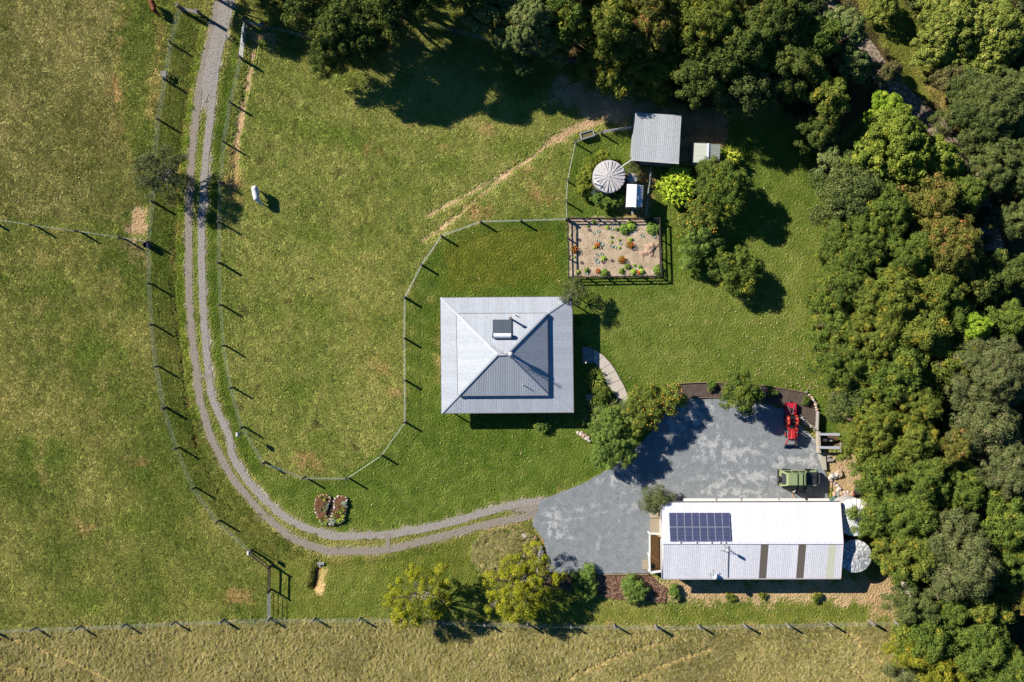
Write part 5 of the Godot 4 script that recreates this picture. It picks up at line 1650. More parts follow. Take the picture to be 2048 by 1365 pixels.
func build_shed() -> void:
	rng.seed = 72
	var o := thing("long_shed", Vector3.ZERO, "long white-roofed shed with brown skylight strips beside the gravel yard", "shed")
	var he := 2.55
	var hr := 3.45
	var NE := g(1681, 1005, he)
	var NW := g(1322, 1006, he)
	var SE := g(1682, 1157, he)
	var SW := g(1324, 1158, he)
	var RE := g(1687, 1086, hr)
	var RW := g(1322.5, 1086, hr)
	var wn := tone_set("shed_white", Color(0.58, 0.57, 0.58), 0.025, 0.6)
	var ws := tone_set("shed_lilac", Color(0.60, 0.58, 0.58), 0.025, 0.6)
	var brown := nmat("brown_skylight", alb(100, 91, 80), alb(140, 128, 114), 0.06, 1.0, 0.5)
	var yellow := nmat("yellow_skylight", alb(222, 219, 186), alb(238, 235, 210), 0.06, 1.0, 0.5)
	sheet_roof(o, NE, NW, RW, RE, 0.79, 0.2, 0.011, func(k: int, n: int) -> Material: return wn[(k * 3) % 5] if k > 2 else ws[4])
	# south slope counted from the east: 0 is the eastern sheet
	sheet_roof(o, SW, SE, RE, RW, 0.79, 0.2, 0.011, func(k: int, n: int) -> Material:
		if k == n - 11 or k == n - 6: return brown
		if k == n - 2: return yellow
		return ws[(k * 3) % 3] if k > n - 4 else ws[1 + (k * 3) % 4])
	beam(o, "ridge_cap", RW + Vector3(0, 0.03, 0), RE + Vector3(0, 0.03, 0), 0.3, 0.04, wn[4])
	var gut := mat("gutter_pink", alb(206, 190, 186), 0.5)
	beam(o, "gutter", NW + Vector3(0, -0.07, -0.05), NE + Vector3(0, -0.07, -0.05), 0.13, 0.13, mat("gutter_dark", alb(120, 112, 106), 0.5))
	beam(o, "gutter", SW + Vector3(0, -0.07, 0.05), SE + Vector3(0, -0.07, 0.05), 0.13, 0.13, gut)
	for q in [[NE, RE], [SE, RE], [NW, RW], [SW, RW]]:
		beam(o, "barge_board", q[0] + Vector3(0, -0.03, 0), q[1] + Vector3(0, -0.03, 0), 0.05, 0.18, gut)
	var wm := nmat("shed_wall", alb(214, 206, 190), alb(232, 226, 214), 0.03, 2.0)
	var inset := 0.3
	var P := [NW + Vector3(0.35, 0, inset), NE + Vector3(-0.2, 0, inset), SE + Vector3(-0.2, 0, -inset), SW + Vector3(0.35, 0, -inset)]
	wall_ring(o, P, -0.1, he - 0.06, wm)
	for q in [[P[1], P[2], RE], [P[0], P[3], RW]]:
		var m := MS.new()
		var a: Vector3 = q[0]
		var b: Vector3 = q[1]
		a.y = he - 0.06
		b.y = he - 0.06
		m.tri(a, b, Vector3(a.x, hr - 0.12, q[2].z))
		part("gable", m, wm, o)
	# roller doors and awnings on the yard side
	for q in [[1368, 1432], [1437, 1482], [1487, 1558], [1562, 1612], [1618, 1660]]:
		var m := MS.new()
		var a := g(q[0], 1002, 2.35)
		var b := g(q[1], 1002, 2.35)
		var z: float = P[0].z - 0.07
		m.hexa([Vector3(a.x, 2.1, z), Vector3(b.x, 2.1, z), Vector3(b.x, 2.1, z - 0.6), Vector3(a.x, 2.1, z - 0.6), Vector3(a.x, 2.4, z), Vector3(b.x, 2.4, z), Vector3(b.x, 2.14, z - 0.6), Vector3(a.x, 2.14, z - 0.6)])
		part("awning", m, mat("awning_white", alb(238, 232, 220), 0.6), o)
		m = MS.new()
		m.box(Vector3((a.x + b.x) * 0.5, 1.0, z), Vector3(b.x - a.x - 0.3, 2.1, 0.05))
		part("roller_door", m, mat("door_cream", alb(216, 208, 188), 0.6), o)
	for q in [[1395, 1419], [1452, 1488], [1617, 1626]]:
		var m := MS.new()
		var a := g(q[0], 1160, 2.0)
		var b := g(q[1], 1160, 2.0)
		m.bar(Vector3(a.x, 1.9, P[2].z + 0.4), Vector3(b.x, 1.9, P[2].z + 0.4), 0.5, 0.05)
		part("window_hood", m, mat("awning_white", Color.WHITE), o)
	# dark seam and a loose flashing on the roof
	var seam := MS.new()
	seam.bar(g(1457, 1092, hr - 0.06) + Vector3(0, 0.05, 0), g(1456, 1156, he) + Vector3(0, 0.06, 0), 0.05, 0.03)
	part("flashing", seam, mat("seam_dark", alb(70, 74, 92), 0.5), o)
	beam(o, "flashing", g(1496, 1087.5, hr) + Vector3(0, 0.02, 0), g(1518, 1087.5, hr) + Vector3(0, 0.02, 0), 0.12, 0.05, wn[2])
	# paved strip, porch frame at the western end
	slab("paving_slab", [[1300, 1038], [1322, 1038], [1322, 1066], [1300, 1066]], -0.05, 0.06, nmat("pavers", alb(160, 142, 118), alb(200, 184, 160), 0.08, 1.6), o)
	slab("paving_slab", [[1298, 1003], [1665, 1000], [1665, 1012], [1322, 1012], [1322, 1036], [1300, 1036], [1300, 1016]], -0.05, 0.055, nmat("path_concrete", alb(190, 170, 140), alb(224, 206, 176), 0.05, 2.0), o)
	slab("porch_floor", [[1302, 1072], [1326, 1072], [1326, 1144], [1302, 1146]], -0.05, 0.1, nmat("porch_board", alb(172, 130, 84), alb(206, 164, 116), 0.06, 2.0), o)
	slab("step", [[1285, 1120], [1296, 1120], [1296, 1140], [1285, 1140]], -0.05, 0.14, nmat("pavers", Color.WHITE, Color.WHITE, 0.1, 1.0), o)
	var pw := mat("porch_white", alb(240, 236, 228), 0.6)
	for q in [[1299.5, 1067.5, 1322, 1068.5], [1299.5, 1068, 1299.5, 1112], [1298.5, 1112, 1299.5, 1144], [1301, 1146, 1322, 1143]]:
		beam(o, "porch_rail", g(q[0], q[1], 1.05), g(q[2], q[3], 1.05), 0.22 if q[0] != 1299.5 or q[3] < 1100 else 0.16, 0.14, pw)
	for q in [[1299.5, 1068], [1299.5, 1112], [1300, 1145]]:
		var m := MS.new()
		var p := g(q[0], q[1], 1.05)
		m.box(Vector3(p.x, 0.5, p.z), Vector3(0.14, 1.05, 0.14))
		part("porch_post", m, pw, o)
	for q in [[1299.5, 1069, 1299.5, 1111], [1299, 1113, 1299.8, 1144], [1302, 1145.5, 1321, 1143.5]]:
		beam(o, "porch_panel", g(q[0], q[1], 0.55), g(q[2], q[3], 0.55), 0.03, 0.8, wm)
	# things on the roof
	var nn := (NW - RW).normalized()
	var base := g(1399.5, 1084, 3.5)
	var A := g(1338, 1026.5, 2.95)
	var D := g(1341.5, 1084, 3.55)
	var B := g(1459, 1027, 2.95)
	var s := thing("solar_panel_array", Vector3(A.x, 2.7, A.z), "array of sixteen dark blue solar panels on the long shed roof", "solar panels")
	var L: float = g(1462, 1084, 3.5).x - A.x
	var slope := Vector3(0, (hr - he), RW.z - NW.z).normalized()
	var up := Vector3(0, slope.z, -slope.y)
	if up.y < 0: up = -up
	var a0 := Vector3(A.x, 0, A.z)
	a0.y = he + (A.z - NW.z) * (hr - he) / (RW.z - NW.z)
	var len: float = (g(1340, 1084, 3.5).z - A.z) / slope.z
	var pm := mat("panel_cells", Color(1, 1, 1), 0.16)
	if pm.albedo_texture == null:
		var im := Image.create(96, 160, false, Image.FORMAT_RGB8)
		im.fill(alb(34, 40, 78))
		for i in 6:
			for j in 10:
				im.fill_rect(Rect2i(i * 16, j * 16, 16, 16), alb(150, 152, 168))
				im.fill_rect(Rect2i(i * 16 + 1, j * 16 + 1, 14, 14), alb(28 + (i * 5 + j * 3) % 14, 34 + (j * 7) % 12, 74 + (i * 11 + j * 5) % 24))
		pm.albedo_texture = ImageTexture.create_from_image(im)
		pm.clearcoat_enabled = true
	var frm := mat("panel_frame", alb(190, 190, 200), 0.4, 0.4)
	for r in 2:
		for k in 8:
			var w := L / 8.0
			var h := len / 2.0
			var p := a0 + Vector3(k * w + w * 0.5, 0, 0) + slope * (r * h + h * 0.5) + up * 0.14 - s.position
			var bs := Basis(Vector3(1, 0, 0), up, slope)
			var m := MS.new()
			m.box(p, Vector3(w - 0.02, 0.04, h - 0.02), bs)
			var fr := part("panel", m, frm, s)
			m = MS.new()
			var q := p + up * 0.024
			m.uv_quad(q + Vector3(-w * 0.5 + 0.05, 0, 0) + slope * (h * 0.5 - 0.05), q + Vector3(w * 0.5 - 0.05, 0, 0) + slope * (h * 0.5 - 0.05), q + Vector3(w * 0.5 - 0.05, 0, 0) - slope * (h * 0.5 - 0.05), q + Vector3(-w * 0.5 + 0.05, 0, 0) - slope * (h * 0.5 - 0.05))
			part("cells", m, pm, fr)
	for k in 4:
		beam(s, "mounting_rail", a0 + slope * (len * (0.12 + 0.25 * k)) + up * 0.08 - s.position, a0 + slope * (len * (0.12 + 0.25 * k)) + up * 0.08 + Vector3(L + 0.12, 0, 0) - s.position, 0.05, 0.05, mat("cap_grey", Color.WHITE))
	for x in [1360, 1392, 1422, 1440, 1450]:
		var p := g(x, 1085, 3.5)
		p.y = hr + 0.02
		var v := MS.new()
		v.lathe(Vector3(p.x - s.position.x, p.y - s.position.y, p.z - s.position.z), [Vector2(0.07, 0), Vector2(0.09, 0.12), Vector2(0.05, 0.18), Vector2(0, 0.19)], 10)
		part("cable_box", v, mat("lamp_white", Color.WHITE), s)
	# spinning vent-like mast with wind sock frame
	var mp := g(1452, 1098, 3.6)
	mp.y = 3.3
	var t := thing("antenna", mp, "short mast with a white antenna on the long shed roof", "antenna", "roof antennas")
	var mm := MS.new()
	mm.cyl(Vector3(0, -0.1, 0), Vector3(0, 1.0, 0), 0.05, 0.04, 8)
	part("mast", mm, mat("antenna_metal", Color.WHITE), t)
	mm = MS.new()
	mm.lathe(Vector3(0, 0.85, 0), [Vector2(0.16, 0), Vector2(0.16, 0.3), Vector2(0.1, 0.36), Vector2(0, 0.36)], 12)
	part("housing", mm, mat("dish_grey", alb(196, 198, 204), 0.4), t)
	for q in [[-0.5, 0.25], [-0.1, 0.35], [-0.15, -0.4]]:
		mm = MS.new()
		mm.tube([Vector3(0, 0.8, 0), Vector3(q[0], 0.0, q[1])], [0.02, 0.02], 5)
		part("stay", mm, mat("antenna_metal", Color.WHITE), t)
	var dp := g(1426, 1152, 2.9)
	dp.y = 2.6
	t = thing("satellite_dish", dp, "pale grey satellite dish on the long shed's southern eave", "satellite dish")
	mm = MS.new()
	var dish := MS.new()
	dish.lathe(Vector3.ZERO, [Vector2(0.36, 0.1), Vector2(0.25, 0.04), Vector2(0.12, 0.01), Vector2(0, 0)], 18)
	var ds := part("dish", dish, mat("dish_grey", Color.WHITE), t)
	ds.position = Vector3(0, 0.45, 0.0)
	ds.rotation = Vector3(-0.5, 0.2, 0)
	mm.cyl(Vector3(0, -0.05, 0.0), Vector3(0, 0.45, 0.0), 0.03, 0.03, 7)
	part("mast", mm, mat("antenna_metal", Color.WHITE), t)
	mm = MS.new()
	mm.tube([Vector3(0, 0.45, 0), Vector3(-0.02, 0.62, -0.62)], [0.018, 0.014], 5)
	mm.box(Vector3(-0.02, 0.64, -0.64), Vector3(0.07, 0.07, 0.1))
	part("feed_arm", mm, mat("cap_grey", Color.WHITE), t)

func tank(label: String, u: float, v: float, r: float, h: float, style: int, group: String) -> Node3D:
	var p := g(u, v, h)
	p.y = 0.0
	var o := thing("water_tank", p, label, "water tank", group)
	var R := r * S * (1.0 - h / EYE)
	var wall := nmat("tank_wall%d" % style, alb(176, 168, 160), alb(204, 198, 190), 0.04, 2.0, 0.6)
	var topm: Material = nmat("tank_top0", alb(208, 200, 194), alb(226, 220, 214), 0.03, 2.0, 0.6) if style == 0 else nmat("tank_top%d" % style, alb(150, 150, 150, 1.2) if style == 2 else alb(214, 212, 206, 1.2), alb(246, 244, 238, 1.2), 0.03, 3.5, 0.6, 2.4 if style == 2 else 1.4)
	var b := MS.new()
	b.lathe(Vector3.ZERO, [Vector2(R * 0.97, -0.1), Vector2(R * 0.97, h - 0.12), Vector2(R, h - 0.1), Vector2(R, h)], 40)
	part("wall", b, wall, o)
	b = MS.new()
	var rise := R * (0.12 if style == 0 else 0.2)
	b.lathe(Vector3.ZERO, [Vector2(R, h), Vector2(R * 0.5, h + rise * 0.62), Vector2(0.12, h + rise)], 40 if style == 0 else 24)
	b.cyl(Vector3(0, h + rise - 0.05, 0), Vector3(0, h + rise + 0.05, 0), 0.18 if r > 15 else 0.08, 0.16 if r > 15 else 0.07, 14)
	part("lid", b, topm, o)
	var nr := 12 if style == 0 else 20
	for i in nr:
		var a := TAU * (i + 0.3) / nr
		var d := Vector3(cos(a), 0, sin(a))
		var q := MS.new()
		if style == 0:
			q.bar(d * R * 0.14 + Vector3(0, h + rise * 0.9, 0), d * R * 0.94 + Vector3(0, h + rise * 0.08 + 0.05, 0), R * 0.1, 0.1)
			part("rib", q, topm, o)
			if r > 15:
				q = MS.new()
				var a2 := a + PI / nr
				var d2 := Vector3(cos(a2), 0, sin(a2))
				q.bar(d2 * R * 0.5 + Vector3(0, h + rise * 0.62, 0), d2 * R * 0.92 + Vector3(0, h + rise * 0.1 + 0.03, 0), R * 0.05, 0.08)
				part("rib", q, topm, o)
		else:
			q.bar(d * R * 0.1 + Vector3(0, h + rise * 0.94, 0), d * R * 0.5 + Vector3(0, h + rise * 0.62 + 0.01, 0), 0.035, 0.03)
			q.bar(d * R * 0.5 + Vector3(0, h + rise * 0.62 + 0.01, 0), d * R + Vector3(0, h + 0.01, 0), 0.035, 0.03)
			part("seam", q, mat("seam_grey", alb(150, 148, 146), 0.6), o)
	return o

func gable_shed(called: String, label: String, wx: Array, ridge: Array, ex: Array, he: float, hr: float, mw: Material, me: Material, cap: Material, pitch: float) -> Node3D:
	# wx, ridge, ex: [u north, v north, u south, v south] of the western eave, the ridge and the eastern eave
	var o := thing(called, Vector3.ZERO, label, "shed", "small sheds")
	var A := g(wx[0], wx[1], he)
	var B := g(wx[2], wx[3], he)
	var C := g(ridge[0], ridge[1], hr)
	var D := g(ridge[2], ridge[3], hr)
	var E := g(ex[0], ex[1], he)
	var F := g(ex[2], ex[3], he)
	sheet_roof(o, B, A, C, D, 0.78, pitch, 0.03, func(k: int, n: int) -> Material: return mw)
	sheet_roof(o, E, F, D, C, 0.78, pitch, 0.03, func(k: int, n: int) -> Material: return me)
	beam(o, "ridge_cap", C + Vector3(0, 0.04, 0), D + Vector3(0, 0.04, 0), 0.22, 0.04, cap)
	var wm := nmat("small_shed_wall", alb(188, 186, 170), alb(206, 204, 190), 0.04, 2.0)
	var mid := (A + F) * 0.5
	var P := []
	for p in [A, E, F, B]:
		var q: Vector3 = p + (mid - p).normalized() * 0.2
		P.append(q)
	wall_ring(o, P, -0.1, he - 0.04, wm, 0.06)
	for q in [[P[0], P[1], C], [P[3], P[2], D]]:
		var m := MS.new()
		m.tri(Vector3(q[0].x, he - 0.05, q[0].z), Vector3(q[1].x, he - 0.05, q[1].z), Vector3(q[2].x, hr - 0.08, (q[0].z + q[1].z) * 0.5))
		part("gable", m, wm, o)
	for q in [[A, B], [E, F]]:
		beam(o, "gutter", q[0] + Vector3(0, -0.04, 0), q[1] + Vector3(0, -0.04, 0), 0.09, 0.08, mat("gutter_dark", alb(120, 112, 106), 0.5))
	return o

func build_small_sheds() -> void:
	rng.seed = 73
	# square skillion shed
	var o := thing("square_shed", Vector3.ZERO, "square flat-roofed grey metal shed north of the water tank", "shed", "small sheds")
	var h0 := 2.9
	var h1 := 2.85
	var A := g(1270, 225, h1)
	var B := g(1363, 231, h1)
	var C := g(1358, 326, h0)
	var D := g(1264, 319, h0)
	var tin := tone_set("square_tin", Color(0.35, 0.355, 0.35), 0.03, 0.5)
	sheet_roof(o, D, C, B, A, 0.78, 0.19, 0.011, func(k: int, n: int) -> Material: return tin[(k * 3) % 5])
	beam(o, "gutter", D + Vector3(0, -0.06, 0.05), C + Vector3(0, -0.06, 0.05), 0.13, 0.12, mat("gutter_white", alb(214, 212, 208), 0.5))
	var mid := (A + C) * 0.5
	var P := []
	for p in [A, B, C, D]:
		var q: Vector3 = p + (mid - p).normalized() * 0.35
		P.append(q)
	wall_ring(o, P, -0.1, 2.62, nmat("tin_wall", alb(150, 150, 146), alb(182, 182, 178), 0.04, 2.0))
	# pump shed and cream garden shed
	var white := mat("pump_white", Color(0.62, 0.62, 0.61).linear_to_srgb(), 0.5)
	var p2 := gable_shed("pump_shed", "small white gabled pump shed beside the grey tank", [1254.5, 368.5, 1252, 414], [1272, 369, 1270, 415], [1287, 371, 1284, 415], 1.95, 2.35, white, white, white, 0.16)
	var bx := MS.new()
	bx.box(g(1276, 396, 2.35) + Vector3(0, -0.02, 0), Vector3(0.22, 0.25, 0.35))
	part("roof_vent", bx, mat("vent_blue", alb(88, 110, 150), 0.5), p2)
	beam(p2, "post", g(1265, 417, 0.5), g(1265, 430, 0.5), 0.2, 0.2, nmat("grey_timber", Color.WHITE, Color.WHITE, 0.1, 1.0))
	var cream := mat("shed_cream", Color(0.40, 0.41, 0.33).linear_to_srgb(), 0.5)
	gable_shed("garden_shed", "cream ribbed metal garden shed with a white ridge", [1389, 286, 1387, 325], [1416.5, 287, 1415, 325.5], [1441.5, 290, 1438, 327], 2.0, 2.3, cream, cream, mat("tank_white", alb(244, 246, 250), 0.3), 0.15)
	# tanks
	var t := tank("big grey ribbed water tank ringed by shrubs", 1218, 353, 32.5, 2.1, 0, "water tanks")
	var m := MS.new()
	m.tube([Vector3(-1.55, 2.1, 0.75), Vector3(-1.5, 2.45, 0.7), Vector3(-1.05, 2.5, 0.95)], [0.07, 0.07, 0.07], 8)
	part("overflow_pipe", m, mat("tank_white", Color.WHITE), t)
	m = MS.new()
	m.tube([g(1264, 319, 2.6) - t.position + Vector3(0, 0.0, 0.05), g(1244, 333, 2.3) - t.position], [0.05, 0.05], 8)
	part("inlet_pipe", m, mat("tank_white", Color.WHITE), t)
	m = MS.new()
	m.tube([g(1247, 338, 2.2) - t.position, g(1261, 351, 1.3) - t.position], [0.04, 0.04], 8)
	part("inlet_pipe", m, mat("tank_white", Color.WHITE), t)
	m = MS.new()
	m.box(g(1186, 386, 0.6) - t.position, Vector3(0.55, 0.9, 0.6), Basis(Vector3.UP, 0.6))
	part("pump_box", m, mat("pump_green", alb(52, 66, 60), 0.6), t)
	tank("small pale tank tucked between big tank and pump shed", 1265, 357, 10, 1.2, 0, "water tanks")
	tank("large white domed tank at the shed end, upper one half under trees", 1709, 1035, 38, 2.1, 1, "water tanks")
	tank("large white domed tank at the shed end, lower one streaked with dark stains", 1711, 1113, 33, 2.0, 2, "water tanks")


# ---------------------------------------------------------------- fences and gates
func fence(label: String, tops: Array, h: float, wires: Array, opt := {}) -> Node3D:
	var pts := []
	for q in tops:
		var p := g(q[0], q[1], h)
		p.y = 0.0
		pts.append(p)
	var o := thing("fence", pts[0], label, "fence", "paddock fences")
	var pm: Material = opt.get("post", nmat("post_timber", alb(78, 72, 66), alb(130, 122, 112), 0.06, 1.0))
	var r: float = opt.get("r", 0.11)
	var skip: Array = opt.get("skip", [])
	for i in pts.size():
		if i in skip:
			continue
		var b := MS.new()
		var p: Vector3 = pts[i] - o.position
		var rx := r * (1.25 if i % 5 == 0 else 1.0)
		b.tube([p + Vector3(0, -0.2, 0), p + Vector3(0, h, 0)], [rx, rx * 0.95], 8)
		part("post", b, pm, o)
	var wm: Material = opt.get("wire_mat", mat("wire_pale", alb(206, 214, 200), 0.4))
	var wr: float = opt.get("wire_r", 0.0075)
	for y in wires:
		for i in pts.size() - 1:
			var b := MS.new()
			var a: Vector3 = pts[i] - o.position + Vector3(0, y, 0)
			var d: Vector3 = pts[i + 1] - o.position + Vector3(0, y, 0)
			b.tube([a, a.lerp(d, 0.5) - Vector3(0, 0.025, 0), d], [wr, wr, wr], 4, false)
			part("wire", b, wm, o)
	if opt.get("net", false):
		for i in pts.size() - 1:
			var b := MS.new()
			var a: Vector3 = pts[i] - o.position
			var d: Vector3 = pts[i + 1] - o.position
			for k in 6:
				var y := 0.1 + k * (h - 0.2) / 5.0
				b.tube([a + Vector3(0, y, 0), d + Vector3(0, y, 0)], [0.006, 0.006], 3, false)
			var n := int(a.distance_to(d) / 0.3)
			for k in n:
				var p := a.lerp(d, (k + 0.5) / n)
				b.tube([p + Vector3(0, 0.1, 0), p + Vector3(0, h - 0.1, 0)], [0.004, 0.004], 3, false)
			part("netting", b, wm, o)
	return o

func gate(label: String, a: Vector3, b: Vector3, h: float, bars: int, m: Material) -> Node3D:
	var o := thing("gate", a * Vector3(1, 0, 1), label, "gate", "metal gates")
	var d := (b - a) * Vector3(1, 0, 1)
	for k in bars:
		var q := MS.new()
		var y := 0.15 + (h - 0.2) * k / (bars - 1)
		q.tube([Vector3(0, y, 0), d + Vector3(0, y, 0)], [0.025, 0.025], 6)
		part("bar", q, m, o)
	for f in [0.0, 0.33, 0.66, 1.0]:
		var q := MS.new()
		q.tube([d * f + Vector3(0, 0.1, 0), d * f + Vector3(0, h, 0)], [0.025, 0.025], 6)
		part("upright", q, m, o)
	return o

func strainer(label: String, a: Array, b: Array, h: float) -> void:
	var A := g(a[0], a[1], h)
	var B := g(b[0], b[1], h)
	var o := thing("rail_barrier", A * Vector3(1, 0, 1), label, "fence", "timber gate panels")
	var tm := nmat("old_timber", alb(104, 92, 84), alb(150, 138, 128), 0.06, 1.0)
	for p in [A, B]:
		var m := MS.new()
		m.tube([p - o.position - Vector3(0, h + 0.3, 0), p - o.position], [0.19, 0.18], 12)
		part("post", m, tm, o)
	for y in [0.45, 0.85, 1.2]:
		var m := MS.new()
		m.bar(A * Vector3(1, 0, 1) + Vector3(0, y, 0) - o.position, B * Vector3(1, 0, 1) + Vector3(0, y, 0) - o.position, 0.07, 0.13)
		part("rail", m, nmat("pale_rail", alb(150, 146, 138), alb(196, 190, 182), 0.06, 1.0), o)

func build_fences() -> void:
	rng.seed = 81
	var H := 1.42
	var W4 := [0.35, 0.65, 0.95, 1.25]
	fence("wire fence west of the drive with dark round posts", [[354, 9], [336, 81], [324, 155], [311, 236], [303, 320], [299, 402], [291, 483], [292, 567], [297, 650], [306, 734], [322, 818], [347, 899], [381, 980], [430, 1047], [494, 1107]], H, W4, {"skip": [0]})
	fence("wire fence between the two western paddocks", [[-40, 434], [57, 449], [147, 461], [235, 474], [289, 482]], H, [0.5, 0.9, 1.25], {"skip": [4]})
	fence("wire fence along the inner side of the drive", [[477, 111], [456, 201], [443, 281], [436, 362], [434, 443], [433, 525], [436, 610], [442, 692], [457, 777], [479, 857], [523, 929], [603, 959], [690, 960]], H, W4)
	fence("pale netting fence between paddock and house lawn", [[691, 960], [760, 914], [808, 847], [808, 762], [807, 677], [808, 595], [842, 529], [882, 471], [961, 442], [1042, 440], [1134, 437]], 1.15, [1.12, 1.0], {"net": true, "skip": [0], "r": 0.12})
	fence("long boundary wire fence along the dry southern field", [[-30, 1268], [57, 1264], [148, 1261], [240, 1257], [340, 1252], [438, 1248], [533, 1245], [624, 1245], [716, 1244], [803, 1244], [886, 1250], [969, 1253], [1056, 1256], [1143, 1257], [1231, 1258], [1315, 1260], [1402, 1259], [1494, 1257], [1581, 1256], [1667, 1254], [1750, 1251], [1800, 1252]], 1.25, [0.4, 0.8, 1.15], {"post": nmat("silver_timber", alb(112, 106, 98), alb(176, 170, 162), 0.06, 1.0), "r": 0.12})
	fence("wire fence running from the drive gate under the dark tree", [[527, 48], [605, 67], [690, 80]], H, W4, {"skip": [0]})
	fence("wire fence in the deep shade of the northern trees", [[820, 34], [910, 57], [986, 77], [1060, 96], [1140, 116], [1220, 140]], H, W4)
	fence("netting fence curving west of the grey tank", [[1205, 262], [1152, 281], [1136, 358], [1133, 400], [1134, 436]], 1.2, [1.15, 0.6], {"net": true, "r": 0.09})
	fence("thin fence from the square shed to the vegetable garden", [[1304, 328], [1302, 352], [1297, 392], [1294, 434]], 1.2, [1.15, 0.8, 0.4], {"net": true, "r": 0.06})
	strainer("timber rail panel on the outer side of the drive's top gate", [353, 9], [392, 19], 1.75)
	strainer("timber rail panel on the inner side of the drive's top gate", [486, 37], [523, 46], 1.75)
	var steel := mat("gate_steel", alb(196, 198, 196), 0.4, 0.3)
	gate("steel gate hanging beside the inner timber panel", g(486, 41, 1.2), g(478, 109, 1.2), 1.25, 6, steel)
	gate("steel gate closing the southern field corner", g(535, 1190, 1.15), g(535, 1241, 1.15), 1.2, 4, steel)
	gate("steel mesh gate beside the square shed", g(1206, 261, 1.2), g(1267, 252, 1.2), 1.2, 6, steel)
	# dark timber rails by the southern gate
	var o := thing("rail_fence", g(496, 1108, 1.35) * Vector3(1, 0, 1), "dark timber rail corner beside the southern steel gate", "fence")
	var dk := nmat("fence_dark", Color.WHITE, Color.WHITE, 0.1, 1.0)
	var P := [[496, 1108], [536, 1139], [535, 1187]]
	for i in 3:
		var p := g(P[i][0], P[i][1], 1.35) * Vector3(1, 0, 1) - o.position
		var m := MS.new()
		m.tube([p + Vector3(0, -0.2, 0), p + Vector3(0, 1.4, 0)], [0.12, 0.11], 9)
		part("post", m, dk, o)
		if i < 2:
			var q := g(P[i + 1][0], P[i + 1][1], 1.35) * Vector3(1, 0, 1) - o.position
			for y in [0.6, 1.25]:
				m = MS.new()
				m.bar(p + Vector3(0, y, 0), q + Vector3(0, y, 0), 0.1, 0.12)
				part("rail", m, dk, o)
	# box on a post at the rail corner, sign post on the inner fence
	for q in [["pale bird box on a pole at the southern rail corner", "bird_box", 498, 1106, 1.9, "bird box"], ["small white sign on a pole beside the inner drive fence", "sign_post", 476, 869, 1.9, "sign"]]:
		var p := g(q[2], q[3], q[4]) * Vector3(1, 0, 1)
		var t := thing(q[1], p, q[0], q[5])
		var m := MS.new()
		m.cyl(Vector3(0, -0.2, 0), Vector3(0, q[4] - 0.2, 0), 0.035, 0.035, 7)
		part("pole", m, dk, t)
		m = MS.new()
		m.box(Vector3(0, q[4], 0), Vector3(0.3, 0.35, 0.3), Basis(Vector3.UP, 0.5))
		part("box" if q[1] == "bird_box" else "board", m, mat("box_cream", alb(222, 204, 186), 0.6), t)
		m = MS.new()
		m.frus(-0.2, 0.2, -0.2, 0.2, q[4] + 0.18, -0.02, 0.02, -0.2, 0.2, q[4] + 0.3)
		part("roof", m, mat("box_cream", Color.WHITE), t)

# ---------------------------------------------------------------- vehicles
func wheel(o: Node3D, at: Vector3, r: float, w: float, rim: Material, axis := Vector3(0, 0, 1)) -> void:
	var t := MS.new()
	t.tube([at - axis * w * 0.5, at - axis * w * 0.42, at + axis * w * 0.42, at + axis * w * 0.5], [r * 0.86, r, r, r * 0.86], 18)
	var q := part("wheel", t, mat("tyre", Color(0.11, 0.11, 0.115), 0.9), o)
	t = MS.new()
	t.tube([at - axis * w * 0.53, at + axis * w * 0.53], [r * 0.55, r * 0.55], 14)
	part("rim", t, rim, q)

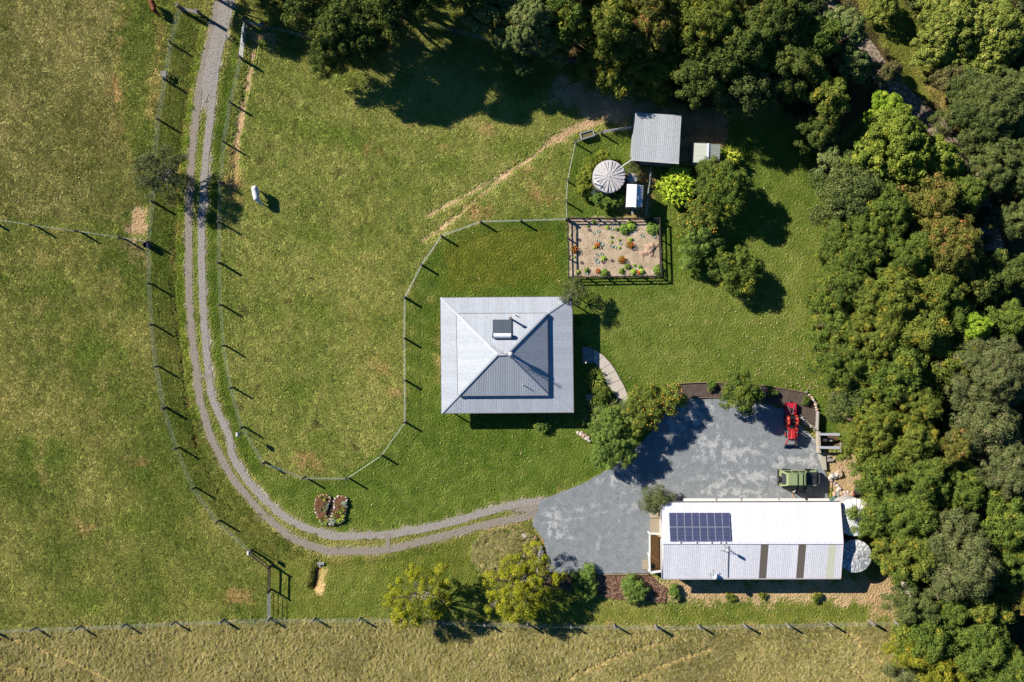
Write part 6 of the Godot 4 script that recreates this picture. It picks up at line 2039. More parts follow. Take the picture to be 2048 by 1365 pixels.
func build_car() -> void:
	var c := g(1597, 956.5, 0.9)
	c.y = 0.04
	var o := thing("four_wheel_drive", c, "olive green four-wheel drive with matt black bonnet and open doors", "car")
	o.rotation.y = 0.0
	var green := mat("olive_paint", alb(158, 171, 116), 0.45)
	green.clearcoat_enabled = true
	green.clearcoat = 0.4
	var black := mat("matt_black", alb(52, 54, 60), 0.6)
	var trim := mat("black_trim", alb(30, 31, 34), 0.6)
	var glassm := mat("car_glass", Color(0.045, 0.055, 0.06), 0.06)
	var b := MS.new()
	b.frus(-2.0, 1.98, -0.84, 0.84, 0.45, -2.02, 1.96, -0.87, 0.87, 0.75)
	b.frus(-2.02, 1.96, -0.87, 0.87, 0.75, -1.98, 1.92, -0.85, 0.85, 1.12)
	part("body", b, green, o)
	b = MS.new()
	b.frus(0.72, 1.9, -0.84, 0.84, 1.1, 0.74, 1.86, -0.8, 0.8, 1.19)
	part("wing", b, green, o)
	b = MS.new()
	b.frus(0.74, 1.9, -0.69, 0.69, 1.17, 0.78, 1.84, -0.66, 0.66, 1.25)
	part("bonnet", b, black, o)
	b = MS.new()
	b.frus(-1.98, 0.86, -0.85, 0.85, 1.12, -1.56, 0.5, -0.68, 0.68, 1.86)
	part("cabin", b, green, o)
	b = MS.new()
	b.frus(-1.56, 0.5, -0.68, 0.68, 1.855, -1.44, 0.38, -0.6, 0.6, 1.93)
	part("roof", b, green, o)
	for x in [-0.45, 0.12]:
		b = MS.new()
		b.bar(Vector3(x, 1.98, -0.64), Vector3(x, 1.98, 0.64), 0.06, 0.05)
		part("roof_bar", b, trim, o)
	# glass set a little proud of the cabin
	b = MS.new()
	b.quad(Vector3(0.845, 1.2, -0.72), Vector3(0.845, 1.2, 0.72), Vector3(0.545, 1.8, 0.6), Vector3(0.545, 1.8, -0.6))
	part("windscreen", b, glassm, o)
	b = MS.new()
	b.quad(Vector3(-1.965, 1.2, -0.66), Vector3(-1.965, 1.2, 0.66), Vector3(-1.63, 1.78, 0.56), Vector3(-1.63, 1.78, -0.56))
	part("rear_window", b, black, o)
	for s in [-1, 1]:
		for q in [[-1.75, -1.0], [-0.9, -0.15], [-0.08, 0.55]]:
			b = MS.new()
			var f := [0.2, 0.88]
			b.quad(Vector3(q[0], 1.24, s * 0.836), Vector3(q[1], 1.24, s * 0.836), Vector3(minf(q[1] - 0.02, 0.42), 1.76, s * 0.715), Vector3(maxf(q[0] + 0.04, -1.5), 1.76, s * 0.715))
			part("window", b, glassm, o)
		b = MS.new()
		b.box(Vector3(-0.4, 1.89, s * 0.63), Vector3(1.7, 0.04, 0.05))
		part("roof_gutter", b, trim, o)
		for x in [-1.98, 1.97]:
			b = MS.new()
			b.box(Vector3(x, 0.95, s * 0.72), Vector3(0.06, 0.16, 0.16))
			part("tail_light" if x < 0 else "headlight", b, mat("tail_red", alb(190, 40, 26), 0.3) if x < 0 else mat("lamp_clear", alb(230, 230, 226), 0.15), o)
		b = MS.new()
		b.box(Vector3(0.62, 1.22, s * 0.98), Vector3(0.1, 0.2, 0.16))
		part("mirror", b, trim, o)
		for x in [-1.3, 1.3]:
			wheel(o, Vector3(x, 0.4, s * 0.76), 0.4, 0.27, mat("rim_grey", alb(90, 92, 94), 0.5))
			b = MS.new()
			b.frus(x - 0.52, x + 0.52, s * 0.9 - 0.06, s * 0.9 + 0.06, 0.72, x - 0.4, x + 0.4, s * 0.88 - 0.06, s * 0.88 + 0.06, 0.92)
			part("wheel_arch", b, trim, o)
	wheel(o, Vector3(-2.14, 0.98, 0.12), 0.38, 0.24, mat("rim_grey", Color.WHITE), Vector3(1, 0, 0))
	b = MS.new()
	b.box(Vector3(-2.06, 0.55, 0), Vector3(0.16, 0.2, 1.7))
	part("rear_bumper", b, trim, o)
	b = MS.new()
	b.box(Vector3(2.06, 0.6, 0), Vector3(0.2, 0.22, 1.7))
	part("bumper", b, trim, o)
	b = MS.new()
	b.tube([Vector3(2.05, 0.6, -0.62), Vector3(2.14, 1.15, -0.6), Vector3(2.16, 1.22, -0.4), Vector3(2.16, 1.22, 0.4), Vector3(2.14, 1.15, 0.6), Vector3(2.05, 0.6, 0.62)], [0.035, 0.035, 0.035, 0.035, 0.035, 0.035], 7)
	part("bull_bar", b, mat("bar_steel", alb(150, 140, 136), 0.3, 0.6), o)
	b = MS.new()
	b.tube([Vector3(1.15, 1.2, -0.86), Vector3(0.8, 1.28, -0.9), Vector3(0.55, 1.92, -0.74), Vector3(0.6, 2.0, -0.74)], [0.05, 0.05, 0.05, 0.07], 8)
	part("snorkel", b, trim, o)
	b = MS.new()
	b.tube([Vector3(0.88, 1.22, -0.45), Vector3(1.2, 1.32, -0.25)], [0.04, 0.06], 6)
	part("bonnet_scoop", b, trim, o)
	for q in [[0.66, 0.95, 1.1], [-0.16, 0.75, 1.05]]:
		var hinge := Vector3(q[0], 0, 0.87)
		var d := Vector3(-sin(0.5), 0, cos(0.5)) * 0.82
		b = MS.new()
		b.bar(hinge + Vector3(0, 0.8, 0), hinge + d + Vector3(0, 0.8, 0), 0.07, 0.64)
		var door := part("door", b, green, o)
		b = MS.new()
		b.bar(hinge + d * 0.1 + Vector3(0, 1.44, -0.0), hinge + d * 0.92 + Vector3(0, 1.44, 0), 0.03, 0.62)
		part("window", b, glassm, door)
		b = MS.new()
		b.bar(hinge + d * 0.05 + Vector3(-0.04, 1.14, -0.02), hinge + d * 0.95 + Vector3(-0.04, 1.14, -0.02), 0.09, 0.1)
		part("door_card", b, mat("door_grey", alb(206, 196, 200), 0.6), door)

func build_tractor() -> void:
	var c := g(1584.5, 852, 0.9)
	c.y = 0.04
	var o := thing("tractor", c, "red tractor with front loader and a red mower deck behind", "tractor")
	o.scale = Vector3(0.9, 1, 0.97)
	var red := mat("tractor_red", alb(212, 36, 28), 0.45)
	red.clearcoat_enabled = true
	var dk := mat("tractor_black", alb(38, 38, 40), 0.7)
	var pink := mat("deck_red", alb(214, 40, 60), 0.45)
	var gr := mat("tractor_grey", alb(132, 132, 132), 0.5)
	var b := MS.new()
	# mower deck to the north (-z)
	b.frus(-0.62, 0.62, -2.55, -1.25, 0.18, -0.62, 0.62, -2.5, -1.28, 0.5)
	part("mower_deck", b, pink, o)
	b = MS.new()
	b.frus(-0.15, 0.15, -1.95, -1.65, 0.5, -0.12, 0.12, -1.92, -1.68, 0.72)
	part("gearbox", b, dk, o)
	for s in [-1, 1]:
		b = MS.new()
		b.bar(Vector3(s * 0.42, 0.52, -2.3), Vector3(s * 0.08, 0.85, -1.2), 0.05, 0.05)
		part("hitch_arm", b, gr, o)
		b = MS.new()
		b.box(Vector3(s * 0.6, 0.46, -1.9), Vector3(0.05, 0.2, 1.2))
		part("deck_skirt", b, pink, o)
	wheel(o, Vector3(0.0, 0.2, -2.62), 0.2, 0.12, gr, Vector3(1, 0, 0))
	# body
	b = MS.new()
	b.frus(-0.22, 0.22, -1.1, 1.35, 0.45, -0.2, 0.2, -1.0, 1.3, 0.75)
	part("chassis", b, dk, o)
	b = MS.new()
	b.frus(-0.3, 0.3, 0.32, 1.5, 0.75, -0.27, 0.27, 0.36, 1.46, 1.22)
	b.frus(-0.27, 0.27, 0.36, 1.46, 1.22, -0.2, 0.2, 0.42, 1.4, 1.3)
	part("bonnet", b, red, o)
	b = MS.new()
	b.box(Vector3(0, 0.98, 1.52), Vector3(0.5, 0.4, 0.04))
	part("grille", b, dk, o)
	b = MS.new()
	b.cyl(Vector3(0.34, 0.9, 0.7), Vector3(0.34, 1.65, 0.7), 0.03, 0.03, 8)
	part("exhaust", b, gr, o)
	b = MS.new()
	b.frus(-0.24, 0.24, -0.72, -0.3, 0.85, -0.24, 0.24, -0.75, -0.32, 0.98)
	b.frus(-0.24, 0.24, -0.82, -0.72, 0.9, -0.22, 0.22, -0.88, -0.8, 1.3)
	part("seat", b, dk, o)
	b = MS.new()
	for i in 12:
		var a0 := TAU * i / 12
		var a1 := TAU * (i + 1) / 12
		b.bar(Vector3(cos(a0) * 0.19, 1.3 + sin(a0) * 0.06, 0.12 + sin(a0) * 0.18), Vector3(cos(a1) * 0.19, 1.3 + sin(a1) * 0.06, 0.12 + sin(a1) * 0.18), 0.03, 0.03)
	part("steering_wheel", b, dk, o)
	b = MS.new()
	b.frus(-0.4, 0.4, -0.3, 0.3, 0.55, -0.38, 0.38, -0.28, 0.3, 0.62)
	part("footplate", b, dk, o)
	for s in [-1, 1]:
		wheel(o, Vector3(s * 0.56, 0.56, -0.55), 0.56, 0.3, mat("rim_red", alb(214, 40, 30), 0.5), Vector3(1, 0, 0))
		wheel(o, Vector3(s * 0.5, 0.34, 1.05), 0.34, 0.22, mat("rim_red", Color.WHITE), Vector3(1, 0, 0))
		b = MS.new()
		var pr := []
		for i in 7:
			var a := PI * (0.1 + 0.75 * i / 6.0)
			pr.append(Vector3(s * 0.52, 0.58 + sin(a) * 0.66, -0.55 - cos(a) * 0.66))
		for i in 6:
			b.bar(pr[i], pr[i + 1], 0.34, 0.04)
		part("mudguard", b, red, o)
		for z in [-0.85, -0.35]:
			b = MS.new()
			b.ball(Vector3(s * 0.52, 1.26 if z < -0.5 else 1.2, z), Vector3(0.1, 0.05, 0.07), 4, 8)
			part("lamp_lens", b, mat("lens_amber", alb(255, 204, 130), 0.3), o)
		# loader arm
		b = MS.new()
		b.bar(Vector3(s * 0.45, 0.5, 0.25), Vector3(s * 0.45, 1.32, 0.3), 0.12, 0.14)
		part("loader_post", b, red, o)
		b = MS.new()
		b.bar(Vector3(s * 0.47, 1.3, 0.25), Vector3(s * 0.48, 1.0, 1.5), 0.11, 0.14)
		b.bar(Vector3(s * 0.48, 1.02, 1.45), Vector3(s * 0.56, 0.3, 2.15), 0.11, 0.14)
		part("loader_arm", b, red, o)
		b = MS.new()
		b.tube([Vector3(s * 0.5, 0.75, 0.6), Vector3(s * 0.5, 0.85, 1.5)], [0.04, 0.03], 8)
		part("ram", b, gr, o)
	b = MS.new()
	b.bar(Vector3(-0.5, 1.25, 0.34), Vector3(0.5, 1.25, 0.34), 0.1, 0.1)
	part("loader_crossbar", b, red, o)
	# bucket
	b = MS.new()
	b.bar(Vector3(-0.66, 0.3, 2.2), Vector3(0.66, 0.3, 2.2), 0.05, 0.5)
	b.bar(Vector3(-0.66, 0.06, 2.42), Vector3(0.66, 0.06, 2.42), 0.46, 0.04)
	for s in [-1, 1]:
		b.frus(s * 0.66 - 0.02, s * 0.66 + 0.02, 2.2, 2.62, 0.05, s * 0.66 - 0.02, s * 0.66 + 0.02, 2.2, 2.3, 0.54)
	part("bucket", b, mat("bucket_steel", alb(108, 112, 118), 0.4, 0.5), o)
	# roll bar
	b = MS.new()
	b.tube([Vector3(-0.46, 0.7, -1.0), Vector3(-0.46, 1.9, -1.05), Vector3(-0.36, 2.0, -1.05), Vector3(0.36, 2.0, -1.05), Vector3(0.46, 1.9, -1.05), Vector3(0.46, 0.7, -1.0)], [0.04, 0.04, 0.04, 0.04, 0.04, 0.04], 7)
	part("roll_bar", b, dk, o)

# ---------------------------------------------------------------- horses
func blob(bones: Array, cell: float, k: float) -> ArrayMesh:
	# bones: [a, b, ra, rb]; a smooth union of tapered capsules meshed as surface nets
	var lo := Vector3.ONE * 99.0
	var hi := Vector3.ONE * -99.0
	for q in bones:
		var r: float = maxf(q[2], q[3]) + cell * 2.5
		lo = lo.min(q[0] - Vector3.ONE * r).min(q[1] - Vector3.ONE * r)
		hi = hi.max(q[0] + Vector3.ONE * r).max(q[1] + Vector3.ONE * r)
	var nx := int((hi.x - lo.x) / cell) + 2
	var ny := int((hi.y - lo.y) / cell) + 2
	var nz := int((hi.z - lo.z) / cell) + 2
	var f := PackedFloat32Array()
	f.resize(nx * ny * nz)
	f.fill(9.0)
	for q in bones:
		var a: Vector3 = q[0]
		var ab: Vector3 = q[1] - a
		var L := maxf(ab.length_squared(), 1e-6)
		var r0: float = q[2]
		var r1: float = q[3]
		var m := maxf(r0, r1) + k + cell * 2.0
		var l := ((a.min(q[1]) - Vector3.ONE * m - lo) / cell).max(Vector3.ZERO)
		var h := ((a.max(q[1]) + Vector3.ONE * m - lo) / cell)
		for z in range(int(l.z), mini(nz, int(h.z) + 2)):
			for y in range(int(l.y), mini(ny, int(h.y) + 2)):
				for x in range(int(l.x), mini(nx, int(h.x) + 2)):
					var p := lo + Vector3(x, y, z) * cell
					var t := clampf((p - a).dot(ab) / L, 0.0, 1.0)
					var d := (p - a - ab * t).length() - lerpf(r0, r1, t)
					var at := (z * ny + y) * nx + x
					var e := f[at]
					var w := maxf(k - absf(d - e), 0.0) / k
					f[at] = minf(d, e) - w * w * k * 0.25
	var vid := {}
	var V := PackedVector3Array()
	var off := [0, 1, nx, nx + 1, nx * ny, nx * ny + 1, nx * ny + nx, nx * ny + nx + 1]
	for z in nz - 1:
		for y in ny - 1:
			for x in nx - 1:
				var at := (z * ny + y) * nx + x
				var s := 0
				for c in 8:
					if f[at + off[c]] < 0.0: s += 1
				if s == 0 or s == 8:
					continue
				var sum := Vector3.ZERO
				var n := 0
				for ed in [[0, 1], [2, 3], [4, 5], [6, 7], [0, 2], [1, 3], [4, 6], [5, 7], [0, 4], [1, 5], [2, 6], [3, 7]]:
					var u := f[at + off[ed[0]]]
					var v := f[at + off[ed[1]]]
					if (u < 0.0) != (v < 0.0):
						var t := u / (u - v)
						var A := Vector3(ed[0] & 1, (ed[0] >> 1) & 1, ed[0] >> 2)
						var B := Vector3(ed[1] & 1, (ed[1] >> 1) & 1, ed[1] >> 2)
						sum += A.lerp(B, t)
						n += 1
				vid[at] = V.size()
				V.append(lo + (Vector3(x, y, z) + sum / n) * cell)
	var I := PackedInt32Array()
	for at in vid:
		var here: bool = f[at] < 0.0
		for ax in [[1, nx, nx * ny], [nx, nx * ny, 1], [nx * ny, 1, nx]]:
			if (f[at + ax[0]] < 0.0) == here:
				continue
			var q := [at, at - ax[1], at - ax[1] - ax[2], at - ax[2]]
			if not (vid.has(q[1]) and vid.has(q[2]) and vid.has(q[3])):
				continue
			var w := [vid[q[0]], vid[q[1]], vid[q[2]], vid[q[3]]]
			if here:
				I.append_array([w[0], w[1], w[2], w[0], w[2], w[3]])
			else:
				I.append_array([w[0], w[2], w[1], w[0], w[3], w[2]])
	var st := SurfaceTool.new()
	st.begin(Mesh.PRIMITIVE_TRIANGLES)
	st.set_smooth_group(0)
	for p in V: st.add_vertex(p)
	for i in I: st.add_index(i)
	st.generate_normals()
	return st.commit()

func horse(label: String, at: Vector3, turn: float, k: float, coat: Material, mane: Material, head_turn: float, patched: bool) -> void:
	# local: +x forward; grazing with lowered head
	var o := thing("horse", at, label, "horse", "horses in the paddocks", turn)
	var b := []
	var hip := Vector3(-0.62, 1.22, 0) * k
	var wi := Vector3(0.42, 1.2, 0) * k
	b.append([hip, Vector3(-0.1, 1.1, 0) * k, 0.34 * k, 0.36 * k])
	b.append([Vector3(-0.1, 1.1, 0) * k, wi, 0.36 * k, 0.3 * k])
	b.append([Vector3(0.3, 0.98, 0) * k, Vector3(0.55, 1.0, 0) * k, 0.26 * k, 0.22 * k])
	b.append([Vector3(-0.7, 1.12, 0) * k, Vector3(-0.8, 1.0, 0) * k, 0.24 * k, 0.18 * k])
	var hd := Basis(Vector3.UP, head_turn)
	var n0 := Vector3(0.6, 1.12, 0) * k
	var poll := n0 + hd * Vector3(0.52, -0.42, 0) * k
	var muz := poll + hd * Vector3(0.24, -0.44, 0) * k
	b.append([Vector3(0.45, 1.1, 0) * k, n0 + hd * Vector3(0.2, -0.12, 0) * k, 0.22 * k, 0.18 * k])
	b.append([n0 + hd * Vector3(0.2, -0.12, 0) * k, poll, 0.17 * k, 0.11 * k])
	b.append([poll, poll.lerp(muz, 0.45), 0.115 * k, 0.09 * k])
	b.append([poll.lerp(muz, 0.45), muz, 0.085 * k, 0.055 * k])
	for s in [-1, 1]:
		b.append([poll + hd * Vector3(-0.02, 0.08, 0.06 * s) * k, poll + hd * Vector3(-0.05, 0.2, 0.09 * s) * k, 0.035 * k, 0.015 * k])
		var st: float = 0.1 * s
		# fore leg
		b.append([Vector3(0.45, 0.95, 0.15 * s) * k, Vector3(0.45 + st, 0.52, 0.15 * s) * k, 0.13 * k, 0.065 * k])
		b.append([Vector3(0.45 + st, 0.52, 0.15 * s) * k, Vector3(0.46 + st, 0.12, 0.15 * s) * k, 0.058 * k, 0.045 * k])
		b.append([Vector3(0.46 + st, 0.1, 0.15 * s) * k, Vector3(0.5 + st, 0.03, 0.15 * s) * k, 0.055 * k, 0.06 * k])
		# hind leg: knee forward against the belly, hock back
		b.append([Vector3(-0.62, 1.1, 0.16 * s) * k, Vector3(-0.48 - st, 0.78, 0.17 * s) * k, 0.22 * k, 0.13 * k])
		b.append([Vector3(-0.48 - st, 0.78, 0.17 * s) * k, Vector3(-0.74 - st, 0.5, 0.16 * s) * k, 0.12 * k, 0.065 * k])
		b.append([Vector3(-0.74 - st, 0.5, 0.16 * s) * k, Vector3(-0.7 - st, 0.12, 0.16 * s) * k, 0.06 * k, 0.045 * k])
		b.append([Vector3(-0.7 - st, 0.1, 0.16 * s) * k, Vector3(-0.65 - st, 0.03, 0.16 * s) * k, 0.055 * k, 0.06 * k])
	inst("body", blob(b, 0.045, 0.09), coat, o)
	var m := MS.new()
	m.tube([Vector3(-0.86, 1.2, 0) * k, Vector3(-1.0, 1.0, 0.03) * k, Vector3(-1.02, 0.55, 0.04) * k], [0.06 * k, 0.07 * k, 0.02 * k], 7)
	part("tail", m, mane, o)
	m = MS.new()
	for i in 7:
		var p: Vector3 = Vector3(0.5, 1.36, 0) * k
		p = p.lerp(poll + Vector3(0, 0.12 * k, 0), i / 6.0)
		m.ball(p + Vector3(0, -0.01, 0.03), Vector3(0.09, 0.07, 0.045) * k, 4, 6)
	part("mane", m, mane, o)
	if patched:
		m = MS.new()
		m.tube([poll.lerp(muz, 0.3), poll.lerp(muz, 0.62)], [0.125 * k, 0.1 * k], 10, false)
		part("fly_mask", m, mat("mask_grey", alb(96, 110, 120), 0.8), o)

# ---------------------------------------------------------------- smaller things
func build_things() -> void:
	rng.seed = 91
	var sm := stone_mats()
	horse("white horse grazing in the middle paddock, its shadow beside it", g(510.5, 389, 1.2) * Vector3(1, 0, 1) + Vector3(0, -0.05, 0), -1.42, 1.0, nmat("white_coat", alb(226, 222, 216), alb(250, 248, 244), 0.05, 1.0, 0.8), mat("pale_mane", alb(220, 214, 204), 0.9), 0.75, true)
	horse("brown horse grazing at the top edge by the western fence", g(304, 12, 1.1) * Vector3(1, 0, 1) + Vector3(0, -0.05, 0), -1.25, 0.82, nmat("brown_coat", alb(120, 66, 40), alb(156, 92, 60), 0.05, 1.0, 0.8), mat("dark_mane", alb(60, 36, 26), 0.9), 0.5, false)
	# water trough
	var p := g(1175, 269, 0.5) * Vector3(1, 0, 1)
	var o := thing("water_trough", p, "rectangular concrete water trough at the netting fence", "trough", "", 0.28)
	var con := nmat("trough_concrete", alb(150, 148, 144), alb(186, 184, 180), 0.06, 1.0)
	var m := MS.new()
	for q in [[0, -0.33, 1.5, 0.09], [0, 0.33, 1.5, 0.09]]:
		m.box(Vector3(q[0], 0.22, q[1]), Vector3(q[2], 0.5, q[3]))
	for x in [-0.71, 0.71]:
		m.box(Vector3(x, 0.22, 0), Vector3(0.09, 0.5, 0.57))
	m.box(Vector3(0, 0.03, 0), Vector3(1.34, 0.1, 0.58))
	part("basin", m, con, o)
	m = MS.new()
	m.box(Vector3(0, 0.34, 0), Vector3(1.32, 0.02, 0.56))
	part("water", m, mat("trough_water", alb(126, 116, 70), 0.08), o)
	# blue drum and slatted crate by the western fence
	p = g(290, 490, 0.9) * Vector3(1, 0, 1)
	o = thing("blue_drum", p, "blue plastic drum standing at the western fence corner", "drum")
	m = MS.new()
	m.lathe(Vector3.ZERO, [Vector2(0.29, -0.05), Vector2(0.3, 0.3), Vector2(0.32, 0.33), Vector2(0.3, 0.36), Vector2(0.3, 0.6), Vector2(0.32, 0.63), Vector2(0.3, 0.66), Vector2(0.29, 0.9)], 18)
	part("shell", m, mat("drum_blue", alb(28, 58, 128), 0.5), o)
	m = MS.new()
	m.cyl(Vector3(0, 0.5, 0), Vector3(0, 0.55, 0), 0.28, 0.28, 18)
	part("contents", m, mat("drum_dark", alb(18, 30, 66), 0.6), o)
	p = g(326, 147, 0.7) * Vector3(1, 0, 1)
	o = thing("slatted_crate", p, "grey slatted timber crate on the western fence", "crate", "", 0.08)
	var tm := nmat("grey_timber", Color.WHITE, Color.WHITE, 0.1, 1.0)
	for i in 5:
		m = MS.new()
		m.box(Vector3(-0.24 + i * 0.12, 0.68, 0), Vector3(0.08, 0.03, 0.6))
		part("slat", m, tm, o)
	for x in [-0.28, 0.28]:
		for y in [0.2, 0.5]:
			m = MS.new()
			m.box(Vector3(x, y, 0), Vector3(0.03, 0.12, 0.6))
			part("slat", m, tm, o)
	for q in [[-1, -1], [1, -1], [1, 1], [-1, 1]]:
		m = MS.new()
		m.box(Vector3(q[0] * 0.25, 0.3, q[1] * 0.27), Vector3(0.05, 0.72, 0.05))
		part("corner_post", m, tm, o)
	p = g(327, 158, 0.6) * Vector3(1, 0, 1)
	o = thing("blue_bucket", p, "pale blue bucket hooked beside the slatted crate", "bucket")
	m = MS.new()
	m.lathe(Vector3(0, 0.25, 0), [Vector2(0.13, 0), Vector2(0.18, 0.32), Vector2(0.16, 0.32), Vector2(0.11, 0.06), Vector2(0, 0.06)], 14)
	part("pail", m, mat("bucket_blue", alb(110, 166, 190), 0.5), o)
	m = MS.new()
	m.tube([Vector3(-0.18, 0.57, 0), Vector3(0, 0.72, 0), Vector3(0.18, 0.57, 0)], [0.012, 0.012, 0.012], 5)
	part("handle", m, mat("antenna_metal", Color.WHITE), o)
	# culvert headwall
	p = g(641, 1128, 0.1) * Vector3(1, 0, 1)
	o = thing("culvert", p, "small concrete culvert at the head of the dug drain", "culvert")
	m = MS.new()
	m.box(Vector3(0, -0.15, 0), Vector3(0.75, 0.5, 0.25))
	part("headwall", m, con, o)
	m = MS.new()
	m.tube([Vector3(-0.1, -0.3, 0.1), Vector3(-0.12, -0.32, 0.5)], [0.18, 0.18], 14, false)
	part("pipe", m, con, o)
	# loading ramp beside the yard
	o = thing("loading_ramp", g(1658, 885) * Vector3(1, 0, 1), "open timber and steel loading pen at the yard's eastern edge", "ramp")
	var st := nmat("beam_grey", alb(176, 178, 182), alb(214, 216, 220), 0.05, 1.5, 0.5)
	for v in [869.0, 895.5]:
		beam(o, "beam", g(1638, v, 0.9) - o.position, g(1680, v + 0.5, 0.9) - o.position, 0.26, 0.12, st)
		for u in [1640.0, 1678.0]:
			m = MS.new()
			var q := g(u, v, 0.9) - o.position
			m.box(Vector3(q.x, 0.35, q.z), Vector3(0.13, 0.95, 0.13))
			part("post", m, tm, o)
	beam(o, "sleeper_wall", g(1636, 863, 0.35) - o.position, g(1637.5, 906, 0.35) - o.position, 0.24, 0.8, nmat("pale_sleeper", alb(170, 156, 134), alb(206, 192, 168), 0.06, 1.2))
	beam(o, "beam", g(1681.5, 885, 0.9) - o.position, g(1681.5, 905, 0.9) - o.position, 0.1, 0.1, tm)
	m = MS.new()
	m.box(g(1646, 879) - o.position + Vector3(0, 0.25, 0), Vector3(0.6, 0.5, 0.4))
	part("trough", m, mat("cap_grey", Color.WHITE), o)
	o = thing("feed_sack", g(1662, 880), "white feed sack lying in the loading pen", "sack")
	m = MS.new()
	m.ball(Vector3(0, 0.12, 0), Vector3(0.36, 0.16, 0.2), 6, 10)
	part("bag", m, mat("sack_white", alb(222, 218, 214), 0.9), o)
	# concrete ramp kerb and sleeper stubs below it
	o = thing("concrete_kerb", g(1648, 925) * Vector3(1, 0, 1), "pale concrete wedge kerb at the yard edge above the car", "kerb")
	slab("kerb", [[1640, 905], [1651, 905], [1654, 941], [1648, 940], [1641, 920]], -0.05, 0.28, nmat("kerb_concrete", alb(186, 176, 154), alb(214, 204, 182), 0.05, 1.5), o)
	slab("sleeper", [[1655, 918], [1668, 918], [1668, 923], [1655, 924]], -0.05, 0.2, tm, o)
	slab("sleeper", [[1655, 912], [1661, 912], [1661, 916], [1655, 916]], -0.05, 0.2, tm, o)
	# rocks at the car corner and by the tanks
	var rk := [[1660, 956, 0.3], [1664, 953, 0.32], [1668, 952, 0.38], [1673, 950, 0.36], [1679, 948, 0.42], [1661, 960, 0.25], [1670, 967, 0.2], [1674, 971, 0.22], [1678, 975, 0.2], [1676, 981, 0.25], [1680, 978, 0.2], [1672, 986, 0.22], [1668, 989, 0.26], [1676, 990, 0.28], [1683, 988, 0.28], [1690, 990, 0.24], [1697, 992, 0.26], [1703, 989, 0.24], [1688, 985, 0.22], [1695, 985, 0.2], [1703, 995, 0.24], [1710, 988, 0.24]]
	o = thing("rock_edging", g(1672, 970) * Vector3(1, 0, 1), "loose rocks edging the bank between car and tank", "rocks")
	for q in rk:
		stone(o, g(q[0], q[1]) + Vector3(0, 0.08, 0) - o.position, q[2], sm[[0, 0, 1, 2][rng.randi() % 4]], "rock")
	o = thing("rock_pile", g(1078, 1106) * Vector3(1, 0, 1), "line of rocks along the foot of the grassy heap", "rocks")
	for q in [[1048, 1072, 0.4, 0], [1070, 1076, 0.26, 3], [1081, 1104, 0.4, 2], [1078, 1112, 0.36, 2], [1079, 1122, 0.42, 2], [1072, 1124, 0.34, 2], [1083, 1095, 0.26, 2], [1086, 1138, 0.36, 1], [1084, 1146, 0.3, 1], [1078, 1141, 0.34, 0], [1088, 1143, 0.34, 1], [1083, 1150, 0.24, 1], [1038, 1125, 0.36, 0]]:
		var at := g(q[0], q[1])
		stone(o, at + Vector3(0, height_at(at.x, at.z) + 0.15, 0) - o.position, q[2], sm[q[3]], "rock")
	o = thing("rock_edging", g(1170, 866) * Vector3(1, 0, 1), "few rocks at the lawn edge below the house corner", "rocks")
	for q in [[1162, 868, 0.25], [1168, 872, 0.3], [1174, 877, 0.3], [1178, 882, 0.26], [1156, 866, 0.2]]:
		stone(o, g(q[0], q[1]) + Vector3(0, 0.06, 0) - o.position, q[2], sm[rng.randi() % 3], "rock")
	# white blocks under the trees
	for q in [["pale concrete block, topmost of the stack by the trees", 1809, 1170, 0.5, 0.3], ["pale hollow block, middle left of the stack by the trees", 1808, 1180, 0.55, 0.05], ["pale hollow block, middle right of the stack by the trees", 1818, 1180, 0.5, 0.1], ["large pale block below the middle pair by the trees", 1815, 1191, 0.7, 0.1], ["pale block half under the leaves, lowest of the stack", 1822, 1204, 0.6, 0.4]]:
		o = thing("concrete_block", g(q[1], q[2], 0.3) * Vector3(1, 0, 1), q[0], "block", "pale blocks by the forest", q[4])
		m = MS.new()
		for z in [-0.2, 0.2]:
			m.box(Vector3(0, 0.2, z), Vector3(q[3], 0.45, 0.1))
		for x in [-0.5, 0, 0.5]:
			m.box(Vector3(x * (q[3] - 0.1), 0.2, 0), Vector3(0.1, 0.45, 0.3))
		part("shell", m, mat("block_cream", alb(232, 220, 190), 0.8), o)
	# red buckets under the forest gap, orange pole on the yard, wheelbarrow
	for q in [["red plastic tub glimpsed between the trees, left one", 1764, 1013], ["red plastic tub glimpsed between the trees, right one", 1785, 1016]]:
		p = g(q[1], q[2], 6.2)
		o = thing("red_tub", g(q[1], q[2], 0.5) * Vector3(1, 0, 1), q[0], "tub", "red tubs")
		m = MS.new()
		m.lathe(Vector3.ZERO, [Vector2(0.3, 0), Vector2(0.4, 0.45), Vector2(0.36, 0.45), Vector2(0.28, 0.08), Vector2(0, 0.08)], 16)
		part("tub", m, mat("tub_red", alb(236, 30, 20), 0.4), o)
	o = thing("orange_pole", g(1582, 995), "orange pole leaning on the long shed wall", "pole")
	m = MS.new()
	m.tube([Vector3(0.18, 0.02, -0.45), Vector3(-0.08, 1.5, 0.35)], [0.035, 0.035], 7)
	part("shaft", m, mat("pole_orange", alb(232, 130, 90), 0.5), o)
	m = MS.new()
	m.ball(Vector3(0.18, 0.03, -0.45), Vector3(0.06, 0.05, 0.06), 4, 7)
	part("foot", m, mat("cap_grey", Color.WHITE), o)
	o = thing("wheelbarrow", g(1711, 979), "grey wheelbarrow with red handles under the tree edge", "wheelbarrow", "", 1.2)
	m = MS.new()
	m.frus(-0.3, 0.3, -0.22, 0.22, 0.3, -0.45, 0.45, -0.32, 0.32, 0.6)
	part("tray", m, mat("cap_grey", Color.WHITE), o)
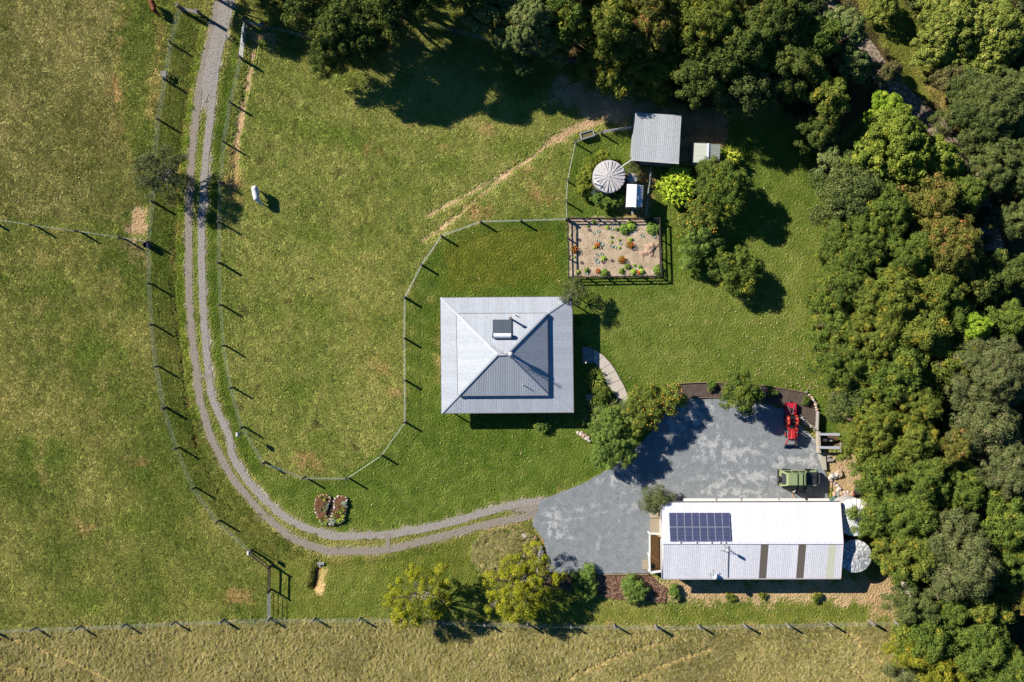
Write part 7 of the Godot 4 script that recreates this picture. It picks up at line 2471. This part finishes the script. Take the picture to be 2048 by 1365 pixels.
	wheel(o, Vector3(-0.6, 0.2, 0), 0.2, 0.1, mat("tub_red", Color.WHITE))
	for s in [-1, 1]:
		m = MS.new()
		m.bar(Vector3(-0.6, 0.22, 0.1 * s), Vector3(0.75, 0.55, 0.26 * s), 0.05, 0.05)
		part("handle", m, mat("tub_red", Color.WHITE), o)
		m = MS.new()
		m.bar(Vector3(0.3, 0.42, 0.2 * s), Vector3(0.35, -0.02, 0.22 * s), 0.04, 0.04)
		part("leg", m, mat("cap_grey", Color.WHITE), o)
	# dark planter in the porch, hose by the tank
	o = thing("planter_pot", g(1305.5, 1133, 0.4) * Vector3(1, 0, 1) + Vector3(0, 0.1, 0), "round dark pot standing in the porch corner", "pot")
	m = MS.new()
	m.lathe(Vector3.ZERO, [Vector2(0.2, 0), Vector2(0.28, 0.4), Vector2(0.24, 0.4), Vector2(0.2, 0.3), Vector2(0, 0.3)], 16)
	part("pot", m, mat("pot_dark", alb(44, 52, 50), 0.6), o)
	o = thing("garden_hose", g(1668, 995), "blue hose lying between yard and tanks", "hose")
	m = MS.new()
	m.tube([g(1672, 988, 0.12) - o.position, g(1668, 993, 0.1) - o.position, g(1663, 998, 0.1) - o.position, g(1660, 1002, 0.12) - o.position], [0.04, 0.04, 0.04, 0.04], 6)
	m.tube([g(1672, 988, 0.12) - o.position, g(1670, 996, 0.1) - o.position, g(1666, 1003, 0.12) - o.position], [0.04, 0.04, 0.04], 6)
	part("hose", m, mat("hose_blue", alb(20, 150, 180), 0.5), o)
	# dead branches on the slope
	o = thing("dead_branch", g(1955, 140, 3.0) * Vector3(1, 0, 1), "bare grey dead branches on the slope above the round trees", "branch")
	m = MS.new()
	m.tube([Vector3(-1.4, 0.0, 0.9), Vector3(-1.0, 3.0, 0.6), Vector3(0.4, 3.9, -0.3)], [0.1, 0.07, 0.03], 6)
	part("stem", m, nmat("pale_bark", Color.WHITE, Color.WHITE, 0.1, 1.0), o)
	for i in 14:
		m = MS.new()
		var a := Vector3(-1.0, 3.0, 0.6).lerp(Vector3(0.4, 3.9, -0.3), rng.randf())
		m.tube([a, a + Vector3(rr(0.1, 0.9), rr(0.1, 0.6), rr(-0.9, 0.1))], [0.025, 0.008], 4, false)
		part("twig", m, nmat("pale_bark", Color.WHITE, Color.WHITE, 0.1, 1.0), o)


# ---------------------------------------------------------------- the place
func _ready() -> void:
	var cam := Camera3D.new()
	cam.name = "camera"
	cam.fov = rad_to_deg(2.0 * atan(682.5 * S / EYE))
	cam.near = 1.0
	cam.far = 900.0
	add_child(cam)
	cam.position = Vector3(0, EYE, 0)
	cam.rotation_degrees = Vector3(-90, 0, 0)
	cam.current = true
	var env := Environment.new()
	env.background_mode = Environment.BG_SKY
	var sky := Sky.new()
	var sm := ProceduralSkyMaterial.new()
	sm.sky_top_color = Color(0.011, 0.056, 0.165).linear_to_srgb()
	sm.sky_horizon_color = Color(0.045, 0.09, 0.19).linear_to_srgb()
	sm.ground_bottom_color = Color(0.03, 0.04, 0.02).linear_to_srgb()
	sm.ground_horizon_color = Color(0.05, 0.08, 0.12).linear_to_srgb()
	sky.sky_material = sm
	env.sky = sky
	env.tonemap_mode = Environment.TONE_MAPPER_LINEAR
	env.tonemap_exposure = 1.9
	env.sdfgi_enabled = true
	env.ssao_enabled = true
	env.ssil_enabled = true
	var we := WorldEnvironment.new()
	we.name = "world_environment"
	we.environment = env
	add_child(we)
	var sun := DirectionalLight3D.new()
	sun.name = "sun"
	sun.light_energy = 1.6
	sun.light_color = Color(1.0, 0.988, 0.968)
	sun.light_angular_distance = 0.5
	sun.shadow_enabled = true
	add_child(sun)
	sun.look_at_from_position(Vector3.ZERO, Vector3(0.742, -0.5, 0.446), Vector3.UP)
	var t0 := Time.get_ticks_msec()
	mat("lamp_white", alb(226, 220, 210), 0.5)
	mat("dark_timber", alb(70, 58, 50))
	nmat("grey_timber", alb(150, 142, 132), alb(196, 186, 174), 0.05, 1.5)
	nmat("fence_dark", alb(52, 44, 40), alb(92, 80, 72), 0.05, 1.2)
	build_ground()
	print("ground ", Time.get_ticks_msec() - t0)
	build_drive()
	build_grass()
	print("grass ", Time.get_ticks_msec() - t0)
	build_house()
	build_shed()
	build_small_sheds()
	build_fences()
	print("built ", Time.get_ticks_msec() - t0)
	build_beds()
	build_vegetables()
	build_undergrowth()
	build_trees()
	build_strappy()
	print("trees ", Time.get_ticks_msec() - t0)
	build_car()
	build_tractor()
	build_things()
	print("done ", Time.get_ticks_msec() - t0)
